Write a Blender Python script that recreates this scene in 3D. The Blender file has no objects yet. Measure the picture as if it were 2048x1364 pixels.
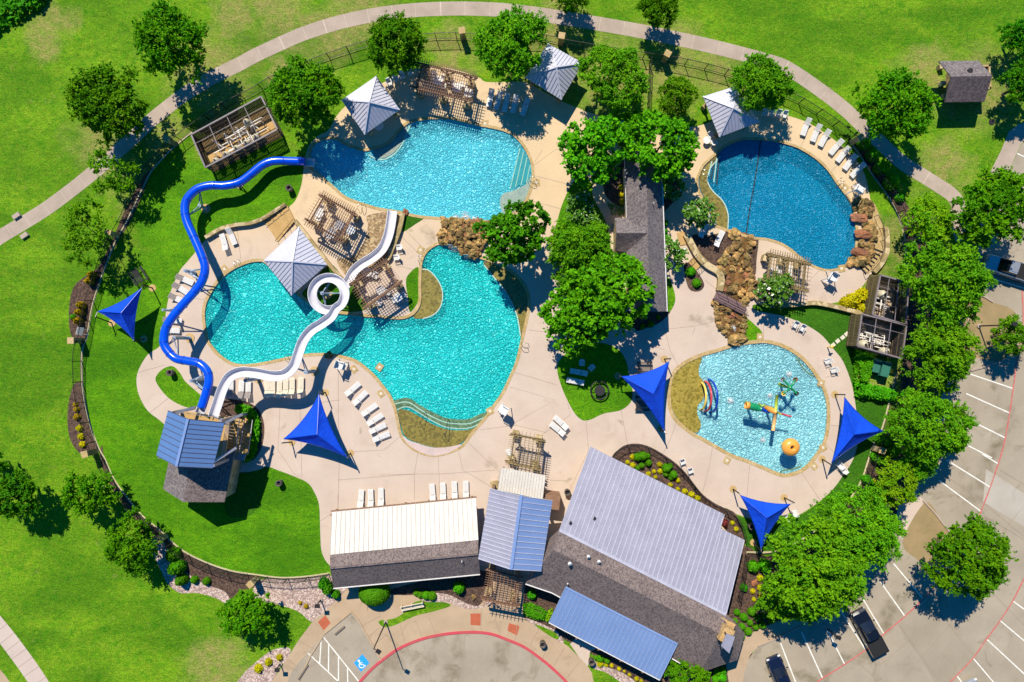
import bpy, math, random
import numpy as np
from mathutils import Vector, Matrix, noise as mnoise
from mathutils.geometry import delaunay_2d_cdt

random.seed(7)
S = bpy.context.scene
COL = S.collection
H = 80.0            # drone height in metres
F = 2048 * 24 / 36  # focal length in photo pixels
R = math.radians
LOC = {}
KIDS = {}

def P(u, v, z=0.0):
    """point at height z that the drone sees at photo pixel (u, v)"""
    k = (H - z) / F
    return Vector(((u - 1024) * k, (682 - v) * k, z))

def PX(n=1.0):
    return n * H / F

class Plane:
    def __init__(s, a, b, c):
        s.p = P(*a); s.n = (P(*b) - s.p).cross(P(*c) - s.p).normalized()
    def at(s, u, v):
        o = Vector((0, 0, H)); d = P(u, v, 0) - o
        return o + d * ((s.p - o).dot(s.n) / d.dot(s.n))

def sm(pts, closed=True, n=5):
    """Catmull-Rom through the points"""
    out = []; N = len(pts); D = len(pts[0])
    rng = range(N) if closed else range(N - 1)
    for i in rng:
        if closed:
            a, b, c, d = pts[i - 1], pts[i], pts[(i + 1) % N], pts[(i + 2) % N]
        else:
            a, b, c, d = pts[max(i - 1, 0)], pts[i], pts[i + 1], pts[min(i + 2, N - 1)]
        for j in range(n):
            t = j / n; t2 = t * t; t3 = t2 * t
            out.append(tuple(0.5 * (2 * b[k] + (c[k] - a[k]) * t + (2 * a[k] - 5 * b[k] + 4 * c[k] - d[k]) * t2
                       + (3 * b[k] - a[k] - 3 * c[k] + d[k]) * t3) for k in range(D)))
    if not closed:
        out.append(tuple(pts[-1]))
    return out

def tag(o, label=None, cat=None, group=None, kind=None):
    if label: o['label'] = label
    if cat: o['category'] = cat
    if group: o['group'] = group
    if kind: o['kind'] = kind
    return o

def wloc(o):
    return LOC.get(o, Vector((0, 0, 0)))

def thing(name, label=None, cat=None, loc=(0, 0, 0), group=None):
    o = bpy.data.objects.new(name, None); COL.objects.link(o)
    o.empty_display_size = 0.2
    o.location = loc; LOC[o] = Vector(loc); KIDS[o] = []
    return tag(o, label, cat, group)

class MB:
    def __init__(s): s.v = []; s.f = []; s.m = []; s.s = []
    def add(s, vs, fs, mi=0, smooth=False):
        b = len(s.v); s.v.extend([tuple(x) for x in vs])
        for f in fs:
            s.f.append(tuple(i + b for i in f)); s.m.append(mi); s.s.append(smooth)
        return s
    def box(s, c, d, rz=0.0, mi=0):
        cx, cy, cz = c; hx, hy, hz = d[0] / 2, d[1] / 2, d[2] / 2; co, si = math.cos(rz), math.sin(rz)
        vs = []
        for z in (-hz, hz):
            for x, y in ((-hx, -hy), (hx, -hy), (hx, hy), (-hx, hy)):
                vs.append((cx + x * co - y * si, cy + x * si + y * co, cz + z))
        return s.add(vs, [(3, 2, 1, 0), (4, 5, 6, 7), (0, 1, 5, 4), (1, 2, 6, 5), (2, 3, 7, 6), (3, 0, 4, 7)], mi)
    def bar(s, a, b, w, h=None, mi=0):
        a = Vector(a); b = Vector(b); h = h or w; d = (b - a)
        if d.length < 1e-6: return s
        d.normalize(); up = Vector((0, 0, 1)) if abs(d.z) < 0.98 else Vector((0, 1, 0))
        x = d.cross(up).normalized() * w / 2; y = x.cross(d).normalized() * h / 2
        vs = [a - x - y, a + x - y, a + x + y, a - x + y, b - x - y, b + x - y, b + x + y, b - x + y]
        return s.add(vs, [(3, 2, 1, 0), (4, 5, 6, 7), (0, 1, 5, 4), (1, 2, 6, 5), (2, 3, 7, 6), (3, 0, 4, 7)], mi)
    def tube(s, path, r, n=10, mi=0, cap=True, closed=False, arc=None, smooth=True):
        """arc=(a0,a1): open channel, angles measured from up"""
        path = [Vector(p) for p in path]; N = len(path); vs = []; fs = []
        m = n if arc is None else n + 1
        for i, p in enumerate(path):
            d = (path[(i + 1) % N] - path[i - 1]) if closed else (path[min(i + 1, N - 1)] - path[max(i - 1, 0)])
            d.normalize(); up = Vector((0, 0, 1)) if abs(d.z) < 0.95 else Vector((0, 1, 0))
            x = d.cross(up).normalized(); y = x.cross(d).normalized()
            rr = r[i] if isinstance(r, (list, tuple)) else r
            for k in range(m):
                a = 2 * math.pi * k / n if arc is None else arc[0] + (arc[1] - arc[0]) * k / n
                vs.append(p + x * math.sin(a) * rr + y * math.cos(a) * rr)
        rng = range(N) if closed else range(N - 1)
        for i in rng:
            for k in range(m if arc is None else n):
                j = (i + 1) % N; k2 = (k + 1) % m
                fs.append((i * m + k, i * m + k2, j * m + k2, j * m + k))
        s.add(vs, fs, mi, smooth)
        if cap and not closed and arc is None:
            b = len(s.v) - len(vs)
            s.f.append(tuple(b + k for k in range(m))); s.m.append(mi); s.s.append(False)
            s.f.append(tuple(b + (N - 1) * m + m - 1 - k for k in range(m))); s.m.append(mi); s.s.append(False)
        return s
    def lathe(s, prof, c, n=14, mi=0, smooth=True):
        vs = []; fs = []; M = len(prof)
        for r, z in prof:
            for k in range(n):
                a = 2 * math.pi * k / n
                vs.append((c[0] + r * math.cos(a), c[1] + r * math.sin(a), c[2] + z))
        for i in range(M - 1):
            for k in range(n):
                k2 = (k + 1) % n
                fs.append((i * n + k, i * n + k2, (i + 1) * n + k2, (i + 1) * n + k))
        s.add(vs, fs, mi, smooth)
        return s
    def cyl(s, c, r, h, n=12, mi=0, r2=None):
        r2 = r if r2 is None else r2
        return s.lathe([(0.001, 0), (r, 0), (r, 0), (r2, h), (r2, h), (0.001, h)], c, n, mi, False)
    def slab(s, top, t, mi=0):
        top = [Vector(p) for p in top]
        nz = sum(((top[i].x * top[(i + 1) % len(top)].y - top[(i + 1) % len(top)].x * top[i].y) for i in range(len(top))))
        if nz < 0: top = top[::-1]
        n = len(top); vs = top + [p - Vector((0, 0, t)) for p in top]
        fs = [tuple(range(n)), tuple(range(2 * n - 1, n - 1, -1))]
        fs += [(i, n + i, n + (i + 1) % n, (i + 1) % n) for i in range(n)]
        return s.add(vs, fs, mi)
    def prism(s, poly, z0, z1, mi=0):
        return s.slab([(p[0], p[1], z1) for p in poly], z1 - z0, mi)
    def flat(s, pts, mi=0):
        return s.add(pts, [tuple(range(len(pts)))], mi)
    def build(s, name, mats, parent=None, label=None, cat=None, group=None, kind=None):
        if not isinstance(mats, (list, tuple)): mats = [mats]
        me = bpy.data.meshes.new(name)
        off = wloc(parent) if parent is not None else Vector((0, 0, 0))
        a = np.array(s.v, dtype=np.float64) - np.array(off)
        me.from_pydata([tuple(x) for x in a.tolist()], [], s.f)
        for m in mats: me.materials.append(m)
        me.polygons.foreach_set('material_index', s.m)
        me.polygons.foreach_set('use_smooth', s.s)
        me.update()
        o = bpy.data.objects.new(name, me); COL.objects.link(o); KIDS[o] = []
        if parent is not None:
            o.parent = parent; KIDS[parent].append(o)
        LOC[o] = Vector(off)
        return tag(o, label, cat, group, kind)

def recentre(o):
    """put a single-mesh thing's origin at its base"""
    me = o.data; n = len(me.vertices); a = np.empty(n * 3, dtype=np.float32); me.vertices.foreach_get('co', a); a = a.reshape(-1, 3)
    c = (a.min(0) + a.max(0)) / 2; c[2] = a[:, 2].min()
    me.vertices.foreach_set('co', (a - c).ravel()); me.update(); o.location = Vector([float(q) for q in c]); LOC[o] = o.location.copy()
    return o

def copy_tree(o, parent=None):
    c = o.copy(); COL.objects.link(c); KIDS[c] = []
    if parent is not None:
        c.parent = parent; KIDS[parent].append(c)
    for ch in KIDS[o]: copy_tree(ch, c)
    return c

ORD = ['first', 'second', 'third', 'fourth', 'fifth', 'sixth', 'seventh', 'eighth', 'ninth', 'tenth', 'eleventh', 'twelfth',
       'thirteenth', 'fourteenth', 'fifteenth', 'sixteenth', 'seventeenth', 'eighteenth', 'nineteenth', 'twentieth',
       'twenty-first', 'twenty-second', 'twenty-third', 'twenty-fourth', 'twenty-fifth', 'twenty-sixth']
USED = set()
def place(proto, items, fmt, group=None, by='u', cat=None):
    """items: (u, v, angle, scale or (sx,sy,sz), z); angle is the photo direction of local +Y, in degrees clockwise from up"""
    items = sorted(items, key=lambda t: t[0] if by == 'u' else t[1])
    res = []
    for i, it in enumerate(items):
        it = tuple(it) + (0, 1.0, 0.0)[len(it) - 2:]
        u, v, ang, sc, z = it[:5]
        if proto not in USED:
            USED.add(proto); o = proto
        else:
            o = copy_tree(proto)
        jr = random.Random(int(u * 31 + v * 17)); ja = jr.uniform(-4, 4) if 'lounger' in proto.name else 0
        o.location = P(u + (jr.uniform(-.7, .7) if ja else 0), v + (jr.uniform(-1.2, 1.2) if ja else 0), z)
        o.rotation_euler = (0, 0, -R(ang + ja))
        o.scale = (sc, sc, sc) if not isinstance(sc, (tuple, list)) else sc
        o['label'] = fmt.format(ORD[i] if i < len(ORD) else str(i)) if isinstance(fmt, str) else fmt[i]
        if cat: o['category'] = cat
        if group: o['group'] = group
        elif 'group' in o: del o['group']
        res.append(o)
    return res

# ---------------------------------------------------------------- materials
def newmat(name):
    m = bpy.data.materials.new(name); m.use_nodes = True
    nt = m.node_tree; nt.nodes.clear()
    out = nt.nodes.new('ShaderNodeOutputMaterial')
    return m, nt, out

def N(nt, typ, **kw):
    n = nt.nodes.new(typ)
    for k, v in kw.items():
        if k.startswith('i_'):
            n.inputs[k[2:].replace('_', ' ')].default_value = v
        elif k.startswith('n_'):
            n.inputs[int(k[2:])].default_value = v
        else:
            setattr(n, k, v)
    return n

def L(nt, a, b): nt.links.new(a, b)

def coords(nt, obj=False, scale=None):
    if obj:
        c = N(nt, 'ShaderNodeTexCoord').outputs['Object']
    else:
        c = N(nt, 'ShaderNodeNewGeometry').outputs['Position']
    if scale:
        mp = N(nt, 'ShaderNodeMapping'); mp.inputs['Scale'].default_value = scale
        L(nt, c, mp.inputs['Vector']); c = mp.outputs['Vector']
    return c

def noise(nt, c, scale, detail=4, rough=0.55, dist=0.0):
    n = N(nt, 'ShaderNodeTexNoise'); n.inputs['Scale'].default_value = scale; n.inputs['Detail'].default_value = detail
    n.inputs['Roughness'].default_value = rough; n.inputs['Distortion'].default_value = dist
    L(nt, c, n.inputs['Vector']); return n.outputs['Fac']

def ramp(nt, fac, lo, hi):
    n = N(nt, 'ShaderNodeMapRange'); n.inputs['From Min'].default_value = lo; n.inputs['From Max'].default_value = hi
    L(nt, fac, n.inputs['Value']); return n.outputs['Result']

def mixc(nt, fac, a, b, blend='MIX'):
    n = N(nt, 'ShaderNodeMix', data_type='RGBA', blend_type=blend)
    if isinstance(fac, float) or isinstance(fac, int): n.inputs[0].default_value = fac
    else: L(nt, fac, n.inputs[0])
    for i, x in ((6, a), (7, b)):
        if isinstance(x, (tuple, list)): n.inputs[i].default_value = tuple(x[:3]) + (1,)
        else: L(nt, x, n.inputs[i])
    return n.outputs[2]

def mathn(nt, op, a, b=None):
    n = N(nt, 'ShaderNodeMath', operation=op)
    for i, x in ((0, a), (1, b)):
        if x is None: continue
        if isinstance(x, (int, float)): n.inputs[i].default_value = x
        else: L(nt, x, n.inputs[i])
    return n.outputs[0]

def bump(nt, height, strength=0.3, dist=0.05):
    b = N(nt, 'ShaderNodeBump'); b.inputs['Strength'].default_value = strength; b.inputs['Distance'].default_value = dist
    L(nt, height, b.inputs['Height']); return b.outputs['Normal']

def principled(nt, out, col, rough=0.6, metal=0.0, normal=None, spec=0.5, coat=0.0):
    p = N(nt, 'ShaderNodeBsdfPrincipled')
    if isinstance(col, (tuple, list)): p.inputs['Base Color'].default_value = tuple(col[:3]) + (1,)
    else: L(nt, col, p.inputs['Base Color'])
    p.inputs['Roughness'].default_value = rough; p.inputs['Metallic'].default_value = metal
    p.inputs['Specular IOR Level'].default_value = spec
    p.inputs['Coat Weight'].default_value = coat
    if normal: L(nt, normal, p.inputs['Normal'])
    L(nt, p.outputs[0], out.inputs[0])
    return p

def surf(name, c1, c2=None, scale=1.0, fine=20.0, fineamt=0.12, rough=0.7, metal=0.0, bmp=0.0, obj=False, spec=0.4, coat=0.0, rnd=0.0, stretch=None):
    """two-tone weathered surface: large blotches c1-c2 and a fine grain"""
    m, nt, out = newmat(name); c = coords(nt, obj, stretch)
    c2 = c2 or tuple(x * 0.85 for x in c1)
    col = mixc(nt, ramp(nt, noise(nt, c, scale), 0.35, 0.65), c1, c2)
    g = noise(nt, c, fine, 2)
    lo = 1 - fineamt * 2; hi = 1 + fineamt * 2
    gm = N(nt, 'ShaderNodeMapRange'); gm.inputs['To Min'].default_value = lo; gm.inputs['To Max'].default_value = hi
    gm.inputs['From Min'].default_value = 0.25; gm.inputs['From Max'].default_value = 0.75
    L(nt, g, gm.inputs['Value'])
    col = mixc(nt, 1.0, col, gm.outputs[0], 'MULTIPLY')
    if rnd:
        oi = N(nt, 'ShaderNodeObjectInfo')
        hs = N(nt, 'ShaderNodeHueSaturation')
        L(nt, ramp_to(nt, oi.outputs['Random'], 1 - rnd, 1 + rnd), hs.inputs['Value'])
        L(nt, col, hs.inputs['Color']); col = hs.outputs[0]
    nrm = bump(nt, g, bmp, 0.05) if bmp else None
    principled(nt, out, col, rough, metal, nrm, spec, coat)
    return m

def ramp_to(nt, v, lo, hi):
    n = N(nt, 'ShaderNodeMapRange'); n.inputs['To Min'].default_value = lo; n.inputs['To Max'].default_value = hi
    L(nt, v, n.inputs['Value']); return n.outputs[0]

def blob_mask(nt, blobs):
    """soft union of discs (photo px u,v,r) with a ragged edge"""
    pos = coords(nt); w = N(nt, 'ShaderNodeTexNoise'); w.inputs['Scale'].default_value = 0.25; w.inputs['Detail'].default_value = 5
    L(nt, pos, w.inputs['Vector'])
    va = N(nt, 'ShaderNodeVectorMath', operation='MULTIPLY_ADD')
    L(nt, w.outputs['Color'], va.inputs[0]); va.inputs[1].default_value = (9, 9, 0); L(nt, pos, va.inputs[2])
    tot = None
    for u, v, r in blobs:
        p = P(u, v); d = N(nt, 'ShaderNodeVectorMath', operation='DISTANCE')
        L(nt, va.outputs[0], d.inputs[0]); d.inputs[1].default_value = (p.x + 4.5, p.y + 4.5, 0)
        k = N(nt, 'ShaderNodeMapRange'); k.inputs['From Min'].default_value = PX(r); k.inputs['From Max'].default_value = PX(r) * 0.35
        L(nt, d.outputs['Value'], k.inputs['Value'])
        tot = k.outputs[0] if tot is None else mathn(nt, 'MAXIMUM', tot, k.outputs[0])
    return tot

def grass_mat(name, a, b, c, dry, blobs=(), drymul=0.95):
    m, nt, out = newmat(name); pos = coords(nt)
    rot = N(nt, 'ShaderNodeMapping'); rot.inputs['Rotation'].default_value = (0, 0, R(35)); rot.inputs['Scale'].default_value = (1, 2.2, 1)
    L(nt, pos, rot.inputs['Vector'])
    n1 = ramp(nt, noise(nt, rot.outputs[0], 0.35, 7, 0.68, 0.9), 0.38, 0.62)
    n2 = ramp(nt, noise(nt, pos, 1.1, 7, 0.75, 1.2), 0.38, 0.62)
    n3 = noise(nt, pos, 7.0, 3, 0.7)
    col = mixc(nt, n1, a, b)
    col = mixc(nt, mathn(nt, 'MULTIPLY', n2, 0.75), col, c)
    n0 = ramp(nt, noise(nt, rot.outputs[0], .07, 4, .55, .6), .42, .62)
    col = mixc(nt, mathn(nt, 'MULTIPLY', n0, .6), col, tuple(x * .72 for x in a))
    # pale dead tufts and worn patches
    n4 = ramp(nt, noise(nt, pos, 0.9, 8, 0.72, 1.0), 0.6, 0.74)
    col = mixc(nt, mathn(nt, 'MULTIPLY', n4, 0.55), col, dry)
    if blobs:
        bm = blob_mask(nt, blobs)
        n5 = ramp(nt, noise(nt, pos, 1.1, 6, 0.7), 0.25, 0.65)
        col = mixc(nt, mathn(nt, 'MULTIPLY', mathn(nt, 'MULTIPLY', bm, n5), drymul), col, dry)
    n6 = noise(nt, rot.outputs[0], 2.2, 6, 0.75, 1.0)
    col = mixc(nt, 1.0, col, ramp_to(nt, ramp(nt, n6, 0.32, 0.68), 0.62, 1.32), 'MULTIPLY')
    gm = ramp_to(nt, ramp(nt, n3, 0.3, 0.7), 0.5, 1.5)
    col = mixc(nt, 1.0, col, gm, 'MULTIPLY')
    h = mathn(nt, 'ADD', noise(nt, pos, 5.0, 4, 0.8), noise(nt, pos, 1.6, 3, 0.6))
    principled(nt, out, col, 0.9, 0, bump(nt, h, 0.55, 0.16), 0.15)
    return m

def leaf_mat(name, a, b, trans=0.17, spec=0.04, fl=None):
    m, nt, out = newmat(name)
    oi = N(nt, 'ShaderNodeObjectInfo'); pos = coords(nt)
    n = ramp(nt, noise(nt, pos, 1.1, 3, 0.6), 0.35, 0.65)
    col = mixc(nt, n, a, b)
    n2 = ramp_to(nt, ramp(nt, noise(nt, pos, 9.0, 2), 0.3, 0.7), 0.7, 1.3)
    col = mixc(nt, 1.0, col, n2, 'MULTIPLY')
    hs = N(nt, 'ShaderNodeHueSaturation'); L(nt, col, hs.inputs['Color'])
    L(nt, ramp_to(nt, oi.outputs['Random'], 0.494, 0.510), hs.inputs['Hue'])
    L(nt, ramp_to(nt, oi.outputs['Random'], 0.9, 1.15), hs.inputs['Value'])
    col = hs.outputs[0]
    p = N(nt, 'ShaderNodeBsdfPrincipled'); L(nt, col, p.inputs['Base Color']); p.inputs['Roughness'].default_value = 0.55
    p.inputs['Specular IOR Level'].default_value = spec
    t = N(nt, 'ShaderNodeBsdfTranslucent'); L(nt, col, t.inputs['Color'])
    mx = N(nt, 'ShaderNodeMixShader'); mx.inputs[0].default_value = trans
    L(nt, p.outputs[0], mx.inputs[1]); L(nt, t.outputs[0], mx.inputs[2]); L(nt, mx.outputs[0], out.inputs[0])
    return m

def water_mat(name, tint, scatter, mixf, scale=5.0, bs=1.0, gl=0.10, rough=0.3):
    """rippled pool water: tinted see-through body with a wavy, slightly milky, glossy top"""
    m, nt, out = newmat(name); pos = coords(nt)
    w = N(nt, 'ShaderNodeTexNoise'); w.inputs['Scale'].default_value = 1.6; w.inputs['Detail'].default_value = 3
    L(nt, pos, w.inputs['Vector'])
    va = N(nt, 'ShaderNodeVectorMath', operation='MULTIPLY_ADD'); L(nt, w.outputs['Color'], va.inputs[0])
    va.inputs[1].default_value = (.9, .9, 0); L(nt, pos, va.inputs[2])
    vo = N(nt, 'ShaderNodeTexVoronoi', feature='DISTANCE_TO_EDGE'); vo.inputs['Scale'].default_value = scale * .62; L(nt, va.outputs[0], vo.inputs['Vector'])
    n2 = noise(nt, va.outputs[0], scale * 1.1, 3, 0.6, 0.8)
    ridge = mathn(nt, 'POWER', mathn(nt, 'SUBTRACT', 1.0, mathn(nt, 'MINIMUM', mathn(nt, 'MULTIPLY', vo.outputs['Distance'], 2.4), 1.0)), 2.0)
    h = mathn(nt, 'ADD', mathn(nt, 'MULTIPLY', ridge, 1.0), mathn(nt, 'MULTIPLY', n2, .6))
    amp = ramp_to(nt, ramp(nt, noise(nt, pos, 0.10, 3), 0.35, 0.65), 0.6, 1.2)
    h = mathn(nt, 'MULTIPLY', h, amp)
    nrm = bump(nt, h, 1.0, 0.17 * bs)
    nrm2 = bump(nt, h, 1.0, 0.15 * bs)
    d = N(nt, 'ShaderNodeBsdfDiffuse'); d.inputs['Color'].default_value = scatter + (1,); L(nt, nrm, d.inputs['Normal'])
    g = N(nt, 'ShaderNodeBsdfGlossy'); g.inputs['Roughness'].default_value = rough; L(nt, nrm2, g.inputs['Normal'])
    t = N(nt, 'ShaderNodeBsdfTransparent'); t.inputs['Color'].default_value = tint + (1,)
    m1 = N(nt, 'ShaderNodeMixShader'); m1.inputs[0].default_value = mixf
    L(nt, t.outputs[0], m1.inputs[1]); L(nt, d.outputs[0], m1.inputs[2])
    m2 = N(nt, 'ShaderNodeMixShader'); m2.inputs[0].default_value = gl
    L(nt, m1.outputs[0], m2.inputs[1]); L(nt, g.outputs[0], m2.inputs[2]); L(nt, m2.outputs[0], out.inputs[0])
    return m

def shingle_mat(name, a, b, c):
    m, nt, out = newmat(name); pos = coords(nt, False)
    v = N(nt, 'ShaderNodeTexVoronoi', feature='F1'); v.inputs['Scale'].default_value = 8.0; L(nt, pos, v.inputs['Vector'])
    sp = N(nt, 'ShaderNodeSeparateColor'); L(nt, v.outputs['Color'], sp.inputs[0])
    col = mixc(nt, sp.outputs[0], a, b); col = mixc(nt, ramp(nt, sp.outputs[1], 0.6, 0.75), col, c)
    n = ramp_to(nt, noise(nt, pos, 0.5, 3), 0.8, 1.2); col = mixc(nt, 1.0, col, n, 'MULTIPLY')
    principled(nt, out, col, 0.9, 0, bump(nt, v.outputs['Distance'], 0.5, 0.03), 0.2)
    return m

def sail_mat(name, col):
    m, nt, out = newmat(name); pos = coords(nt)
    n = ramp_to(nt, noise(nt, pos, 0.8, 3), 0.85, 1.15); c = mixc(nt, 1.0, col, n, 'MULTIPLY')
    p = N(nt, 'ShaderNodeBsdfPrincipled'); L(nt, c, p.inputs['Base Color']); p.inputs['Roughness'].default_value = 0.75; p.inputs['Specular IOR Level'].default_value = 0.25
    t = N(nt, 'ShaderNodeBsdfTranslucent'); L(nt, c, t.inputs['Color'])
    wv = noise(nt, pos, 1.1, 3, 0.5, 1.5); L(nt, bump(nt, wv, 0.5, 0.25), p.inputs['Normal'])
    mx = N(nt, 'ShaderNodeMixShader'); mx.inputs[0].default_value = 0.25
    L(nt, p.outputs[0], mx.inputs[1]); L(nt, t.outputs[0], mx.inputs[2]); L(nt, mx.outputs[0], out.inputs[0])
    return m

def concrete_mat(name, a, b, stain, far=None, fy=None, scale=0.25, stamt=0.45, blobs=None):
    """brushed concrete; far: a second tint of the older pour beyond world y = fy"""
    m, nt, out = newmat(name); pos = coords(nt)
    col = mixc(nt, ramp(nt, noise(nt, pos, scale, 5, 0.6), 0.35, 0.65), a, b)
    if far:
        sp = N(nt, 'ShaderNodeSeparateXYZ'); L(nt, pos, sp.inputs[0])
        k = N(nt, 'ShaderNodeMapRange'); k.inputs['From Min'].default_value = fy[0]; k.inputs['From Max'].default_value = fy[1]
        L(nt, mathn(nt, 'ADD', sp.outputs['Y'], mathn(nt, 'MULTIPLY', noise(nt, pos, 0.1, 2), 4.0)), k.inputs['Value'])
        col = mixc(nt, k.outputs[0], col, mixc(nt, ramp(nt, noise(nt, pos, 0.3, 5), 0.35, 0.65), far, tuple(x * 0.9 for x in far)))
    s = ramp(nt, noise(nt, pos, 0.35, 7, 0.68, 0.7), 0.56, 0.76)
    col = mixc(nt, mathn(nt, 'MULTIPLY', s, stamt), col, stain)
    if blobs:
        k = mathn(nt, 'MULTIPLY', blob_mask(nt, blobs), ramp(nt, noise(nt, pos, .7, 7, .7, .8), .3, .75)); col = mixc(nt, mathn(nt, 'MULTIPLY', k, .7), col, (.10, .08, .035))
    g = noise(nt, pos, 14.0, 3); col = mixc(nt, 1.0, col, ramp_to(nt, ramp(nt, g, 0.3, 0.7), 0.9, 1.1), 'MULTIPLY')
    principled(nt, out, col, 0.85, 0, bump(nt, g, 0.15, 0.02), 0.25)
    return m

def pebble_mat(name, cols, scale=4.0, rough=0.8, wet=False, bs=0.8):
    m, nt, out = newmat(name); pos = coords(nt)
    v = N(nt, 'ShaderNodeTexVoronoi', feature='F1'); v.inputs['Scale'].default_value = scale; L(nt, pos, v.inputs['Vector'])
    sp = N(nt, 'ShaderNodeSeparateColor'); L(nt, v.outputs['Color'], sp.inputs[0])
    col = mixc(nt, sp.outputs[0], cols[0], cols[1])
    if len(cols) > 2: col = mixc(nt, ramp(nt, sp.outputs[1], 0.6, 0.7), col, cols[2])
    n = ramp_to(nt, noise(nt, pos, 0.5, 4), 0.75, 1.25); col = mixc(nt, 1.0, col, n, 'MULTIPLY')
    principled(nt, out, col, rough, 0, bump(nt, mathn(nt, 'SUBTRACT', 1.0, v.outputs['Distance']), bs, 0.06), 0.5 if wet else 0.25)
    return m

def plaster_mat(name, a, b, scale, bs=1.0, big=0.3):
    """pool plaster; a netted relief is added to imitate rippling light on the floor"""
    m, nt, out = newmat(name); pos = coords(nt)
    w = N(nt, 'ShaderNodeTexNoise'); w.inputs['Scale'].default_value = 1.7; w.inputs['Detail'].default_value = 3; L(nt, pos, w.inputs['Vector'])
    va = N(nt, 'ShaderNodeVectorMath', operation='MULTIPLY_ADD'); L(nt, w.outputs['Color'], va.inputs[0]); va.inputs[1].default_value = (.8, .8, 0); L(nt, pos, va.inputs[2])
    vo = N(nt, 'ShaderNodeTexVoronoi', feature='DISTANCE_TO_EDGE'); vo.inputs['Scale'].default_value = scale; L(nt, va.outputs[0], vo.inputs['Vector'])
    r = mathn(nt, 'POWER', mathn(nt, 'SUBTRACT', 1.0, mathn(nt, 'MINIMUM', mathn(nt, 'MULTIPLY', vo.outputs['Distance'], 2.6), 1.0)), 2.0)  # raised net stands for the light that ripples focus on the floor
    col = mixc(nt, ramp(nt, noise(nt, pos, big, 3), .35, .65), a, b)
    principled(nt, out, col, .8, 0, bump(nt, r, 1.0, .22 * bs), .2)
    return m

# ---------------------------------------------------------------- sheets
def cdt(loops):
    vs = []; es = []
    for lp in loops:
        b = len(vs); n = len(lp)
        vs += [Vector((p[0], p[1])) for p in lp]
        es += [(b + i, b + (i + 1) % n) for i in range(n)]
    r = delaunay_2d_cdt(vs, es, [], 1, 1e-5)
    if len(loops) == 1: return r[0], r[2]
    holes = [np.array([(p[0], p[1]) for p in lp]) for lp in loops[1:]]
    V, out = r[0], []
    for f in r[2]:
        c = sum((V[i] for i in f), Vector((0, 0))) / len(f); inside = False
        for h in holes:
            a, b = h, np.roll(h, -1, 0); m = (a[:, 1] > c.y) != (b[:, 1] > c.y)
            with np.errstate(divide='ignore', invalid='ignore'):
                x = (b[:, 0] - a[:, 0]) * (c.y - a[:, 1]) / (b[:, 1] - a[:, 1]) + a[:, 0]
            if (m & (c.x < x)).sum() % 2: inside = True; break
        if not inside: out.append(f)
    return V, out

def sheet(name, poly, z, mat, holes=(), smooth=True, kind='structure', world=False, n=5):
    """flat sheet from photo-pixel outlines lying at height z"""
    lp = poly if not smooth else sm(poly, True, n)
    loops = [[(p[0], p[1]) for p in lp] if world else [P(u, v, 0)[:2] for u, v in lp]]
    loops += [[p[:2] for p in h] for h in holes]
    v, f = cdt(loops)
    mb = MB(); 
    fs = []
    for q in f:
        a, b, c = [v[i] for i in q[:3]]
        cr = (b - a).cross(c - a)
        fs.append(tuple(q) if cr > 0 else tuple(q)[::-1])
    mb.add([(p.x, p.y, z) for p in v], fs)
    o = mb.build(name, mat)
    if kind: o['kind'] = kind
    return o

def ribbon_pts(path, w, closed=False):
    """left/right edges of a band along world points"""
    Lp, Rp = [], []; n = len(path)
    for i in range(n):
        a = Vector(path[i - 1] if (closed or i > 0) else path[i]); b = Vector(path[(i + 1) % n] if (closed or i < n - 1) else path[i])
        d = (b - a); d.z = 0
        if d.length < 1e-9: d = Vector((1, 0, 0))
        d.normalize(); q = Vector((-d.y, d.x, 0)) * w / 2
        p = Vector(path[i]); Lp.append(p + q); Rp.append(p - q)
    return Lp, Rp

def ribbon(mb, path, w, z, mi=0, h=0.0, closed=False):
    """band of width w along path (world points) whose top is at z; h>0 gives it sides"""
    Lp, Rp = ribbon_pts(path, w, closed); n = len(path)
    rng = n if closed else n - 1
    vs = [(p.x, p.y, z) for p in Lp] + [(p.x, p.y, z) for p in Rp]
    fs = [(n + i, n + (i + 1) % n, (i + 1) % n, i) for i in range(rng)]
    if h:
        vs += [(p.x, p.y, z - h) for p in Lp] + [(p.x, p.y, z - h) for p in Rp]
        fs += [(i, (i + 1) % n, 2 * n + (i + 1) % n, 2 * n + i) for i in range(rng)]
        fs += [(n + i, 3 * n + i, 3 * n + (i + 1) % n, n + (i + 1) % n) for i in range(rng)]
        if not closed:
            fs += [(0, 2 * n, 3 * n, n), (n - 1, 2 * n - 1, 4 * n - 1, 3 * n - 1)]
    return mb.add(vs, fs, mi)

def pxpath(pts, n=5, z=0.0, closed=False, smooth=True):
    q = sm(pts, closed, n) if smooth else pts
    return [P(a[0], a[1], z) for a in q]
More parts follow.
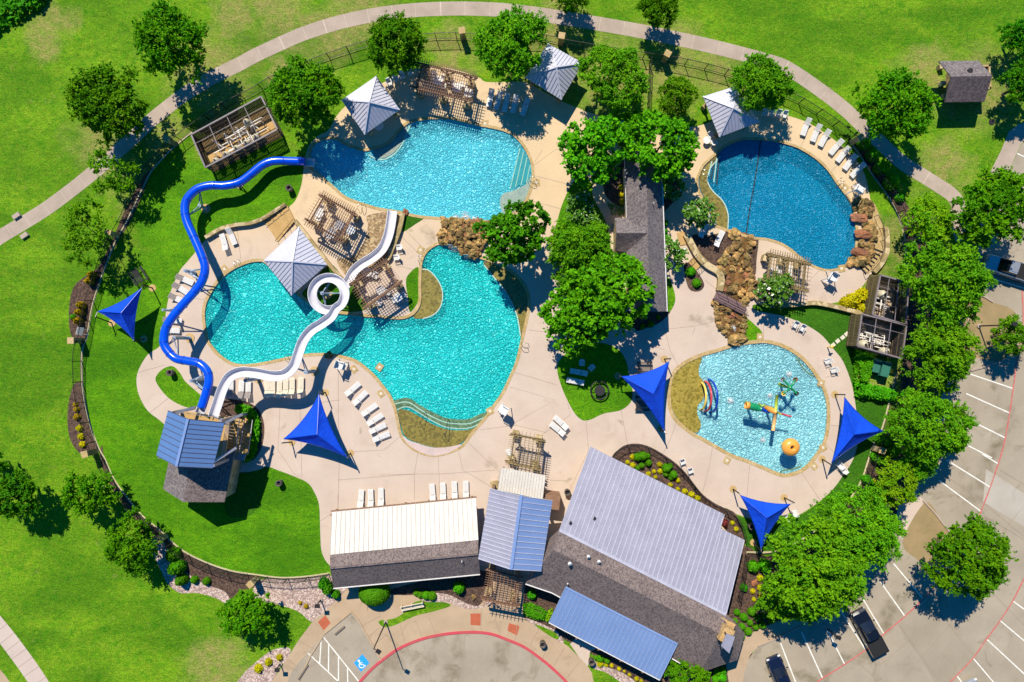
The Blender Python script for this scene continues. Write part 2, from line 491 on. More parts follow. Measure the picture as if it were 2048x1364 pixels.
# ---------------------------------------------------------------- palette
GA = (0.042, 0.175, 0.001); GB = (0.108, 0.270, 0.003); GC = (0.185, 0.290, 0.011); DRY = (0.27, 0.235, 0.075)
M = {}
M['lawn'] = grass_mat('lawn', GA, GB, GC, DRY,
    [(420, 150, 110), (200, 300, 80), (300, 340, 60), (335, 285, 60), (440, 215, 60), (255, 420, 50), (560, 150, 40), (90, 60, 60), (900, 120, 70), (1110, 110, 110), (1210, 150, 110), (1330, 140, 120), (1440, 150, 70), (660, 70, 90), (560, 30, 90),
     (1790, 480, 60), (1770, 560, 40), (1960, 180, 120), (430, 1330, 80), 
     (720, 20, 90), (290, 420, 60), (1850, 150, 80), (1760, 770, 60), (460, 30, 60), (1740, 440, 40), (1880, 330, 70), (1120, 40, 60)])
M['inner'] = grass_mat('inner_lawn', (0.036, 0.165, 0.001), (0.085, 0.265, 0.0015), (0.115, 0.265, 0.003), (0.14, 0.21, 0.015), [(390,285,40),(580,285,40),(565,250,45),(640,240,40),(225,520,40),(250,470,40)])
M['turf'] = grass_mat('turf', (0.028, 0.125, 0.004), (0.04, 0.15, 0.005), (0.055, 0.15, 0.006), (0.06, 0.15, 0.01))
M['deck'] = concrete_mat('deck_concrete', (0.52, 0.42, 0.345), (0.465, 0.37, 0.30), (0.33, 0.25, 0.18), (0.60, 0.45, 0.275), (9, 19), blobs=[(852,455,16),(592,396,13),(905,180,10),(1235,830,12),(1130,965,14),(720,860,12),(1410,640,14),(985,930,12),(820,480,9),(560,860,12)])
M['joint'] = surf('joint', (0.30, 0.225, 0.17))
M['path'] = concrete_mat('path_concrete', (0.40, 0.32, 0.26), (0.33, 0.265, 0.21), (0.24, 0.19, 0.14), scale=0.5)
M['plaza'] = concrete_mat('plaza_concrete', (0.42, 0.31, 0.205), (0.37, 0.27, 0.175), (0.20, 0.155, 0.10), scale=0.4, stamt=0.6)
M['drive'] = concrete_mat('drive_concrete', (0.345, 0.295, 0.225), (0.285, 0.24, 0.18), (0.15, 0.12, 0.07), scale=0.22, stamt=0.9, blobs=[(u, v, 30) for u, v in ((1620,1352),(1655,1328),(1690,1304),(1722,1284),(1770,1240),(1800,1214),(1832,1188),(1992,915),(2004,875),(2012,840),(1950,985),(1962,945),(1930,1180),(1850,1270),(790,1335),(850,1310),(920,1300),(1000,1310),(900,1350))])
M['mulch'] = pebble_mat('mulch', ((0.075, 0.045, 0.032), (0.12, 0.075, 0.055), (0.05, 0.03, 0.025)), 6.0, 0.95, bs=0.9)
M['gravel'] = pebble_mat('gravel', ((0.40, 0.28, 0.23), (0.24, 0.17, 0.155), (0.54, 0.43, 0.37)), 6.5, 0.85, bs=1.0)
M['riverrock'] = pebble_mat('riverrock', ((0.30, 0.20, 0.10), (0.18, 0.12, 0.07), (0.42, 0.31, 0.17)), 4.5, 0.85, bs=1.0)
M['dirt'] = concrete_mat('dirt', (0.30, 0.215, 0.11), (0.24, 0.18, 0.085), (0.16, 0.15, 0.05), scale=0.5, stamt=0.8)
M['coping'] = surf('coping_stone', (0.36, 0.25, 0.095), (0.44, 0.32, 0.16), 0.9, 6.0, 0.16, 0.8, bmp=0.3)
M['stonewall'] = pebble_mat('stone_wall', ((0.36, 0.27, 0.13), (0.25, 0.19, 0.09), (0.48, 0.38, 0.22)), 1.8, 0.9, bs=0.8)
M['shelf'] = pebble_mat('pebble_shelf', ((0.185, 0.15, 0.03), (0.235, 0.19, 0.045), (0.14, 0.115, 0.03)), 4.0, 0.25, wet=True, bs=0.5)
M['shelfD'] = pebble_mat('beach_shelf', ((0.25, 0.2, 0.03), (0.33, 0.25, 0.05), (0.19, 0.15, 0.02)), 4.0, 0.22, wet=True, bs=0.6)
M['step'] = pebble_mat('step_pebble', ((0.10, 0.17, 0.09), (0.14, 0.21, 0.11), (0.07, 0.13, 0.07)), 4.0, 0.4, bs=0.5)
M['nosing'] = surf('step_nosing', (0.30, 0.50, 0.42))
M['plasterA'] = plaster_mat('pool_plaster_turquoise', (0.12, 0.73, 0.90), (0.10, 0.69, 0.87), 3.2, .5)
M['plasterB'] = plaster_mat('pool_plaster_teal', (0.024, 0.78, 0.77), (0.020, 0.70, 0.71), 3.0, .65)
M['plasterC'] = plaster_mat('pool_plaster_blue', (0.004, 0.26, 0.43), (0.003, 0.165, 0.34), 3.4, .4, .08)
M['plasterD'] = plaster_mat('pool_plaster_pale', (0.36, 0.76, 0.84), (0.33, 0.76, 0.86), 2.8, .65)
M['waterA'] = water_mat('water_turquoise', (0.90, 0.99, 0.99), (0.13, 0.79, 0.93), 0.52, 5.2, 1.05, .05, .25)
M['waterB'] = water_mat('water_teal', (0.85, 0.99, 0.99), (0.024, 0.80, 0.79), 0.52, 4.8, 1.15, .045, .25)
M['waterC'] = water_mat('water_blue', (0.55, 0.94, 1.0), (0.003, 0.36, 0.62), 0.45, 6.5, .7, .025)
M['waterD'] = water_mat('water_pale', (0.94, 0.99, 0.99), (0.36, 0.84, 0.92), 0.52, 4.6, 1.15, .055, .25)
M['white'] = surf('white_plastic', (0.66, 0.65, 0.63), (0.60, 0.59, 0.57), 2.0, 30, 0.04, 0.45, obj=True)
M['cream'] = surf('cream_plastic', (0.70, 0.62, 0.48), (0.64, 0.57, 0.44), 2.0, 30, 0.05, 0.5, obj=True)
M['greysling'] = surf('grey_sling', (0.30, 0.26, 0.25), (0.26, 0.23, 0.22), 2.0, 30, 0.05, 0.7, obj=True)
M['slidewhite'] = surf('white_gelcoat', (0.64, 0.62, 0.65), (0.56, 0.545, 0.585), 0.9, 8, 0.05, 0.25, coat=0.4)
M['tubeblue'] = surf('blue_gelcoat', (0.0015, 0.075, 0.74), (0.0015, 0.060, 0.64), 0.4, 8, 0.03, 0.22, coat=0.8)
M['steel'] = surf('painted_steel', (0.28, 0.36, 0.47), (0.25, 0.32, 0.42), 1.0, 8, 0.05, 0.4, 0.2)
M['galv'] = surf('galvanised', (0.34, 0.32, 0.36), (0.28, 0.265, 0.30), 1.0, 8, 0.05, 0.4, 0.4)
M['yardrail'] = surf('yard_rail', (0.21, 0.18, 0.195), (0.17, 0.145, 0.16), 1.0, 8, 0.08, 0.5)
M['dark'] = surf('dark_metal', (0.018, 0.016, 0.018), (0.022, 0.02, 0.02), 2.0, 8, 0.05, 0.5)
M['chrome'] = surf('stainless', (0.45, 0.42, 0.38), (0.40, 0.38, 0.34), 2.0, 8, 0.05, 0.25, 0.8)
M['sail'] = sail_mat('blue_shade_cloth', (0.004, 0.080, 0.74))
M['roofwhite'] = surf('white_metal_roof', (0.59, 0.55, 0.49), (0.53, 0.495, 0.445), 0.6, 6, 0.05, 0.45, 0.0)
M['roofsilver'] = surf('silver_metal_roof', (0.41, 0.40, 0.475), (0.36, 0.35, 0.42), 0.7, 6, 0.06, 0.38, 0.35)
M['rooflav'] = surf('pavilion_metal_roof', (0.49, 0.49, 0.565), (0.45, 0.45, 0.525), 0.6, 6, 0.04, 0.5, 0.0)
M['roofblue'] = surf('blue_metal_roof', (0.19, 0.285, 0.52), (0.17, 0.26, 0.48), 0.3, 6, 0.04, 0.45, 0.1)
M['roofslate'] = surf('slate_blue_metal_roof', (0.085, 0.17, 0.37), (0.075, 0.155, 0.34), 0.3, 6, 0.04, 0.5, 0.0)
M['seam'] = surf('roof_seam', (0.60, 0.59, 0.68), None, 1, 8, 0.03, 0.35, 0.3)
M['seamblue'] = surf('roof_seam_blue', (0.36, 0.44, 0.62), None, 1, 8, 0.03, 0.45)
M['seamdark'] = surf('roof_seam_dark', (0.075, 0.08, 0.14), None, 1, 8, 0.03, 0.5)
M['seampav'] = surf('roof_seam_pavilion', (0.13, 0.135, 0.22), None, 1, 8, 0.03, 0.5)
M['seamslate'] = surf('roof_seam_slate', (0.26, 0.28, 0.42), None, 1, 8, 0.03, 0.5)
M['seamgrey'] = surf('roof_seam_grey', (0.42, 0.39, 0.36), None, 1, 8, 0.03, 0.5)
M['shingle'] = shingle_mat('shingle_brown', (0.15, 0.115, 0.11), (0.215, 0.17, 0.155), (0.10, 0.08, 0.08))
M['shinglegrey'] = shingle_mat('shingle_grey', (0.135, 0.115, 0.12), (0.20, 0.175, 0.17), (0.095, 0.08, 0.09))
M['wall'] = pebble_mat('limestone_wall', ((0.40, 0.29, 0.15), (0.33, 0.23, 0.11), (0.48, 0.37, 0.22)), 1.6, 0.9, bs=0.6)
M['timber'] = surf('stained_timber', (0.19, 0.10, 0.06), (0.24, 0.135, 0.08), 1.5, 12, 0.12, 0.75)
M['timberold'] = surf('weathered_timber', (0.20, 0.145, 0.06), (0.26, 0.185, 0.085), 1.5, 12, 0.12, 0.8)
M['planks'] = surf('tan_plank', (0.46, 0.29, 0.11), (0.40, 0.25, 0.09), 1.5, 12, 0.1, 0.8)
M['bridgewood'] = surf('purple_brown_plank', (0.17, 0.105, 0.105), (0.14, 0.085, 0.09), 1.5, 10, 0.12, 0.8)
M['fenceboard'] = surf('fence_board', (0.15, 0.115, 0.045), (0.11, 0.085, 0.035), 1.2, 10, 0.15, 0.85)
M['paint'] = surf('white_road_paint', (0.74, 0.72, 0.66), (0.62, 0.60, 0.54), 1.5, 9, 0.12, 0.8)
M['red'] = surf('red_kerb_paint', (0.50, 0.05, 0.075), (0.42, 0.075, 0.08), 0.8, 9, 0.12, 0.8)
M['redfaded'] = surf('faded_red_paint', (0.50, 0.10, 0.10), (0.42, 0.16, 0.13), 0.9, 9, 0.2, 0.85)
M['terra'] = surf('terracotta_pad', (0.42, 0.10, 0.045), (0.36, 0.09, 0.04), 1.5, 9, 0.12, 0.8, bmp=0.4)
M['bluepaint'] = surf('blue_road_paint', (0.01, 0.30, 0.78), (0.015, 0.27, 0.70), 1.5, 9, 0.08, 0.8)
M['rock'] = surf('boulder', (0.36, 0.205, 0.07), (0.13, 0.10, 0.03), 1.3, 4.0, 0.34, 0.9, bmp=0.9, rnd=0.45)
M['rockred'] = surf('red_boulder', (0.30, 0.115, 0.05), (0.17, 0.075, 0.04), 1.2, 5.0, 0.22, 0.85, bmp=0.8, rnd=0.2)
M['bark'] = surf('bark', (0.07, 0.05, 0.035), (0.10, 0.075, 0.05), 3, 14, 0.2, 0.95, obj=True)
M['yellow'] = surf('yellow_gelcoat', (0.75, 0.55, 0.10), (0.70, 0.50, 0.09), 0.5, 8, 0.04, 0.3, coat=0.4)
M['orange'] = surf('orange_gelcoat', (0.80, 0.33, 0.045), (0.74, 0.31, 0.05), 0.5, 8, 0.04, 0.35, coat=0.3)
M['peach'] = surf('peach_gelcoat', (0.75, 0.42, 0.16), (0.70, 0.38, 0.14), 0.5, 8, 0.04, 0.35)
M['green'] = surf('green_gelcoat', (0.01, 0.24, 0.085), (0.01, 0.20, 0.075), 0.5, 8, 0.04, 0.3, coat=0.3)
M['lime'] = surf('lime_gelcoat', (0.42, 0.52, 0.04), None, 0.5, 8, 0.04, 0.3)
M['redgel'] = surf('red_gelcoat', (0.45, 0.035, 0.05), (0.5, 0.06, 0.08), 0.5, 8, 0.04, 0.3)
M['bluegel'] = surf('royal_gelcoat', (0.004, 0.05, 0.42), None, 0.5, 8, 0.04, 0.3)
M['tank'] = surf('filter_tank', (0.50, 0.46, 0.34), (0.45, 0.41, 0.30), 0.8, 8, 0.06, 0.4)
M['pvc'] = surf('white_pipe', (0.70, 0.66, 0.62), None, 0.8, 8, 0.04, 0.4)
M['utility'] = surf('teal_cabinet', (0.03, 0.15, 0.105), (0.025, 0.13, 0.09), 0.8, 8, 0.06, 0.5)
M['glass'] = surf('car_glass', (0.008, 0.010, 0.014), None, 0.5, 8, 0.02, 0.05, spec=0.8)
M['carblack'] = surf('black_car_paint', (0.006, 0.007, 0.012), (0.006, 0.007, 0.012), 0.5, 8, 0.02, 0.2, coat=1.0)
M['carnavy'] = surf('navy_car_paint', (0.006, 0.010, 0.030), None, 0.5, 8, 0.02, 0.2, coat=1.0)
M['carsilver'] = surf('silver_car_paint', (0.42, 0.44, 0.46), None, 0.5, 8, 0.02, 0.3, 0.5, coat=1.0)
M['rubber'] = surf('tyre_rubber', (0.012, 0.012, 0.012), None, 1, 8, 0.05, 0.85)
M['foam'] = surf('white_water_foam', (0.85, 0.88, 0.90), None, 1, 8, 0.03, 0.5)
M['streambed'] = pebble_mat('stream_bed', ((0.16, 0.075, 0.022), (0.11, 0.07, 0.018), (0.22, 0.11, 0.035)), 2.4, 0.2, wet=True, bs=0.8)
M['litpad'] = surf('pale_concrete_pad', (0.62, 0.56, 0.46), None, 1, 8, 0.05, 0.8)
M['footing'] = surf('tan_footing', (0.48, 0.32, 0.13), None, 1, 8, 0.06, 0.8)
M['leaf_oak'] = leaf_mat('leaf_oak', (0.042, 0.175, 0.002), (0.080, 0.255, 0.003))
M['leaf_oak2'] = leaf_mat('leaf_oak_light', (0.075, 0.225, 0.002), (0.115, 0.295, 0.003))
M['leaf_elm2'] = leaf_mat('leaf_elm_light', (0.105, 0.290, 0.004), (0.150, 0.350, 0.006))
M['leaf_broad2'] = leaf_mat('leaf_broad_light', (0.085, 0.33, 0.004), (0.125, 0.42, 0.006))
M['leaf_elm'] = leaf_mat('leaf_elm', (0.070, 0.235, 0.004), (0.110, 0.310, 0.006))
M['leaf_broad'] = leaf_mat('leaf_broad', (0.050, 0.250, 0.004), (0.085, 0.350, 0.005))
M['leaf_dark'] = leaf_mat('leaf_dark', (0.030, 0.165, 0.004), (0.055, 0.235, 0.004))
M['leaf_yg'] = leaf_mat('leaf_yellow_green', (0.15, 0.32, 0.004), (0.20, 0.36, 0.006))
M['leaf_mag'] = leaf_mat('leaf_glossy', (0.06, 0.18, 0.004), (0.11, 0.26, 0.006), spec=0.5)
M['leaf_yellow'] = leaf_mat('leaf_yellow', (0.52, 0.44, 0.006), (0.40, 0.38, 0.006))
M['leaf_gold'] = leaf_mat('leaf_gold', (0.42, 0.28, 0.006), (0.34, 0.25, 0.008))
M['leaf_box'] = leaf_mat('leaf_boxwood', (0.055, 0.215, 0.004), (0.08, 0.265, 0.005))
M['leaf_maple'] = leaf_mat('leaf_red_maple', (0.12, 0.02, 0.02), (0.16, 0.03, 0.03))
M['petal'] = surf('white_petal', (0.80, 0.80, 0.66), None, 1, 8, 0.03, 0.6)

# ---------------------------------------------------------------- pools (photo pixels)
POOL_A = [(620,327),(622,301),(632,286),(652,278),(672,279),(689,289),(709,297),(729,302),(746,298),(765,293),(782,283),(797,266),(813,249),(828,243),(846,240),
 (873,237.5),(903,239),(933,245.6),(960,252),(987,257),(1007,262),(1024,270),(1037,281),(1051,301),(1061,324),(1064,348),(1061,371),(1052,396),(1035,418),(1010,434),(976,441),
 (936,440),(881,435),(839,431),(807,424),(793,421),(760,416),(726,406),(692,393),(666,371),(646,354),(629,339)]
POOL_B = [(409.5,638),(411,612),(418,594),(430,573),(445,555),(461,542),(478,533),(496,526),(512,523),(529,525),(548,545),(568,568),(594,589),(614,603),(640,616),(665,625),(697,629),(740,634),
 (797,638),(822,632),(836,618),(842,600),(842,570),(843,537),(845,523),(849,512),(858,500),(872,491),(884,489),(905,494),(930,505),(955,515),(975,522),(1000,533),(1024,546),(1042,565),(1053,585),(1056,605),(1053,630),
 (1044,670),(1036,705),(1029,730),(1020,750),(1003,786),(986,810),(974,828),(958,847),(940,868),(923,890),(895,903),(864,908),(836,900),(815,885),(803,866),(794,824),(787,803),(779,787),(766,770),(752,753),(739,740),(712,720),
 (679,710),(659,706.7),(636,706.5),(612,708),(572,715),(540,722),(512,727),(500,728),(485,729),(464,725),(442,711),(427,695),(416,677)]
POOL_C = [(1437,305),(1450,294),(1468,285),(1490,279),(1522,280),(1556,284),(1582,291),(1600,298),(1629,316),(1648,333),(1660,347),(1671,364),(1683,380),(1695,396),(1705,415),(1710,440),(1712,465),
 (1711,490),(1706,512),(1697,526),(1680,535),(1659,539),(1641,536),(1622,528),(1600,513),(1585,500),(1563,486),(1534,477),(1506,474),(1482,467),(1456,459),(1440,453),(1428,447),(1417,424),(1408,399),(1399,380),(1396,360),(1402,343),(1409,330),(1424,316)]
POOL_D = [(1405,712),(1438,702.6),(1471,692),(1504,687),(1535,686),(1566,695),(1594,711),(1617,733),(1633,756),(1646,780),(1653,807),(1654,834),(1652,860),(1646,885),(1633,906),(1617,926),(1603,938),(1582,946),(1562,947),
 (1525,932),(1494,919),(1463,908),(1426,887),(1401,873),(1389,867),(1371,854),(1354,838),(1344,820),(1341,793),(1343,766),(1352,744),(1372,727)]
POOLS = {}
for nm, pl in (('A', POOL_A), ('B', POOL_B), ('C', POOL_C), ('D', POOL_D)):
    POOLS[nm] = [P(u, v, 0) for u, v in sm(pl, True, 4)]
HOLES = list(POOLS.values())

def basin(nm, depth, mat, water, wz=-0.13):
    lp = POOLS[nm]; n = len(lp)
    v, f = cdt([[p[:2] for p in lp]])
    mb = MB()
    mb.add([(p.x, p.y, -depth) for p in v], f)
    vs = [(p.x, p.y, 0.0) for p in lp] + [(p.x, p.y, -depth) for p in lp]
    mb.add(vs, [(i, (i + 1) % n, n + (i + 1) % n, n + i) for i in range(n)])
    mb.build('pool_basin', mat, kind='structure')
    w = MB(); w.add([(p.x, p.y, wz) for p in v], [tuple(q) if (v[q[1]] - v[q[0]]).cross(v[q[2]] - v[q[0]]) > 0 else tuple(q)[::-1] for q in f])
    w.build('pool_water', water, kind='structure')

basin('A', 1.15, M['plasterA'], M['waterA'])
basin('B', 1.15, M['plasterB'], M['waterB'])
basin('C', 2.0, M['plasterC'], M['waterC'])
basin('D', 0.45, M['plasterD'], M['waterD'], -0.06)
for nm, wd in (('A', 0.34), ('B', 0.36), ('C', 0.30), ('D', 0.42)):
    lp = POOLS[nm]; n = len(lp)
    ar = sum(lp[i].x * lp[(i + 1) % n].y - lp[(i + 1) % n].x * lp[i].y for i in range(n))
    if ar < 0: lp = lp[::-1]
    mid = []
    for i in range(n):
        d = (lp[(i + 1) % n] - lp[i - 1]).normalized(); mid.append(lp[i] + Vector((d.y, -d.x, 0)) * (wd / 2 - 0.04))
    mb = MB(); ribbon(mb, mid, wd, 0.035, 0, 0.12, True); mb.build('pool_coping', M['coping'], kind='structure')

def shelf(name, poly, mat, z, t=0.5, smooth=True, n=4):
    lp = sm(poly, True, n) if smooth else poly
    v, f = cdt([[P(u, w, 0)[:2] for u, w in lp]])
    mb = MB(); m_ = len(lp)
    mb.add([(p.x, p.y, z) for p in v], f)
    q = [P(u, w, 0) for u, w in lp]
    mb.add([(p.x, p.y, z) for p in q] + [(p.x, p.y, z - t) for p in q], [(i, (i + 1) % m_, m_ + (i + 1) % m_, m_ + i) for i in range(m_)])
    return mb.build(name, mat, kind='structure')

# shallow pebble shelves standing a hand above the water line
shelf('pool_shelf', [(844,538),(858,541),(874,558),(883,576),(885,594),(880,615),(866,630),(846,637),(826,635),(838,620),(843,602),(843,570)], M['shelf'], -0.085)
shelf('pool_shelf', [(968,530),(985,551),(1006,576),(1020,599),(1030,620),(1036,640),(1040,672),(1046,670),(1054,632),(1056,605),(1052,584),(1041,565),(1024,547),(1000,534),(972,523)], M['shelf'], -0.085)
shelf('pool_shelf', [(796,822),(811,820),(822,824),(840,834),(864,848),(891,858),(915,861),(938,859),(955,853),(945,864),(924,885),(895,895),(864,894),(836,886),(817,878),(806,866)], M['shelf'], -0.085)
mb = MB(); a = pxpath([(803,868),(817,880),(836,886.5),(864,894.5),(895,894),(922,888)], 5); b = pxpath([(803,872),(815,887),(836,902),(864,911),(893,907),(922,892)], 5)
mb.add([(p.x, p.y, 0.030) for p in a] + [(p.x, p.y, 0.042) for p in b], [(i, i + 1, len(a) + i + 1, len(a) + i) for i in range(len(a) - 1)])
mb.build('beach_entry', surf('wet_beach', (0.52, 0.40, 0.36), (0.46, 0.36, 0.33), 0.7, 8, 0.06, 0.6), kind='structure')
shelf('pool_shelf', [(1438,306),(1425,318),(1412,331),(1404,344),(1399,360),(1402,379),(1411,399),(1420,424),(1431,445),(1454,458),(1457,432),(1452,413),(1443,398),(1428,384),(1419,371),(1415,357),(1421,336),(1434,318)], M['shelf'], -0.085)
shelf('pool_shelf', [(1403,714),(1398,735),(1399,752),(1408,764),(1411,783),(1405,800),(1396,811),(1395,828),(1401,844),(1401,855),(1391,866),(1371,853),(1355,837),(1345,819),(1342,793),(1344,766),(1353,745),(1373,728)], M['shelfD'], -0.035)
# underwater steps
def steps(curves, outer, name='pool_step'):
    k = len(curves)
    for i, c in enumerate(curves):
        shelf(name, list(c) + list(outer[i]), M['step'], -0.20 - 0.10 * (k - 1 - i) if i < k else -0.12, 0.3, False)
c1 = sm([(788,801),(808,796),(822,798.5),(838,809.6),(863,823.6),(891,836),(919,839.6),(940,837.5),(958,829),(976,824)], False, 4)
c2 = sm([(790,808),(808,804),(822,807),(838,818),(863,833),(891,845),(919,848),(940,847),(956,840),(968,836)], False, 4)
c3 = sm([(793,820),(808,814),(822,816),(838,826),(863,841),(891,854),(919,857.5),(938,856),(952,851),(960,846)], False, 4)
for lo, hi, z in ((c1, c2, -0.128), (c2, c3, -0.110)):
    mb = MB(); n_ = len(lo)
    mb.add([tuple(P(*p)[:2]) + (z,) for p in lo] + [tuple(P(*p)[:2]) + (z,) for p in hi], [(i, i + 1, n_ + i + 1, n_ + i) for i in range(n_ - 1)])
    mb.add([tuple(P(*p)[:2]) + (z,) for p in lo] + [tuple(P(*p)[:2]) + (z - 0.5,) for p in lo], [(i, i + 1, n_ + i + 1, n_ + i) for i in range(n_ - 1)])
    mb.build('pool_step', M['step'], kind='structure')
for c, z in ((c2, -0.104), (c3, -0.078)):
    mb = MB(); ribbon(mb, [P(*p) for p in c], 0.12, z); mb.build('step_edge', M['nosing'], kind='structure')
shelf('pool_step', [(1040,296),(1053,312),(1061,334),(1060,352),(1051,366),(1036,371),(1021,377),(1030,340)], surf('teal_step', (0.015, 0.22, 0.25), (0.02, 0.27, 0.30), 1, 5, .1, .3), -0.124, .4, False)
for k, (a, b) in enumerate((((1040,296),(1020,378)), ((1047,303),(1031,373)), ((1054,314),(1042,370)), ((1060,330),(1053,365)))):
    mb = MB(); ribbon(mb, [P(*a), P(*b)], 0.09, -0.115 + k * 0.003); mb.build('step_edge', M['nosing'], kind='structure')
shelf('pool_shelf', [(1005,388),(1026,381),(1052,368),(1061,352),(1062,368),(1052,394),(1035,416),(1012,430),(1000,410)], surf('grey_shelf', (0.22, 0.30, 0.26), (0.26, 0.33, 0.28), 1, 5, 0.1, 0.3), -0.11, 0.5, True)
for k in range(4):
    mb = MB(); ribbon(mb, [P(1424 + k * 5, 322 - k * 3), P(1417 + k * 5.5, 352 + k * 6)], 0.14, -0.078); mb.build('step_edge', M['dark'] if k % 2 else M['nosing'], kind='structure')
shelf('pool_shelf', [(746,299),(752,313),(769,315),(789,303),(803,284),(811,266),(814,252),(800,266),(784,284),(766,294)], surf('pale_shelf', (0.20, 0.24, 0.20), (0.25, 0.28, 0.22), 1, 5, 0.1, 0.3), -0.10, 0.5, True)
mb = MB()
ribbon(mb, pxpath([(737,309),(752,317),(769,318),(790,306),(805,286),(814,264),(822,247)]), 0.14, -0.09); mb.build('step_edge', M['nosing'], kind='structure')
for pth in ([(1593,714),(1600,727),(1612,742),(1622,750),(1630,752)], [(1562,946),(1564,942),(1580,939),(1592,937),(1603,931)]):
    mb = MB(); ribbon(mb, pxpath(pth), 0.16, -0.045); mb.build('step_edge', M['step'], kind='structure')
for pl in (([(844,538),(858,541),(874,558),(883,576),(885,594),(880,615),(866,630),(846,637)]), ([(968,530),(985,551),(1006,576),(1020,599),(1030,620),(1036,640),(1041,672)]),
           ([(1441,313),(1421,336),(1415,357),(1419,371),(1428,384),(1443,398),(1452,413),(1457,432),(1456,458)])):
    mb = MB(); ribbon(mb, pxpath(pl), 0.11, -0.075); mb.build('step_edge', surf('shelf_edge', (0.42, 0.58, 0.52)), kind='structure')

# ---------------------------------------------------------------- ground and paving
BIG = 900
ground = sheet('lawn', [(-BIG, -BIG), (BIG, -BIG), (BIG, BIG), (-BIG, BIG)], 0.0, M['lawn'], HOLES, False, world=True)

FENCE_L = [(659,1147),(612,1153.7),(562,1156),(512,1150),(461,1142),(411,1125),(368,1103.5),(337,1078.5),(321,1062),(284,1031.7),(251,991.6),(227,958),(209,918),(197,897),(182,857),(170.5,810),(164,763),(164,703),(174,670),(184,613),(197,570),(214,523),
           (231,482),(254,441),(284,378),(301,344),(317.5,324),(344,297),(384,264)]
DECK = [(607,338),(604,364),(597,388),(587,406),(565,422),(525,441),(501,450),(475,453),(446,460),(414,478),(392,503),(376,522),(360,541),(347,569),(338,594),(332,625),(326,673),(319,693),(296,709),(279,736),(273,760),(278,790),
 (296,822),(328,848),(345,880),(390,930),(440,940),(480,946),(512,941),(535,934),(555,940),(589,953),(616,966),(629,985),(638,1008),(640,1042),(641,1075),(644,1105),(660,1131),(700,1150),(960,1140),(1000,1150),(1085,1150),(1150,1050),(1200,960),
 (1300,985),(1400,1040),(1446,1016),(1470,1027),(1500,1037),(1535,1044),(1568,1041),(1594,1032),(1636,1005),(1666,978),(1686,951),(1703,925),(1713,898),(1716,860),(1711,810),(1703,767),(1686,723),(1666,697),(1646,673),(1623,656),
 (1596,643),(1569,633),(1536,626),(1509,620),(1506,610),(1526,609),(1585,610),(1623,607),(1660,607),(1687,600),(1709,586),(1724,573),(1742,549),(1758,526),(1771,508),(1767,490),(1767,467),(1758,441),(1746,418),(1741,400),(1730,351),
 (1710,317),(1670,281),(1619,247),(1569,230),(1520,222),(1480,215),(1415,246),(1368,254),(1290,245),(1230,240),(1184,227),(1154,215),(1125,203),(1090,185),(1054,166),(1024,164),(973,164),(956,154),(913,140),(873,134),(823,140),(796,150),
 (769,164),(740,180),(700,205),(686,217),(672,234),(656,261),(636,272),(618,292),(611,315)]
sheet('inner_lawn', [(380,268)] + [(390,300),(410,340),(440,330),(560,270),(605,300),(612,330)] + DECK[:39] + FENCE_L, 0.004, M['inner'], (), False)
sheet('turf', [(1504,612),(1526,606),(1585,608),(1623,606),(1690,618),(1722,630),(1712,690),(1705,760),(1740,790),(1785,790),(1766,854),(1736,925),(1710,985),(1680,1020),(1636,1058),(1586,1090),(1536,1105),(1500,1105),(1489,1085),(1478,1050),(1470,1030),(1500,1040),(1535,1047),(1568,1044),(1594,1035),(1636,1008),(1664,982),(1684,954),(1700,928),(1711,898),(1714,860),(1709,810),(1701,767),(1684,723),(1664,697),(1644,673),(1622,657),(1595,644),(1568,634),(1536,627),(1511,621)], 0.004, M['turf'], (), False)
deck = sheet('pool_deck', DECK, 0.012, M['deck'], HOLES, True, n=4)

mb = MB()
JOINTS = [[(470,440),(476,470),(482,520)],[(676,712),(677,795),(677,850),(679,905)],[(679,800),(560,815),(470,822)],[(679,905),(768,900),(800,873)],[(679,905),(676,1020)],[(761,950),(830,948),(880,948)],[(836,902),(829,948),(829,1000)],
 [(876,912),(878,948),(880,990)],[(918,906),(926,940),(986,976)],[(935,884),(1000,945),(990,976)],[(960,640+220),(1030,850),(1092,865)],[(1030,745),(1114,770)],[(1060,610),(1140,612)],[(1058,660),(1100,665)],[(1020,775),(1025,775),(1110,800),(1030,845)],
 [(1135,805),(1140,830),(1085,868)],[(1172,842),(1177,900),(1180,900)],[(1242,820),(1255,888)],[(1325,640),(1340,700),(1357,733)],[(1258,560+180),(1300,690),(1330,700)],[(1390,655),(1385,760-90)],[(1320,660),(1390,652),(1440,640)],[(1355,838),(1340,880),(1327,905)],
 [(1426,888),(1418,935),(1405,985)],[(1527,626),(1527,686)],[(1680,745),(1652,755)],[(1716,855),(1656,850)],[(1646,884),(1700,935)],[(1600,940),(1640,1000)],[(1500,922),(1490,1034)],[(900,135),(905,200),(905,236)],[(1085,300),(1062,335),(1110,300),(1200,268)],
 [(1064,350),(1150,372)],[(1056,400),(1130,420)],[(1620,250),(1600,297)],[(1700,305),(1660,345)],[(1735,365),(1690,388)],[(1600,515),(1560,600)],[(1580,600),(1640,540)],[(276,745),(330,730)],[(300,825),(345,790),(420,770)],[(350,590),(412,600)],
 [(560,815),(556,900),(590,950)],[(600,815),(604,955)],[(676,960),(830,948)],[(640,1042),(676,1020),(676,990)],[(880,948),(990,940)],[(1410,560),(1440,585)],[(1100,960),(1135,962)],[(1130,1000),(1180,895)],[(800,470),(830,500),(846,515)],[(806,455),(850,500)],[(790,530),(830,540)]]
for j in JOINTS: ribbon(mb, [P(*p) for p in j], 0.045, 0.0165)
mb.build('deck_joint', M['joint'], kind='structure')

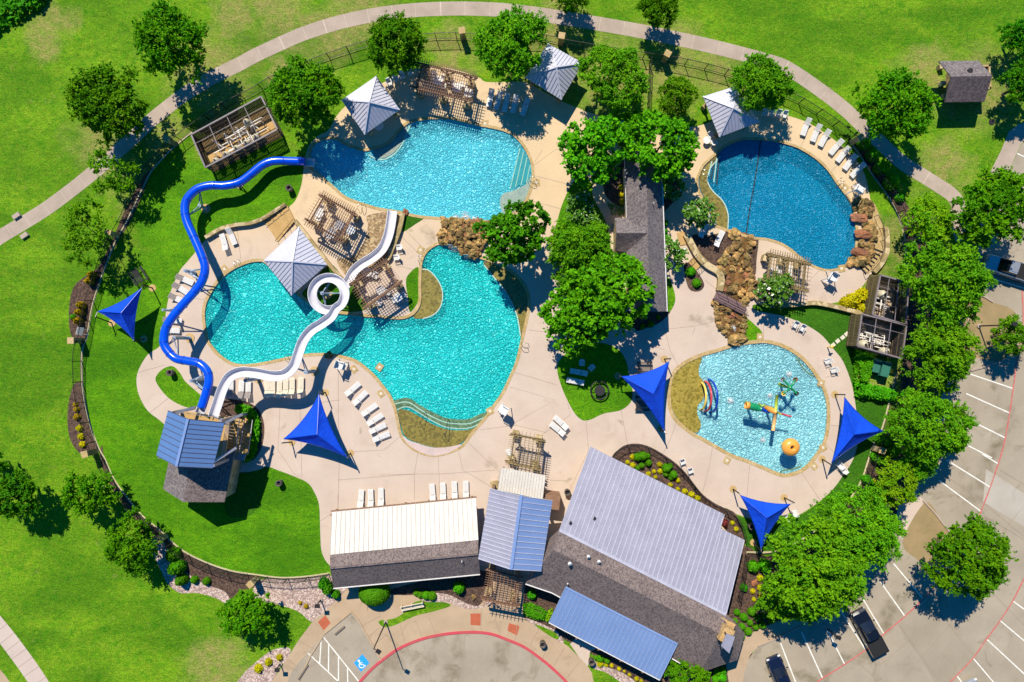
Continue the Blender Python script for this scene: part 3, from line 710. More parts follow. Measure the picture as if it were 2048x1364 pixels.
# lawn islands and other grass in the deck
for pl, mt in (([(312,763),(316,747),(331,735),(347,733),(361,747),(371,763),(398,787),(414,800),(405,822),(388,818),(361,810),(334,793)], 'inner'),
               ([(1114,736),(1124,715),(1145,699),(1184,687),(1211,687),(1238,700),(1253,724),(1258,751),(1265,779),(1262,803),(1242,820),(1208,827),(1184,838),(1169,841),(1157,835),(1144,818),(1124,776)], 'inner'),
               ([(1150,362),(1183,365),(1186,395),(1210,440),(1222,500),(1215,535),(1150,540),(1105,500),(1115,440),(1130,395)], 'inner'),
               ([(836,534),(816,550),(812,567),(816,596),(820,624),(834,608),(837,590),(837,560)], 'inner'),
               ([(812,429),(848,434),(830,449),(804,464),(806,440)], 'turf'),
               ([(660,528),(690,560),(705,562),(720,590),(735,617),(700,624),(660,618),(625,602),(604,588),(625,565)], 'turf'),
               ([(1488,637),(1500,641),(1510,650),(1521,660),(1526,672),(1517,682),(1487,683)], 'inner'),
               ([(472,946),(512,943),(535,936),(520,1000),(500,1030),(455,1030),(450,960)], 'turf'),
               ([(1326,628),(1336,628),(1348,610),(1350,590),(1340,560),(1330,560)], 'inner')):
    sheet('grass_island', pl, 0.020, M[mt], (), True)
for c in ():
    pass
# mulch beds, gravel and dirt
BEDS = [('mulch_bed', [(197,533),(174,550),(150,570),(140,600),(138,643),(144,673),(160,679),(172,676),(184,616),(198,570),(214,528),(236,482),(262,440),(300,352),(288,352),(250,420),(225,480)], 0.008, 'mulch', 0),
 ('mulch_bed', [(147,770),(137,807),(135,844),(140,877),(154,901),(172,912),(196,898),(181,856),(170,808),(163,766)], 0.008, 'mulch', 0),
 ('mulch_bed', [(320,1062),(337,1080),(368,1105),(411,1127),(461,1144),(512,1153),(520,1162),(512,1174),(481,1181),(461,1197),(448,1182),(401,1164),(368,1140),(347,1117),(330,1090)], 0.008, 'mulch', 0),
 ('gravel_bed', [(301,1088),(312,1120),(321,1139),(337,1169),(361,1186),(394,1186),(431,1196),(451,1207),(462,1199),(444,1178),(401,1163),(368,1140),(347,1116),(332,1088),(320,1070)], 0.006, 'gravel', 0),
 ('gravel_bed', [(520,1160),(562,1158),(612,1156),(659,1150),(700,1174),(672,1202),(640,1232),(622,1243),(595,1222),(555,1209),(529,1203),(505,1190)], 0.009, 'gravel', 0),
 ('gravel_bed', [(512,1324),(545,1300),(579,1296),(575,1318),(556,1340),(535,1380),(470,1380),(485,1350)], 0.006, 'gravel', 0),
 ('mulch_bed', [(204,890),(209,918),(227,958),(251,991),(284,1031),(318,1062),(300,1075),(270,1040),(240,1000),(218,965),(200,920)], 0.008, 'mulch', 0),
 ('mulch_bed', [(1224,914),(1238,898),(1252,889.5),(1273,887),(1296,892),(1321,905),(1349,924),(1370,944),(1387,966),(1405,988),(1426,1004),(1447,1015),(1470,1026),(1482,1052),(1490,1084),(1480,1110),(1440,1100),(1400,1040),(1300,990),(1230,940)], 0.022, 'mulch', 0),
 ('mulch_bed', [(1480,1100),(1446,1240),(1452,1285),(1473,1280),(1489,1272),(1533,1251),(1559,1240),(1600,1230),(1610,1170),(1560,1130),(1519,1108)], 0.008, 'mulch', 0),
 ('mulch_bed', [(1238,330),(1247,316),(1260,316),(1262,412),(1240,412),(1225,405),(1211,390),(1206,362),(1214,340)], 0.024, 'mulch', 0),
 ('mulch_bed', [(1322,345),(1350,345),(1366,370),(1362,392),(1343,408),(1331,420),(1322,420)], 0.024, 'mulch', 0),
 ('mulch_bed', [(1250,625),(1290,622),(1336,622),(1336,630),(1318,646),(1292,656),(1270,660)], 0.024, 'mulch', 0),
 ('mulch_bed', [(1368,529),(1378,526),(1396,545),(1408,567),(1405,578),(1396,583),(1384,582),(1376,574),(1370,552)], 0.020, 'mulch', 0),
 ('mulch_bed', [(1385,470),(1420,470),(1458,462),(1470,470),(1458,498),(1442,520),(1434,536),(1412,520),(1394,495)], 0.020, 'mulch', 0),
 ('mulch_bed', [(1508,478),(1517,480),(1513,520),(1511,548),(1500,550),(1500,510)], 0.020, 'mulch', 0),
 ('mulch_bed', [(1506,572),(1512,568),(1530,580),(1545,600),(1520,606),(1509,596)], 0.020, 'mulch', 0),
 ('mulch_bed', [(447,800),(477,800),(502,807),(519,822),(528,846),(528,874),(521,900),(506,920),(488,912),(470,860),(440,830)], 0.020, 'mulch', 0),
 ('mulch_bed', [(1720,306),(1745,345),(1772,385),(1800,440),(1812,500),(1815,620),(1800,780),(1790,850),(1850,850),(1880,760),(1880,600),(1872,500),(1835,440),(1800,390),(1765,345),(1732,306)], 0.006, 'mulch', 0),
 ('mulch_bed', [(1740,905),(1716,985),(1640,1070),(1590,1100),(1530,1120),(1560,1190),(1650,1200),(1760,1120),(1830,1000),(1860,880),(1800,860)], 0.006, 'mulch', 0),
 ('gravel_bed', [(738,430),(806,425),(804,462),(785,509),(773,522),(705,557),(691,550),(674,520),(705,512),(728,485),(736,452)], 0.020, 'riverrock', 0),
 ('mulch_bed', [(776,1180),(960,1140),(986,1180),(968,1200),(955,1212),(930,1214),(900,1205),(860,1200),(840,1190),(800,1190)], 0.022, 'mulch', 0),
 ('gravel_bed', [(846,1190),(870,1186),(900,1190),(930,1205),(955,1212),(968,1208),(984,1192),(984,1206),(962,1216),(930,1217),(895,1205),(850,1203)], 0.026, 'gravel', 0),
 ('mulch_bed', [(1048,1190),(1055,1160),(1100,1185),(1130,1180),(1340,1330),(1340,1380),(1290,1380),(1238,1353),(1190,1312),(1170,1300),(1130,1280),(1098,1262),(1052,1240),(1046,1215)], 0.022, 'mulch', 0),
 ('mulch_bed', [(1320,1340),(1400,1325),(1455,1288),(1492,1285),(1505,1310),(1500,1420),(1400,1420),(1280,1420)], 0.006, 'mulch', 0),  # dark mulch also stands for the deep shade around these bushes
 ('gravel_bed', [(1050,1236),(1075,1244),(1098,1254),(1115,1264),(1128,1282),(1120,1284),(1098,1268),(1070,1252)], 0.026, 'gravel', 0),
 ('gravel_bed', [(1184,1316),(1200,1330),(1238,1342),(1270,1362),(1290,1380),(1262,1380),(1238,1362),(1210,1344),(1186,1336)], 0.026, 'gravel', 0),
 ('dirt_island', [(1950,595),(1985,605),(2030,625),(2030,680),(2005,720),(1950,715),(1925,690),(1920,640)], 0.016, 'dirt', 0),
 ('dirt_island', [(1850,1005),(1880,1040),(1905,1090),(1860,1150),(1838,1122),(1805,1085)], 0.016, 'dirt', 0),
 ('dirt_patch', [(600,1270),(640,1240),(700,1210),(690,1260),(620,1300)], 0.0045, 'dirt', 0)]
for nm, pl, z, mt, _ in BEDS[:-1]:
    sheet(nm, pl, z, M[mt], (), True)
sheet('grass_island', [(758,1242),(790,1236),(815,1220),(830,1204),(870,1198),(895,1206),(900,1212),(870,1222),(830,1232),(790,1250),(768,1254)], 0.024, M['lawn'])
sheet('grass_island', [(1184,1337),(1212,1345),(1238,1364),(1260,1385),(1200,1385)], 0.024, M['lawn'])
sheet('grass_strip', [(1070,1248),(1105,1262),(1118,1274),(1112,1278),(1085,1262)], 0.028, M['lawn'])

# pavements, plaza, roads
mb = MB()
PATH = [(-300,600),(-60,512),(0,474),(45,447),(93,417),(135,386),(172,357),(205,330),(235,303),(270,272),(300,243),(333,216),(366,191),(401,169),(440,147),(481,127),(512,110),(555,90),(600,70),(650,53),(702,39),(760,28),(820,21),(870,18),(930,17),(990,19),
        (1024,22),(1074,28),(1108,33),(1164,42),(1224,52),(1285,63),(1358,78),(1425,93),(1485,108),(1556,128),(1589,145),(1626,170),(1663,197),(1696,224),(1723,250),(1770,294),(1803,324),(1837,346),(1877,371),(1904,390),(1917,411),(1914,436),(1925,480)]
pp = pxpath(PATH, 5); ribbon(mb, pp, 1.65, 0.010)
Lp, Rp = ribbon_pts(pp, 1.65); acc = 0
for i in range(1, len(pp) - 1):
    acc += (pp[i] - pp[i - 1]).length
    if acc > 2.4:
        acc = 0; ribbon(mb, [Lp[i], Rp[i]], 0.05 if random.random() < 0.75 else 0.14, 0.0145, 1)
mb.build('footpath', [M['path'], surf('path_joint', (0.50, 0.40, 0.32))], kind='structure')
mb = MB(); pp = pxpath([(-200,1050),(-60,1190),(0,1259),(38,1308),(77,1364),(130,1450)], 6); ribbon(mb, pp, 2.1, 0.010)
Lp, Rp = ribbon_pts(pp, 2.1)
for i in range(2, len(pp), 2): ribbon(mb, [Lp[i], Rp[i]], 0.05, 0.0145, 1)
mb.build('footpath', [concrete_mat('pale_path', (0.50, 0.41, 0.35), (0.46, 0.37, 0.32), (0.38, 0.31, 0.26)), M['joint']], kind='structure')
sheet('road', [(-200,1180),(0,1339),(10,1350),(20,1364),(60,1500),(-300,1500)], 0.010, M['plaza'], (), False)
sheet('pavement', [(2060,244),(2037,248),(2017,264),(2002,301),(1984,337),(1980,347),(2014,356),(2022,334),(2040,291),(2060,268)], 0.012, M['path'], (), False)
sheet('parking_lot', [(2062,266),(2040,293),(2022,336),(2012,356),(1960,440),(1955,480),(1960,560),(1945,620),(1925,690),(1905,740),(1880,800),(1865,870),(1850,920),(1826,980),(1810,1010),(1770,1090),(1700,1160),(1640,1215),(1585,1262),(1540,1285),(1515,1292),(1490,1330),(1478,1364),(1470,1500),(2700,1500),(2700,0),(2200,200)], 0.008, M['drive'], (), False)
sheet('parking_patch', [(1972,938),(2010,962),(2056,992),(2110,1030),(2140,1090),(2060,1060),(2000,1025),(1966,1003)], 0.0115, concrete_mat('pale_patch', (0.40, 0.365, 0.31), (0.35, 0.315, 0.26), (0.24, 0.20, 0.15), scale=.3), (), False)
sheet('parking_patch', [(1790,1240),(1860,1200),(1960,1330),(1880,1380)], 0.0115, concrete_mat('dark_patch', (0.31, 0.265, 0.20), (0.27, 0.23, 0.17), (0.16, 0.13, 0.08), scale=.3), (), False)
sheet('pavement', [(1798,1010),(1830,985),(1848,1000),(1832,1040),(1806,1078),(1788,1070),(1790,1040)], 0.014, M['deck'], (), False)
sheet('pavement', [(1470,1290),(1478,1278),(1533,1252),(1575,1236),(1604,1228),(1614,1245),(1580,1264),(1545,1280),(1518,1291),(1500,1310),(1490,1340),(1482,1380),(1460,1380),(1452,1330)], 0.012, M['plaza'], (), False)
PLAZA = [(470,1640),(500,1480),(542,1364),(560,1340),(575,1316),(596,1282),(626,1242),(650,1222),(672,1202),(700,1172),(760,1150),(960,1130),(1060,1150),(1060,1190),(1051,1240),(1085,1256),(1101,1268),(1137,1293),(1160,1316),(1178,1336),(1196,1366),(1225,1480),(1230,1640)]
sheet('plaza', PLAZA, 0.016, M['plaza'], (), False)
DRIVE = [(640,1640),(640,1500),(690,1400),(719,1364),(742,1339),(763,1321),(799,1296),(846,1277),(896,1267),(943,1264),(980,1267),(1012,1278),(1047,1293),(1076,1313),(1101,1333),(1133,1364),(1160,1400),(1190,1500),(1190,1640)]
sheet('drive', sm(DRIVE, False, 4), 0.020, M['drive'], (), False)
sheet('parking_bay', [(645,1270),(675,1245),(703,1224),(714,1236),(760,1317),(744,1338),(720,1362),(700,1390),(560,1400),(585,1340),(616,1304)], 0.0205, M['drive'], (), False)
sheet('entrance_path', [(1140,1288),(1160,1268),(1210,1290),(1180,1303),(1176,1333),(1158,1314)], 0.030, M['deck'], (), False)
mb = MB(); ribbon(mb, pxpath(DRIVE[2:17], 5), 0.30, 0.10, 0, 0.09)
mb.build('red_kerb', M['red'], kind='structure')
mb = MB()
for c in ([(648,1268),(675,1246),(702,1224)], [(598,1360),(622,1310),(646,1272)], [(703,1223),(716,1238),(762,1320)]):
    ribbon(mb, [P(*p) for p in c], 0.15, 0.12, 0, 0.10)
mb.build('kerb', M['plaza'], kind='structure')
mb = MB()
for c in ([(1937,743),(1958,716)], [(1924,690),(1950,596),(1985,604)], [(2030,624),(2034,690),(2004,722),(1938,742)], [(1845,1000),(1880,1040),(1908,1092),(1862,1152),(1836,1122)], [(1515,1292),(1545,1280),(1604,1252)]):
    ribbon(mb, pxpath(c, 4), 0.15, 0.13, 0, 0.12)
mb.build('kerb', M['path'], kind='structure')
# joints of the drive and plaza, tyre wear
mb = MB()
for j in ([(930,1270),(920,1400)],[(846,1280),(870,1400)],[(780,1306),(830,1400)],[(1010,1280),(985,1400)],[(1085,1320),(1050,1400)],[(727,1250),(760,1232)],[(735,1275),(758,1256)],[(746,1290),(775,1268)],[(800,1250),(812,1290)],[(830,1240),(846,1276)],[(858,1235),(872,1270)],
          [(963,1216),(962,1265)],[(990,1236),(1000,1272)],[(1034,1248),(1030,1284)],[(1060,1290),(1082,1250)],[(1085,1318),(1102,1272)],[(1105,1336),(1128,1296)],[(1130,1360),(1160,1322)],[(628,1244),(652,1268)],[(602,1284),(640,1304)],[(575,1320),(612,1345)],
          [(1820,900),(1960,1000),(2050,1075)],[(1700,1310),(1760,1364)],[(1790,1240),(1880,1364)],[(1860,1200),(1960,1330)],[(1920,1120),(2048,1250)],[(1965,1030),(2100,1110)],[(2000,940),(2100,1000)],[(1880,1230),(1760,1330)],[(1960,1180),(1800,1364)],[(2040,1020),(1900,1200)]):
    ribbon(mb, [P(*p) for p in j], 0.05, 0.024)
mb.build('concrete_joint', M['joint'], kind='structure')
# painted lines
def lines(name, segs, w, mat, z=0.027):
    mb = MB()
    for s in segs: ribbon(mb, [P(*p) for p in s], w, z)
    return mb.build(name, mat, kind='structure')
lines('parking_marking', [[(1940,748),(2026,777)],[(1932,787),(2019,826)],[(1922,832),(2011,876)],[(1934,890),(1984,916)],[(1964,908),(1997,928)],[(1893,920),(1980,974)],[(1877,960),(1962,1023)],[(1787,1127),(1845,1196)],[(1761,1164),(1810,1233)],[(1715,1180),(1768,1268)],
 [(1680,1219),(1730,1298)],[(1650,1252),(1689,1328)],[(1603,1264),(1645,1356)],[(1561,1286),(1591,1364),(1600,1390)],[(2026,1202),(2070,1235)],[(2000,1241),(2070,1300)],[(1974,1279),(2070,1368)],[(1946,1316),(2000,1380)],[(1914,1352),(1935,1380)],
 [(1964,551),(2060,580)],[(2034,307),(2060,319)],[(2014,343),(2040,352)]], 0.14, M['paint'])
lines('bay_marking', [[(647,1274),(722,1368)],[(616,1306),(690,1375)],[(642.6,1277),(639.5,1326)],[(657.5,1289),(657,1343)],[(677,1314),(677,1364)],[(695,1337),(696,1380)]], 0.13, M['paint'])
mb = MB()
for c in ([(2044,580),(2046,640),(2040,690),(2034,720),(2026,777),(2019,827),(2010,877),(2002,909),(1992,940),(1980,975),(1962,1022),(1950,1052),(1930,1090)], [(1890,1150),(1852,1192),(1810,1232),(1766,1269),(1730,1300),(1688,1329),(1644,1357),(1610,1380)],
          [(2100,1060),(2070,1115),(2048,1157),(2025,1202),(1999,1242),(1972,1279),(1945,1317),(1900,1364),(1880,1385)]):
    ribbon(mb, pxpath(c, 4), 0.16, 0.030)
mb.build('red_marking', M['redfaded'], kind='structure')
for pl in ([(635.7,1244),(650.7,1230),(661.4,1245.6),(647.4,1260.6)], [(941,1227),(961.5,1226.5),(961,1251),(941,1250)], [(1018,1246),(1039,1252),(1034,1271),(1015,1261)]):
    sheet('tactile_pad', pl, 0.022, M['terra'], (), False)
# wheelchair symbol
sheet('blue_marking', [(725,1308),(739,1325.5),(722,1343.5),(708,1325.5)], 0.0285, M['bluepaint'], (), False)
mb = MB()
def zc(x, y): return (540 + x / 5.83, 1130 + y / 5.83)
head = [zc(1037 + 15 * math.cos(a), 1116 + 15 * math.sin(a)) for a in [k * math.pi / 6 for k in range(12)]]
mb.flat([tuple(P(*p)[:2]) + (0.032,) for p in head][::-1])
for seg in ([(1044,1128),(1058,1162)], [(1058,1162),(1090,1158)], [(1052,1142),(1080,1136)], [(1088,1156),(1104,1176)], [(1104,1176),(1118,1170)]):
    ribbon(mb, [P(*zc(*p)) for p in seg], 0.10, 0.0322)
arc = [zc(1070 + 32 * math.cos(a), 1166 + 32 * math.sin(a)) for a in [0.35 + k * 0.42 for k in range(10)]]
ribbon(mb, [P(*p) for p in arc], 0.10, 0.0324)
mb.build('wheelchair_marking', M['paint'], kind='structure')
# stepping stones, pads by the pool rim, mow strip
for u, v in ((1666,690),(1675,682),(1685,675),(1693,668)):
    mb = MB(); mb.box((0, 0, 0.03), (0.5, 0.42, 0.06), R(40)); o = mb.build('stepping_stone', M['litpad']); o.location = P(u, v, 0.004)
    tag(o, 'square pale paving stone in the dark turf, {} from the left'.format(ORD[(1666,1675,1685,1693).index(u)]), 'paving stone', 'stepping stones across the turf')
for u, v, a in ((759,734,-35),(841,500,-25),(708,738,35),(762,787,35),(980,822,30),(1642,766,-20),(1646,895,30),(1628,932,45),(1454,921,-25),(1690,376,-40),(1520,674,0),(449,538,45),(970,247,-5),(1683,537,10),(1073,365,5)):
    mb = MB(); mb.box((0, 0, 0.012), (0.75, 0.85, 0.05), R(a)); mb.cyl((0, 0, 0.037), 0.17, 0.012, 12, 1); o = mb.build('skimmer_lid', [M['coping'], M['litpad']], kind='structure'); o.location = P(u, v, 0.0125)
mb = MB(); ribbon(mb, pxpath(FENCE_L, 4), 0.28, 0.03, 0, 0.03); 
ribbon(mb, pxpath([(1700,284),(1723,314),(1748,353),(1776,391),(1792,421),(1803,450),(1810,477),(1813,530),(1813,560)], 4), 0.25, 0.03, 0, 0.03)
ribbon(mb, pxpath([(1793,746),(1786,777),(1766,854),(1750,884),(1736,925),(1726,955),(1710,985),(1680,1020),(1636,1058),(1586,1090),(1556,1101),(1539,1105),(1493,1105)], 4), 0.30, 0.03, 0, 0.03)
mb.build('mow_strip', surf('pale_kerb', (0.46, 0.40, 0.24), (0.40, 0.34, 0.2), 0.8, 6, 0.1, 0.85), kind='structure')
# ---------------------------------------------------------------- roofs and buildings
def seams(mb, a, b, c, d, n, w=0.07, h=0.05, mi=0, lift=0.012, skip=0):
    """ribs from edge a-b to edge d-c"""
    a, b, c, d = map(Vector, (a, b, c, d)); up = Vector((0, 0, lift + h / 2))
    for i in range(skip, n + 1 - skip):
        t = i / n
        mb.bar(a.lerp(b, t) + up, d.lerp(c, t) + up, w, h, mi)

def roof(parent, name, pts, mat, t=0.14, label=None):
    mb = MB(); mb.slab(pts, t); o = mb.build(name, mat, parent)
    if label: o['label'] = label
    return o

def walls(parent, corners, z1, mat=None, name='wall', t=0.2, z0=0.0):
    mb = MB(); n = len(corners)
    for i in range(n):
        a = Vector((corners[i][0], corners[i][1], 0)); b = Vector((corners[(i + 1) % n][0], corners[(i + 1) % n][1], 0))
        d = (b - a); l = d.length; d.normalize(); c = (a + b) / 2
        mb.box((c.x, c.y, (z0 + z1) / 2), (l + t - 0.006, t, z1 - z0), math.atan2(d.y, d.x))
    return mb.build(name, mat or M['wall'], parent)

def inset(quad, f):
    c = sum((Vector(q) for q in quad), Vector((0, 0, 0))) / len(quad)
    return [c.lerp(Vector(q), f) for q in quad]

# --- cabana with white standing-seam roof
def base(u, v): return tuple(P(u, v, 0))
t = thing('cabana_building', 'long low building with a white metal roof on its pool side and brown shingles behind', 'building', base(810, 1090))
wN = [P(664,1022,2.7), P(951.5,994,2.7), P(956.5,1080,3.9), P(660,1109.5,3.9)]
rf = roof(t, 'metal_roof', wN, M['roofwhite']); mb = MB(); seams(mb, *wN, 31, 0.045, 0.045); mb.build('seam', M['seamgrey'], rf)
ridge = (P(660,1136,4.7), P(956.5,1108,4.7))
roof(t, 'shingle_roof', [P(660,1110.5,3.93), P(956.5,1081,3.93), ridge[1], ridge[0]], M['shingle'], 0.12)
rs = roof(t, 'shingle_roof', [ridge[0], ridge[1], P(960,1148,2.9), P(667,1176,2.9)], M['shingle'], 0.12)
mb = MB(); mb.bar(P(667,1176.6,2.86), P(960,1148.6,2.86), 0.12, 0.16); mb.build('gutter', M['white'], t)
mb = MB(); mb.bar(P(660,1136.2,4.74), P(956.5,1108.2,4.74), 0.22, 0.04); mb.build('ridge_cap', M['shingle'], t)
mb = MB(); mb.bar(P(662,1022.5,2.62), P(953,994.0,2.62), 0.14, 0.22); mb.build('fascia', M['timber'], t)
g = inset([P(668,1068,2.9), P(948,1040,2.9), P(954,1143,2.9), P(672,1170,2.9)], 0.97); walls(t, g, 2.55)
for u in (674, 720, 766, 812, 858, 904, 944):
    mb = MB(); p = P(u, 1018 - (u - 664) * 0.0975 + 2, 0); mb.bar(p, p + Vector((0, 0, 2.6)), 0.18); mb.build('post', M['timber'], t)
p = Plane((660,1136,4.7),(956.5,1108,4.7),(960,1148,2.9)).at(924, 1121); mb = MB(); mb.cyl(tuple(p - Vector((0,0,.1))), 0.06, 0.55, 8); mb.build('vent_pipe', M['white'], t)

# --- main building
t = thing('clubhouse_building', 'largest building with a broad silver ribbed metal roof joined to a brown shingle hip roof', 'building', base(1290, 1080))
pl = Plane((1181,893,3.1), (1447,1028,3.1), (1119,1060,5.0))
A = [pl.at(*q) for q in ((1181,893),(1447,1028),(1442,1057),(1488.6,1080),(1452,1229),(1119,1060))]
rf = roof(t, 'metal_roof', A, M['roofsilver'])
mb = MB(); a, b = pl.at(1119,1060), pl.at(1452,1229); c, d = pl.at(1181,893), pl.at(1447,1028); e = pl.at(1488.6,1080)
for i in range(0, 37):
    tt = i / 36; q = a.lerp(b, tt)
    top = c.lerp(pl.at(1502,1056), tt)
    if tt > 0.855: # behind the notch
        s0 = pl.at(1442,1057); s1 = e; k = (tt - 0.855) / 0.145; top = s0.lerp(s1, min(k, 1))
    u = Vector((0, 0, 0.03)); mb.bar(q + u, top + u, 0.06, 0.05)
mb.build('seam', M['seam'], rf)
mb = MB(); mb.bar(a + Vector((0,0,.03)), b + Vector((0,0,.03)), 0.3, 0.05); mb.build('flashing', M['seam'], rf)
for u, v in ((1141,1045),(1189,1036)):
    q = pl.at(u, v); mb = MB(); mb.box((q.x, q.y, q.z + .12), (.22, .3, .26), R(-30)); mb.build('roof_vent', M['dark'], t)
r0, r1 = P(1107.5,1100,5.9), P(1443,1269,5.9)
roof(t, 'shingle_roof', [P(1118,1060,4.95), P(1452.5,1230,4.95), P(1468,1240,4.6), r1, r0], M['shingle'], 0.12)
rs = roof(t, 'shingle_roof', [r0, r1, P(1398,1346,3.0), P(1104,1185,3.0)], M['shingle'], 0.12)
roof(t, 'shingle_roof', [P(1118,1060,4.94), r0, P(1104,1185,3.0), P(1051,1167,3.0), P(1088,1088,3.0)], M['shingle'], 0.12)
roof(t, 'shingle_roof', [r1, P(1468,1240,4.6), P(1490,1268,3.0), P(1475,1320,3.0), P(1398,1346,3.0)], M['shingle'], 0.12)
mb = MB(); mb.bar(P(1104,1185.6,2.96), P(1398,1346.6,2.96), 0.12, 0.15); mb.bar(P(1104,1185.6,2.96), P(1051,1167.6,2.96), 0.12, 0.15); mb.build('gutter', M['white'], t)
pl2 = Plane((1107.5,1100,5.9),(1443,1269,5.9),(1104,1185,3.0)); pl3 = Plane((1118,1060,4.95),(1452,1230,4.95),(1107.5,1100,5.9))
for u, v, r_, h_, pp_ in ((1139,1125,.22,.6,pl2),(1135,1166,.1,.4,pl2),(1176,1111,.2,.6,pl3),(1197,1121,.2,.6,pl3)):
    q = pp_.at(u, v); mb = MB(); mb.lathe([(r_*.6,-.2),(r_*.6,h_*.6),(r_,h_*.6),(r_,h_*.85),(r_*.3,h_)], tuple(q), 10); mb.build('roof_vent', M['white'], t)
for u, v in ((1137,1095),(1216,1138)):
    q = pl3.at(u, v); mb = MB(); mb.box((q.x, q.y, q.z + .05), (.4, .3, .14), R(-28)); mb.build('roof_vent', M['shingle'], t)
g = inset([P(u, v, 2.9) for u, v in ((1178,905),(1436,1036),(1476,1082),(1452,1235),(1475,1300),(1396,1338),(1112,1182),(1112,1085))], 0.96); walls(t, g, 2.9)
ch = MB()
cc = P(1449, 1265, 5.6); 
for q0, z1 in ((1.9, 5.2), (1.25, 6.4)):
    ch.box((cc.x, cc.y, z1 / 2), (q0 * .95, q0 * 1.3, z1), R(-28))
co = ch.build('chimney', surf('chimney_stone', (0.50, 0.33, 0.15), (0.38, 0.24, 0.10), 1.0, 5, 0.2, 0.9, bmp=.6), t)
mb = MB(); mb.slab([P(1453.5,1267,7.3), P(1470,1274,7.3), P(1458.5,1307,7.1), P(1442.5,1292,7.1)], 0.12); cap = mb.build('chimney_cap', M['roofsilver'], co)
mb = MB(); q = [P(1453.5,1267,7.2), P(1470,1274,7.2), P(1458.5,1307,7.0), P(1442.5,1292,7.0)]; q = inset(q, .8); 
for p_ in q:
    mb = MB(); mb.bar(p_, p_ - Vector((0,0,.8)), .12); mb.build('cap_post', M['dark'], co)
w = MB(); q = P(1098, 1268, 0); 
# porch over the front walk
t = thing('entry_porch', 'narrow blue ribbed metal porch roof along the front of the largest building', 'porch', base(1228, 1290))
A = [P(1131,1174,4.15), P(1355,1288,4.15), P(1320,1359,2.9), P(1098,1244,2.9)]
rf = roof(t, 'metal_roof', A, M['roofblue'], 0.1); mb = MB(); seams(mb, *A, 27, 0.035, 0.04); mb.build('seam', M['seamblue'], rf)
mb = MB(); mb.bar(A[0] + Vector((0,0,.03)), A[1] + Vector((0,0,.03)), .22, .05); mb.build('flashing', M['roofblue'], rf)
mb = MB(); mb.bar(P(1097.5,1245,2.84), P(1319.5,1360,2.84), .1, .14); mb.build('gutter', M['white'], t)
for k in range(6):
    q = P(1106 + k * 42.5, 1234 + k * 21.8, 0); mb = MB(); mb.bar(q, q + Vector((0, 0, 2.8)), .2); mb.build('post', M['timber'], t)

# --- breezeway gable and its low white roof
t = thing('breezeway', 'open gabled entrance roof of blue ribbed metal between the white and the silver roofed buildings', 'gable roof', base(1030, 1066))
rA, rB = P(1042.5,992,6.2), P(1022,1138.6,6.2)
Lq = [rA, rB, P(956.5,1117,4.8), P(980,977,4.8)]; Rq = [rB, rA, P(1105,1001,4.8), P(1082.5,1142,4.8)]
o = roof(t, 'metal_roof', Lq, M['roofsilver'], 0.1, 'left slope with sunlight put into its paler metal'); mb = MB(); seams(mb, Lq[0], Lq[1], Lq[2], Lq[3], 17, .07, .05); mb.build('seam', M['seam'], o)  # sun and shade put into the colours: silver left slope, blue right slope
o = roof(t, 'metal_roof', Rq, M['roofblue'], 0.1); mb = MB(); seams(mb, Rq[0], Rq[1], Rq[2], Rq[3], 13, .05, .05); mb.build('seam', M['rooflav'], o)
mb = MB(); mb.bar(rA + Vector((0,0.12,.04)), rB + Vector((0,0,.04)), .34, .08); mb.build('ridge_cap', M['roofblue'], t)
for u, v in ((986,985),(1088,1006),(968,1100),(1068,1125)):
    q = P(u, v, 4.7); q.z = 0; mb = MB(); mb.bar(q, q + Vector((0,0,4.7)), .3); po = mb.build('post', M['timber'], t)
    mb = MB(); mb.box((q.x, q.y, .5), (.75,.75,1.0), R(8)); mb.build('stone_base', M['stonewall'], po)
t = thing('flat_canopy', 'small flat white metal roof between the timber pergola and the blue entrance gable', 'canopy', base(1042, 968))
A = [P(1002,935,3.2), P(1091,951,3.2), P(1085,999,3.25), P(995.5,980,3.25)]
o = roof(t, 'metal_roof', A, M['roofwhite'], 0.18); mb = MB(); seams(mb, *A, 16, .04, .035); mb.build('seam', M['seamgrey'], o)
for u, v in ((1006,945),(1080,958),(1078,990),(1002,975)):
    q = P(u, v, 3.0); q.z = 0; mb = MB(); mb.bar(q, q + Vector((0,0,3.1)), .24); mb.build('post', M['timber'], t)
mb = MB(); mb.box((P(993,970).x, P(993,970).y, .45), (.55,1.0,.9), R(8)); mb.build('stone_base', M['stonewall'], t)
mb = MB(); q = P(1098, 994, 0); mb.box((q.x, q.y, 1.25), (2.2, 1.6, 2.5), R(-7)); mb.build('service_box', M['timber'], t)

# --- restroom block
t = thing('restroom_building', 'narrow grey shingle roofed building with a short side wing between the trees', 'building', base(1290, 470))
e = 2.9; rz = 4.4
roof(t, 'shingle_roof', [P(1249,316,e), P(1292.5,314,rz), P(1296,466,rz), P(1252.5,438,e)], M['shinglegrey'], .14)
roof(t, 'shingle_roof', [P(1296,466,rz), P(1299.5,623.5,rz), P(1259,623,e), P(1252.5,500,e)], M['shinglegrey'], .14)
roof(t, 'shingle_roof', [P(1292.5,314,rz), P(1322,313,e), P(1333.7,622.7,e), P(1299.5,623.5,rz)], M['shinglegrey'], .14)
roof(t, 'shingle_roof', [P(1229.5,435.6,e+.01), P(1252.7,435.3,e+.01), P(1296.2,466,rz+.01), P(1233,466,rz+.01)], M['shinglegrey'], .14)
roof(t, 'shingle_roof', [P(1233,466,rz+.01), P(1296.2,466,rz+.01), P(1252.7,504,e+.01), P(1230.5,501.5,e+.01)], M['shingle'], .14, 'darker slope of the side wing')
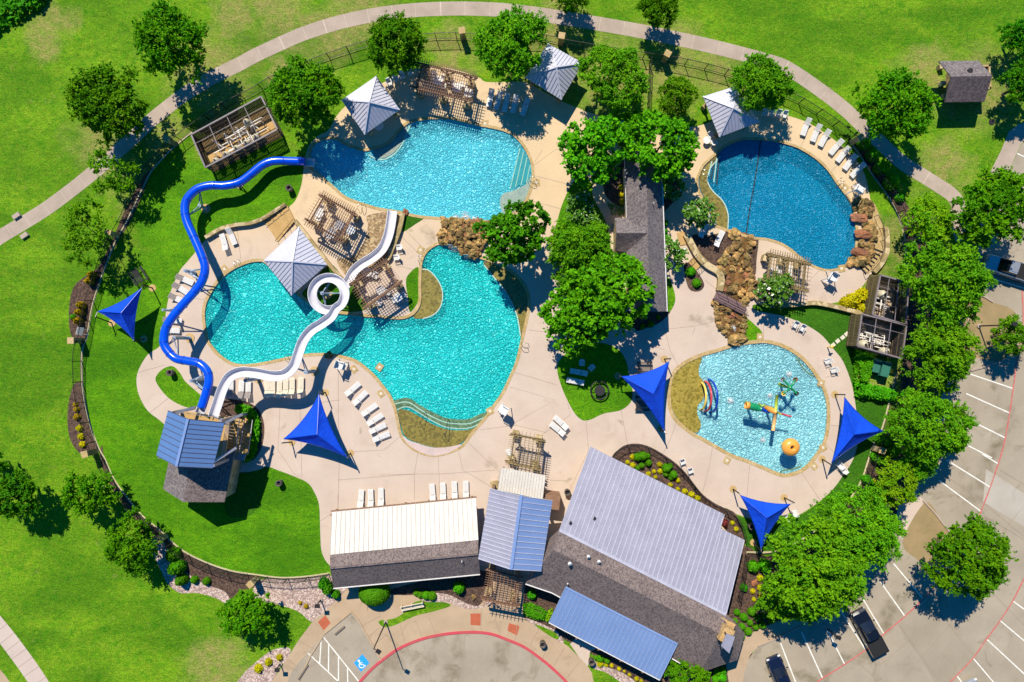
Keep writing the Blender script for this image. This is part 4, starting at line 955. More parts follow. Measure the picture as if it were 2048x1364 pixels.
mb = MB(); mb.bar(P(1249.5,314,2.86), P(1253,436,2.86), .1, .13); mb.bar(P(1322.5,312,2.86), P(1334.3,623,2.86), .1, .13); mb.build('gutter', M['white'], t)
g = [P(1253,320,2.9), P(1320,318,2.9), P(1330,618,2.9), P(1262,618,2.9)]; walls(t, inset(g, .94), 2.8)
g = [P(1236,441,2.9), P(1262,441,2.9), P(1262,498,2.9), P(1236,498,2.9)]; walls(t, g, 2.75)
q = P(1306, 407, 4.0); mb = MB(); mb.cyl(tuple(q), .06, .4, 8); mb.build('vent_pipe', M['white'], t)

# --- shed beyond the path
t = thing('shed', 'small open-sided shed with a dark shingle roof on the grass beyond the path', 'shed', base(1915, 170))
rz = 4.0; e = 2.7
roof(t, 'shingle_roof', [P(1877.6,122,e), P(1957,121,e), P(1984.5,152,rz), P(1902,153,rz)], M['shinglegrey'], .14)
roof(t, 'shingle_roof', [P(1902,153,rz), P(1984.5,152,rz), P(1969,203,e), P(1889.6,204.5,e)], shingle_mat('shingle_shaded', (0.10,0.08,0.085), (0.14,0.11,0.115), (0.07,0.055,0.06)), .14, 'lower slope with shade put into its darker shingles')  # slope away from the sun: its shade is put into darker shingles
g = [P(1908,148,0), P(1968,147,0), P(1972,196,0), P(1906,197,0)]
walls(t, [P(1893,150,0), P(1948,149,0), P(1950,192,0), P(1893,193,0)], 2.6, M['wall'])
for u, v in ((1877,137),(1880,170),(1884,195)):
    q = P(u, v, 0); mb = MB(); mb.box((q.x, q.y, .35), (.55,.5,.7), R(10)); mb.build('stone_base', M['stonewall'], t)
pk = Plane((1877.6,122,e),(1957,121,e),(1902,153,rz)); q = pk.at(1939, 142); mb = MB(); mb.cyl(tuple(q - Vector((0,0,.1))), .28, .3, 12); mb.build('roof_vent', M['dark'], t)

# --- square pavilions
PAV = [('silver hipped pavilion roof beside the timber pergola at the top pool', [(752.6,152),(799.4,219),(729,269),(683,200)], (738.6,204), (740,215)),
       ('silver hipped pavilion roof overhanging the teal pool next to the spiral slide', [(597.5,454),(654,529),(583,590.6),(527.7,521)], (585,523), (592,525)),
       ('silver hipped pavilion roof half covered by a leafy tree above the row of blue loungers', [(1096,87),(1166,126),(1122.6,199.5),(1051,155)], (1112.6,134), (1108,150)),
       ('silver hipped pavilion roof under a tree at the edge of the deep blue pool', [(1472,172),(1518,244),(1438.6,274),(1406,193)], (1466.5,216), (1455,230))]
for lab, cs, ap, bs in PAV:
    t = thing('pavilion', lab, 'pavilion', base(*bs), 'square hipped pavilions by the pools')
    ez = 2.65; az = 4.3; C = [P(u, v, ez) for u, v in cs]; X = P(ap[0], ap[1], az)
    up = Vector((0, 0, .02))
    for i in range(4):
        a, b = C[i], C[(i + 1) % 4]
        cen = (a + b) / 2
        nrm = (b - a).cross(X - a)
        mb = MB(); mb.slab([a, b, X], .07); o = mb.build('roof_panel', M['rooflav'], t)
        mb = MB(); n = 12
        for k in range(1, n):
            s = a.lerp(b, k / n); f = 1 - abs(2 * k / n - 1)
            tgt = (a.lerp(X, f) if k / n < .5 else b.lerp(X, f)) if k != n / 2 else X
            # ribs run straight up the slope
            along = (b - a).normalized(); h0 = (X - a); perp = h0 - along * h0.dot(along)
            m_ = h0.dot(along) / (b - a).length
            kk = k / n
            frac = kk / m_ if kk < m_ else (1 - kk) / (1 - m_)
            mb.bar(s + up, s + perp * frac * .97 + up, .035, .035)
        mb.build('seam', M[('seampav', 'seamslate', 'seampav', 'rooflav')[i]], o)
    mb = MB()
    for i in range(4): mb.bar(C[i] + up, X + up, .16, .08)
    mb.build('hip_cap', M['rooflav'], t)
    ce = sum(C, Vector((0,0,0))) / 4
    for i in range(4):
        q = ce.lerp(C[i], .74); q.z = 0; mb = MB(); mb.bar(q, q + Vector((0,0,2.75)), .2); po = mb.build('post', M['timber'], t)
        mb = MB(); mb.box((q.x, q.y, .4), (.5,.5,.8), R(45)); mb.build('stone_base', M['stonewall'], po)
    mb = MB()
    for i in range(4): mb.bar(ce.lerp(C[i], .80) - Vector((0,0,.16)), ce.lerp(C[(i+1)%4], .80) - Vector((0,0,.16)), .14, .24)
    mb.build('beam', M['timber'], t)

# --- pergolas
def pergola(lab, cs, h, nr, nc, posts, mat='timber', base_mat='stonewall', swap=False, over=.4, rw=.05):
    C = [P(u, v, h) for u, v in cs]
    ce = sum(C, Vector((0,0,0))) / 4
    t = thing('pergola', lab, 'pergola', (ce.x, ce.y, 0), 'timber pergolas')
    a, b, c, d = C
    mb = MB()
    for i in range(nr):
        k = i / (nr - 1); p, q = a.lerp(b, k), d.lerp(c, k); e_ = (q - p).normalized() * over
        mb.bar(p - e_, q + e_, rw, .10)
    mb.build('rafters', M[mat], t)
    mb = MB(); dz = Vector((0,0,.13))
    for j in range(nc):
        k = j / (nc - 1); p, q = a.lerp(d, k), b.lerp(c, k); e_ = (q - p).normalized() * over
        mb.bar(p - e_ + dz, q + e_ + dz, rw * .8, .05)
    mb.build('lattice', M[mat], t)
    mb = MB(); dz = Vector((0,0,-.2))
    for k in (.06, .94):
        p, q = a.lerp(d, k), b.lerp(c, k); e_ = (q - p).normalized() * over
        mb.bar(p - e_ + dz, q + e_ + dz, .2, .22)
    for k in ((.05, .5, .95) if len(posts) > 4 else (.05, .95)):
        p, q = a.lerp(b, k), d.lerp(c, k)
        mb.bar(p + dz * 1.9, q + dz * 1.9, .14, .18)
    mb.build('beam', M[mat], t)
    ang = math.atan2((b - a).y, (b - a).x)
    for x, y in posts:
        p = a.lerp(b, x).lerp(d.lerp(c, x), y); p.z = 0
        mb = MB(); mb.bar(p, p + Vector((0,0,h - .25)), .22); po = mb.build('post', M[mat], t)
        mb = MB(); mb.box((p.x, p.y, .5), (.72,.72,1.0), ang); mb.box((p.x, p.y, 1.03), (.82,.82,.06), ang); mb.build('stone_base', M[base_mat], po)
        mb = MB()
        for s in (-1, 1):
            dv = Vector((math.cos(ang), math.sin(ang), 0)) * s * .75
            mb.bar(p + Vector((0,0,h - 1.1)), p + dv + Vector((0,0,h - .35)), .12)
        mb.build('brace', M[mat], po)
    return t
P6 = [(.08,.1),(.5,.1),(.92,.1),(.08,.9),(.5,.9),(.92,.9)]; P4 = [(.08,.1),(.92,.1),(.08,.9),(.92,.9)]
pergola('large reddish brown pergola between two trees behind the top pool', [(840,122),(950,149),(938,203),(825,176)], 2.9, 26, 10, P6)
pergola('dark brown pergola on the deck between the top pool and the gravel bed', [(645,387),(710,423),(680,484),(612,444)], 2.9, 17, 11, P4)
pergola('brown pergola tucked between the spiral slide and the crescent of turf', [(701,562),(768,521),(800,568),(733,617)], 2.9, 15, 13, P4)
pergola('brown pergola standing in front of the small flat white roof', [(1028,866),(1084,877),(1075,944),(1017,930)], 3.0, 8, 15, P4, 'timberold')
pergola('reddish brown pergola over the front entrance facing the drop-off circle', [(981,1137),(1040,1150),(1031,1217),(969,1205)], 3.0, 9, 16, P4)
pergola('olive brown pergola beside the flowering bush at the deep blue pool', [(1541,504),(1618,522),(1612,584),(1532,564)], 2.9, 17, 9, P6, 'timberold')

# --- shade sails
def sail(lab, cs, pk, bases, zc=2.55, zp=4.1, zs=None):
    t = thing('shade_sail', lab, 'shade sail', base(*pk), 'blue triangular shade sails')
    zs = zs or (zc, zc, zc)
    C = [P(u, v, z) for (u, v), z in zip(cs, zs)]; X = P(pk[0], pk[1], zp)
    mb = MB(); n = 12; ce = sum(C, Vector((0,0,0))) / 3
    for i in range(3):
        a, b = C[i], C[(i + 1) % 3]
        m_ = (a + b) / 2; pull = (ce - m_) * .16
        rows = []
        for r in range(n + 1):
            rr = r / n; row = []
            for k in range(n + 1):
                s = k / n; e_ = a.lerp(b, s) + pull * (4 * s * (1 - s))
                p = X.lerp(e_, rr); p.z += -.12 * math.sin(math.pi * rr) * (1 - abs(2 * s - 1)) 
                row.append(p)
            rows.append(row)
        vs = [p for row in rows for p in row]; w = n + 1
        mb.add(vs, [(r * w + k, (r + 1) * w + k, (r + 1) * w + k + 1, r * w + k + 1) for r in range(n) for k in range(n)], 0, True)
    cl = mb.build('canopy', M['sail'], t)
    so = cl.modifiers.new('thick', 'SOLIDIFY'); so.thickness = .012
    mb = MB()
    for i in range(3): mb.bar(C[i] + Vector((0,0,.015)), X + Vector((0,0,.015)), .035, .02)
    mb.build('webbing', M['bluegel'], cl)
    mb = MB()
    for i in range(3):
        a_, b_ = C[i], C[(i + 1) % 3]; pull = (ce - (a_ + b_) / 2) * .16
        mb.tube([a_.lerp(b_, k / 12) + pull * (4 * k / 12 * (1 - k / 12)) + Vector((0,0,.01)) for k in range(13)], .03, 5)
    mb.build('hem', M['bluegel'], cl)
    for i, bq in enumerate(bases):
        if bq is None: continue
        p = P(bq[0], bq[1], 0); top = C[i] + (C[i] - ce).normalized() * .5; top.z = C[i].z + .1
        top = Vector((p.x, p.y, 0)).lerp(Vector((top.x, top.y, 0)), .5); top.z = C[i].z + .15
        mb = MB(); mb.tube([p, p + (top - p) * .5, top], .075, 8); po = mb.build('pole', M['dark'], t)
        mb = MB(); mb.cyl((p.x, p.y, .012), .42, .03, 18); mb.build('footing', M['footing'], po)
        mb = MB(); mb.bar(top, C[i], .04); mb.build('cable', M['galv'], po)
sail('blue triangular shade sail on the outer lawn, left of the blue tube slide', [(195.5,623),(284,575.6),(268,680)], (242,626), [(224,646),(305,576),(288,678)])
sail('blue triangular shade sail on the deck between the two lounger rows', [(567,878),(638,788),(694,914)], (634,869), [(584,884),(651,785),(701,906)])
sail('blue triangular shade sail between the round grass island and the splash pool beach', [(1242.6,752.6),(1338,723),(1328.6,862)], (1307,788), [(1236,752),(1328.6,718),(1321,857)])
sail('blue triangular shade sail at the right rim of the splash pool', [(1689,794),(1766.6,862),(1663,925)], (1709,869), [(1669.5,789),(1757,868),(1644,918)])
sail('blue triangular shade sail near the corner of the largest building, below the splash pool', [(1480,990),(1581,1008),(1522,1098)], (1534,1036), [(1466,978),(1568,995),(1507,1085)])

# --- pump yards
def pumpyard(lab, cs, h, seed, tanks, pipes, wood=(), rails=3, floor='planks', spots=()):
    rnd = random.Random(seed); C = [P(u, v, h) for u, v in cs]; G = [Vector((p.x, p.y, 0)) for p in C]
    ce = sum(G, Vector((0,0,0))) / 4
    t = thing('pump_yard', lab, 'pump yard', tuple(ce), 'fenced pool pump yards')
    mb = MB(); mb.prism(inset(G, .985), .008, .05); mb.build('floor', M[floor], t)
    for i in range(4):
        a, b = G[i], G[(i + 1) % 4]; d = (b - a); l = d.length; d.normalize(); n = int(l / .16)
        mb = MB(); an = math.atan2(d.y, d.x)
        for k in range(n):
            q = a + d * (l * (k + .5) / n); mb.box((q.x, q.y, h / 2), (.125, .03, h), an)
        for z in (.4, h * .55, h - .2): mb.bar(a + Vector((0,0,z)) , b + Vector((0,0,z)), .09, .09, 1)
        w_ = mb.build('fence_wall', [M['fenceboard'] if i in wood else M['darkboard'], M['fenceboard']], t)
        mb = MB(); mb.bar(a + Vector((0,0,h + .04)), b + Vector((0,0,h + .04)), .16, .06); mb.build('top_rail', M['yardrail'], w_)
    mb = MB(); a, b, c, d = [p + Vector((0,0,h - .05)) for p in G]
    for k in range(1, rails + 1):
        kk = k / (rails + 1); mb.bar(a.lerp(b, kk), d.lerp(c, kk), .07, .07)
    mb.bar(a.lerp(d, .27), b.lerp(c, .27), .05, .05)
    mb.build('cross_bars', M['yardrail'], t)
    def at(x, y, z=0): return G[0].lerp(G[1], x).lerp(G[3].lerp(G[2], x), y) + Vector((0,0,z))
    for x, y, r_ in tanks:
        q = at(x, y, .05); mb = MB(); mb.lathe([(r_*.55,0),(r_*.85,.2),(r_,.7),(r_,1.0),(r_*.85,1.35),(r_*.45,1.58),(.02,1.65)], tuple(q), 18)
        k_ = mb.build('filter_tank', M['tank'], t); mb = MB(); mb.cyl((q.x, q.y, q.z + 1.62), r_*.25, .12, 10); mb.build('lid', M['dark'], k_)
    mb = MB()
    for x0, y0, x1, y1, n in pipes:
        for k in range(n):
            x = x0 + rnd.random() * (x1 - x0); y = y0 + rnd.random() * (y1 - y0); z = .3 + rnd.random() * .9
            p = at(x, y, z)
            ax = rnd.random() < .55; ln = (.15 + rnd.random() * .25)
            q = at(x + ln * .8, y, z) if ax else at(x, y + ln * .8, z)
            if (x + ln * .8) > .95 or (y + ln * .8) > .95: continue
            mb.tube([p - Vector((0,0,z - .1)), p, q, q - Vector((0,0,z - .15))], .055, 6)
    mb.build('pipework', M['pvc'], t)
    for x0, y0, x1, y1, n in pipes:
        for k in range(max(1, n // 5)):
            q = at(x0 + rnd.random() * (x1 - x0), y0 + rnd.random() * (y1 - y0), .3); mb = MB(); mb.tube([q - Vector((.3,0,0)), q + Vector((.3,0,0))], .17, 8)
            mb.build('pump_motor', M['dark'], t)
    return t, at
M['darkboard'] = surf('dark_board', (0.045, 0.035, 0.038), (0.06, 0.045, 0.048), 1.2, 10, 0.15, 0.85)
t, at = pumpyard('long fenced pump yard full of white pipes near the tube slide exit', [(382.6,269),(522.5,193),(555,259),(411,335)], 2.3, 3,
  [(.12,.86,.42),(.27,.84,.42),(.42,.83,.42),(.56,.82,.42),(.7,.80,.42),(.67,.30,.42)], [(.08,.62,.8,.92,34),(.22,.30,.8,.52,12)])
mb = MB()
for k in range(7):
    p, q = at(.24 + k * .085, .52, .3), at(.22 + k * .085 + (.05 if k % 2 else -.04), .30, 1.3); mb.tube([p, q], .08, 8)
mb.build('riser_pipe', M['pvc'], t)
pumpyard('upper fenced pump yard with one round tank by the yellow bushes', [(1760.6,550),(1817,565.4),(1812,649.6),(1745,629)], 2.7, 5,
  [(.42,.38,.55)], [(.1,.3,.55,.92,36),(.78,.2,.95,.8,8)], (3,), 2, 'plaza')
pumpyard('lower fenced pump yard with two round tanks above the hedge', [(1723.6,628),(1813,650.6),(1803.7,717),(1714.4,691.7)], 2.7, 9,
  [(.28,.85,.52),(.78,.88,.52)], [(.12,.4,.75,.85,40),(.85,.3,.95,.9,10)], (3,), 2, 'plaza')
for cs, lab in (([(1739,551),(1758,550),(1744,630),(1724,628)], 'upper wooden deck strip beside the pump yard and yellow bushes'), ([(1712,629),(1722,629),(1713,691),(1702,690)], 'lower narrow wooden deck strip beside the two-tank pump yard')):
    mb = MB(); a, b, c, d = [P(u, v, 0) for u, v in cs]
    n = 14
    for k in range(n):
        p, q = a.lerp(d, (k + .5) / n), b.lerp(c, (k + .5) / n); mb.bar(p + Vector((0,0,.5)), q + Vector((0,0,.5)), (d - a).length / n * .92, .06)
    for p in (a, b, c, d): mb.bar(p, p + Vector((0,0,.5)), .12)
    o = recentre(mb.build('wood_deck', M['fenceboard'], None, lab, 'wood deck'))
# ---------------------------------------------------------------- water slides
BLUE = [(620,323),(580,322),(548,322),(525,330),(500,350),(478,365),(450,371),(420,371),(395,378),(378,393),(370,412),(373,440),(388,475),(403,510),(410,535),(405,560),(390,582),(365,610),(343,637),(331,660),(328,685),(336,702),(352,717),(375,722),(398,727),(414,742),(418,762),(412,787),(403,816)]
def lift(path, z0, z1):
    ln = [0]
    for a, b in zip(path, path[1:]): ln.append(ln[-1] + math.hypot(b[0] - a[0], b[1] - a[1]))
    return [P(p[0], p[1], z0 + (z1 - z0) * l / ln[-1]) for p, l in zip(path, ln)]
t = thing('tube_slide', 'long winding blue tube slide running from the tower to the top pool', 'water slide', base(370, 560))
bp = lift(sm(BLUE, False, 6), .75, 5.6)
mb = MB(); mb.tube(bp[2:], .47, 20, cap=False); tb = mb.build('tube', M['tubeblue'], t); so = tb.modifiers.new('thick', 'SOLIDIFY'); so.thickness = .03
mb = MB()
for i in range(8, len(bp) - 1, 8):
    d = (bp[i + 1] - bp[i - 1]).normalized() * .035
    mb.tube([bp[i] - d, bp[i] + d], .505, 20)
mb.build('joint_ring', M['bluegel'], tb)
mb = MB(); mb.tube(lift([(628,325),(620,324),(612,323.2),(606,323)], .70, .74), .52, 12, cap=False, arc=(math.pi * .62, math.pi * 1.38)); x = mb.build('exit_trough', M['slidewhite'], t); x.modifiers.new('thick', 'SOLIDIFY').thickness = .05
mb = MB(); mb.tube([bp[-1], bp[-1].lerp(bp[-2], -3) + Vector((0,0,.1))], .55, 14, cap=False, arc=(math.pi * .5, math.pi * 1.5)); x = mb.build('entry_trough', M['slidewhite'], t); x.modifiers.new('thick', 'SOLIDIFY').thickness = .06
def support(t, u, v, tops, r=.2, foot=True):
    p = P(u, v, 0); zt = max(q.z for q in tops) - .9
    mb = MB(); mb.tube([p, p + Vector((0,0,zt))], r, 12); po = mb.build('support_post', M['steel'], t)
    mb = MB()
    for q in tops: mb.tube([p + Vector((0,0,zt - .9)), q - Vector((0,0,.58))], .07, 8); mb.tube([p + Vector((0,0,zt)), q - Vector((0,0,.58))], .06, 8)
    mb.build('arm', M['steel'], po)
    if foot:
        mb = MB(); mb.cyl((p.x, p.y, .012), .55, .06, 20); mb.build('footing', M['footing'], po)
def near(path, u, v): return min(path, key=lambda q: (q - P(u, v, q.z)).length)
support(t, 412, 417, [near(bp, 372, 430), near(bp, 395, 378)])
support(t, 391, 546, [near(bp, 409, 535), near(bp, 404, 562)])
support(t, 380, 676, [near(bp, 330, 690), near(bp, 352, 717)])
support(t, 418, 757, [near(bp, 414, 745), near(bp, 412, 785)], .2)
support(t, 478, 368, [near(bp, 478, 365)], .15)
support(t, 352, 622, [near(bp, 360, 616)], .15)

ch = [(426,834),(436,804),(446,775),(460,753),(482,744),(510,746),(545,752),(570,748),(588,731),(597,706),(606,682),(622,661)]
loop = [(657 + 32.5 * math.cos(R(a)), 588 - 32.5 * math.sin(R(a))) for a in range(-62, 390, 22)]
out = [(700,556),(707,543),(722,529),(745,515),(764,498),(775,475),(781,450),(785,420)]
wpx = sm(ch + [(645,646),(662,633)] + loop + out, False, 5)
wp = lift(wpx, 5.6, .75)
wr = [.54 - .04 * max(0, min(1, (46 - math.hypot(p[0] - 657, p[1] - 588)) / 9)) for p in wpx]
t = thing('body_slide', 'white open flume slide with one spiral loop ending at the top pool', 'water slide', base(640, 640))
mb = MB(); mb.tube(wp, wr, 14, cap=False, arc=(math.pi * .5, math.pi * 1.5)); fl = mb.build('flume', M['slidewhite'], t); fl.modifiers.new('thick', 'SOLIDIFY').thickness = .06
mb = MB()
for s in (-1, 1):
    e_ = []
    for i, p in enumerate(wp):
        d = (wp[min(i + 1, len(wp) - 1)] - wp[max(i - 1, 0)]).normalized(); x = d.cross(Vector((0,0,1)))  .normalized() * wr[i] * s; e_.append(p + x)
    mb.tube(e_, .045, 6)
mb.build('rim', M['slidewhite'], fl)
mb = MB()
for i in range(9, len(wp) - 2, 9):
    dd_ = (wp[i + 1] - wp[i - 1]).normalized() * .03
    mb.tube([wp[i] - dd_, wp[i] + dd_], wr[i] + .05, 14, cap=False, arc=(math.pi * .5, math.pi * 1.5))
mb.build('joint_flange', M['galv'], fl)
support(t, 655, 589, [near(wp, 690, 585), near(wp, 625, 577), near(wp, 650, 620), near(wp, 660, 556)], .22)
support(t, 629, 742, [near(wp, 596, 705), near(wp, 585, 733)], .22)
support(t, 517, 757, [near(wp, 490, 744), near(wp, 540, 751)], .22)

# ---------------------------------------------------------------- slide tower
t = thing('slide_tower', 'slide tower with a blue metal gable over its platform and a shingle hut behind', 'slide tower', base(400, 890))
e = 7.6; rz = 8.7
a, b = P(376,838,rz), P(353,932.5,rz)
Lq = [a, b, P(312.6,910.5,e), P(336,821,e)]; Rq = [b, a, P(449,845,e), P(425.6,936,e)]
for q, n, mt in ((Lq, 8, 'roofslate'), (Rq, 10, 'roofslate')):
    o = roof(t, 'metal_roof', q, M[mt], .1); mb = MB(); seams(mb, *q, n, .05, .045); mb.build('seam', M['seamdark'], o)
mb = MB(); mb.bar(a + Vector((0,0,.04)), b + Vector((0,0,.04)), .26, .07); mb.build('ridge_cap', M['roofblue'], t)
pf = 4.9
pc = [P(346,826,pf), P(470,842,pf), P(452,920,pf), P(330,900,pf)]
G = [P(362,822,pf), P(462,836,pf), P(448,922,pf), P(344,906,pf)]
mb = MB(); mb.slab([p for p in G], .18); mb.build('platform', M['planks'], t)
mb = MB()
for z in (.35, .7, 1.05):
    for i in range(4):
        if i == 0 and z < 1: continue
        mb.bar(G[i] + Vector((0,0,z)), G[(i + 1) % 4] + Vector((0,0,z)), .05)
mb.build('railing', M['galv'], t)
for i, k in enumerate(((0,0),(1,0),(1,1),(0,1))):
    p = G[i]; q = Vector((p.x, p.y, 0)); mb = MB(); mb.bar(q, q + Vector((0,0,7.6)), .3); mb.build('post', M['galv'], t)
# diagonal struts and stair on the deck side
for (u0, v0, z0), (u1, v1, z1) in (((447,848,7.5),(484,829,5.4)), ((427,924,7.5),(472,896,5.4)), ((352,826,7.4),(388,815,5.6)), ((447,848,7.3),(462,836,4.9))):
    mb = MB(); mb.bar(P(u0, v0, z0), P(u1, v1, z1), .28, .2); mb.build('strut', M['galv'], t)
mb = MB(); s0, s1 = P(470,838,4.9), P(462,905,2.5)
for k in range(12):
    q = s0.lerp(s1, k / 11); mb.box(tuple(q), (1.5, .3, .06), R(-14))
mb.build('stair_tread', M['planks'], t)
mb = MB(); s0, s1 = P(484,905,2.5), P(495,838,0.1)
for k in range(12):
    q = s0.lerp(s1, k / 11); mb.box(tuple(q), (1.3, .3, .06), R(-14))
mb.build('stair_tread', M['planks'], t)
mb = MB(); mb.bar(P(461,838,5.9), P(452,905,3.5), .07); mb.bar(P(479,840,5.9), P(471,907,3.5), .07); mb.bar(P(478,905,3.5), P(489,838,1.1), .07); mb.bar(P(496,908,3.5), P(505,840,1.1), .07)
mb.slab([P(456,902,2.5), P(492,908,2.5), P(488,922,2.5), P(452,916,2.5)], .15); mb.build('stair_rail', M['galv'], t)
# shingle hut
rz2 = 5.3; e2 = 3.7
a, b = P(388,890,rz2), P(366,1004,rz2)
Lq = [a, b, P(326,978,e2), P(346,880,e2)]; Rq = [b, a, P(470,900,e2), P(449,1004.5,e2)]
roof(t, 'shingle_roof', Lq, M['shinglegrey'], .14); roof(t, 'shingle_roof', Rq, M['shingle'], .14)
walls(t, inset([P(346,884,3.6), P(466,902,3.6), P(447,1000,3.6), P(328,975,3.6)], .94), 3.6)
mb = MB(); mb.bar(P(436,942,3.9), P(436,942,4.6), .12); mb.build('vent_pipe', M['white'], t)

# ---------------------------------------------------------------- perimeter fence
def fence(lab, pts, h=1.75):
    path = pxpath(pts, 4)
    t = thing('iron_fence', lab, 'fence', tuple(path[len(path) // 2]), 'black iron perimeter fence')
    pk = MB(); rl = (MB(), MB()); acc = 0; accp = 2.3; postm = []
    for a, b in zip(path, path[1:]):
        l = (b - a).length; d = (b - a).normalized(); x = 0
        for m_, z in zip(rl, (.2, h - .12)): m_.bar(a + Vector((0,0,z)), b + Vector((0,0,z)), .045, .05)
        s = .13 - acc
        while s < l:
            q = a + d * s; pk.bar(q + Vector((0,0,.08)), q + Vector((0,0,h)), .018); s += .13
        acc = l - (s - .13)
        s = 2.4 - accp
        while s < l:
            q = a + d * s; postm.append(q); s += 2.4
        accp = l - (s - 2.4)
    rl[0].build('bottom_rail', M['dark'], t); rl[1].build('top_rail', M['dark'], t); pk.build('pickets', M['dark'], t)
    for q in postm:
        m_ = MB(); m_.box((q.x, q.y, h / 2 + .03), (.075, .075, h + .06), 0); m_.build('post', M['dark'], t)
fence('black iron fence along the mulch bed with clipped shrubs, upper left side', FENCE_L[14:22] [::-1])
fence('black iron fence crossing the shadow of the sparse tree, far left', FENCE_L[21:29])
fence('black iron fence curving around the lower left lawn', FENCE_L[7:15])
fence('black iron fence above the pink gravel bed left of the white roofed building', FENCE_L[0:8])
fence('black iron fence between the path and the long pump yard', [(384,264),(424,237),(468,209),(512,187),(545,166)])
fence('black iron fence between two trees above the first pavilion', [(545,166),(600,143),(655,120),(726,97),(770,86)])
fence('black iron fence behind the large pergola', [(830,80),(850,80),(890,78),(926,78)])
fence('black iron fence behind the tall tree next to the first stone pillar', [(926,78),(953,80),(1020,80),(1087,82),(1122,90)])
fence('black iron fence in the shadow of the trees along the top path', [(1122,90),(1181,100),(1230,108),(1271,115),(1327,122)])
fence('black iron fence from the second pillar to the leaning tree', [(1327,122),(1391,135),(1455,152),(1520,175)])
fence('black iron fence behind the seven loungers at the deep blue pool', [(1520,175),(1583,200),(1620,221),(1660,247),(1706,286)])
fence('black iron fence beside the row of low bushes, right side', [(1706,286),(1723,314),(1748,353),(1776,391),(1792,421),(1803,450),(1811,480),(1813,530),(1813,560)])
fence('black iron fence dividing the grass between two trees', [(1298,125),(1296,170),(1294,225)])
fence('black iron fence bordering the dark turf below the splash pool', [(1793,740),(1786,777),(1766,854),(1750,884),(1736,925),(1726,955),(1710,985),(1680,1020),(1636,1058),(1586,1090),(1539,1105),(1493,1105)])
fence('dark bronze fence around the shrub bed by the silver roof', [(1222,916),(1236,900),(1251,892),(1273,889),(1296,894),(1320,907),(1347,926),(1368,946),(1385,968),(1403,990),(1426,1007),(1446,1018),(1468,1030),(1482,1054),(1490,1084)], 1.3)
fence('short black fence piece beside the largest building', [(1490,1108),(1482,1160),(1474,1200)], 1.5)

PILL = [(926,76,'right of the large pergola'),(1121,86,'beside the half-hidden pavilion'),(1328,121,'between two round trees'),(1705,284,'at the end of the lounger row'),(1813,484,'under the right-hand trees'),(1747,896,'below the green hedge'),
        (349,287,'near the long pump yard'),(235,471,'in the shade of the sparse tree'),(163,681,'at the end of the upper mulch bed'),(190,903,'at the end of the lower mulch bed'),(331,1072,'on the gravel bed corner'),(513,1157,'left of the white roofed building')]
def pillar(u, v, lab, ang):
    t = thing('stone_pillar', lab, 'pillar', tuple(P(u, v, 0)), 'stone pillars of the perimeter fence')
    p = P(u, v, 0); mb = MB(); mb.box((p.x, p.y, .95), (.62,.62,1.9), ang); mb.build('shaft', M['stonewall'], t)
    mb = MB(); mb.box((p.x, p.y, 1.95), (.74,.74,.12), ang); mb.build('cap', M['coping'], t)
for u, v, s in PILL: pillar(u, v, 'square stone fence pillar ' + s, math.atan2(682 - v, u - 1024))

# low stone retaining walls
def lowwall(lab, pts, w=.4, h=.55):
    mb = MB(); path = pxpath(pts, 4); ribbon(mb, path, w, h, 0, h)
    o = recentre(mb.build('stone_wall', M['stonewall'], None, lab, 'wall', 'low stone retaining walls')); return o
lowwall('low stone wall along the edge of the lawn beside the two loungers', [(414,476),(446,458),(475,451),(501,448),(525,440),(545,428),(573,410)])
lowwall('long straight stone wall between the pergola gravel and the tall pavilion', [(592,442),(615,471),(640,503),(664,534),(690,563)], .4)
lowwall('stone wall curving between the white flume and the deck chairs', [(807,428),(800,460),(785,500),(775,520),(740,540),(706,558)], .5)
lowwall('stone wall curving beside the ramp and the shaded mulch bed', [(1371,470),(1382,492),(1396,515),(1414,532),(1434,544),(1440,560),(1437,582)], .75)
lowwall('stone wall below the olive pergola along the dark turf', [(1509,592),(1520,604),(1540,610),(1585,610),(1623,606),(1660,612),(1700,622),(1722,628)], .5)
lowwall('short rubble wall behind the jumping rocks', [(1768,455),(1771,480),(1770,505),(1760,527),(1745,545)], .5, .5)

# wooden ramps and steps
def steps_thing(lab, q, n, rails=True, z=.03, dz=.07):
    a, b, c, d = [P(u, v, 0) for u, v in q]; ce = (a + b + c + d) / 4
    t = thing('wooden_steps', lab, 'steps', tuple(ce), 'tan wooden steps and ramps')
    mb = MB()
    for k in range(n):
        p, r_ = a.lerp(d, k / n), b.lerp(c, k / n); p2, r2 = a.lerp(d, (k + .97) / n), b.lerp(c, (k + .97) / n); zz = z + dz * (k + 1)
        mb.prism([p, r_, r2, p2], .01, zz)
    mb.build('treads', M['planks'], t)
    if rails:
        for p, q_ in ((a, d), (b, c)):
            mb = MB(); hz = Vector((0,0,.95)); mb.tube([p + hz * .2, p + hz, q_ + hz, q_ + hz * .2], .03, 6)
            for k in (.33, .66): mb.bar(p.lerp(q_, k), p.lerp(q_, k) + hz, .04)
            mb.build('handrail', M['dark'], t)
steps_thing('broad tan wooden steps climbing past the tall pavilion', [(529,443),(556,484),(592,441),(577,412)], 4)
steps_thing('upper tan wooden ramp beside the restroom building', [(1353,466),(1368,463),(1377,489),(1360,492)], 1, False)
steps_thing('lower tan wooden ramp by the small mulch island', [(1390,510),(1404,528),(1391,541),(1376,525)], 1, True)

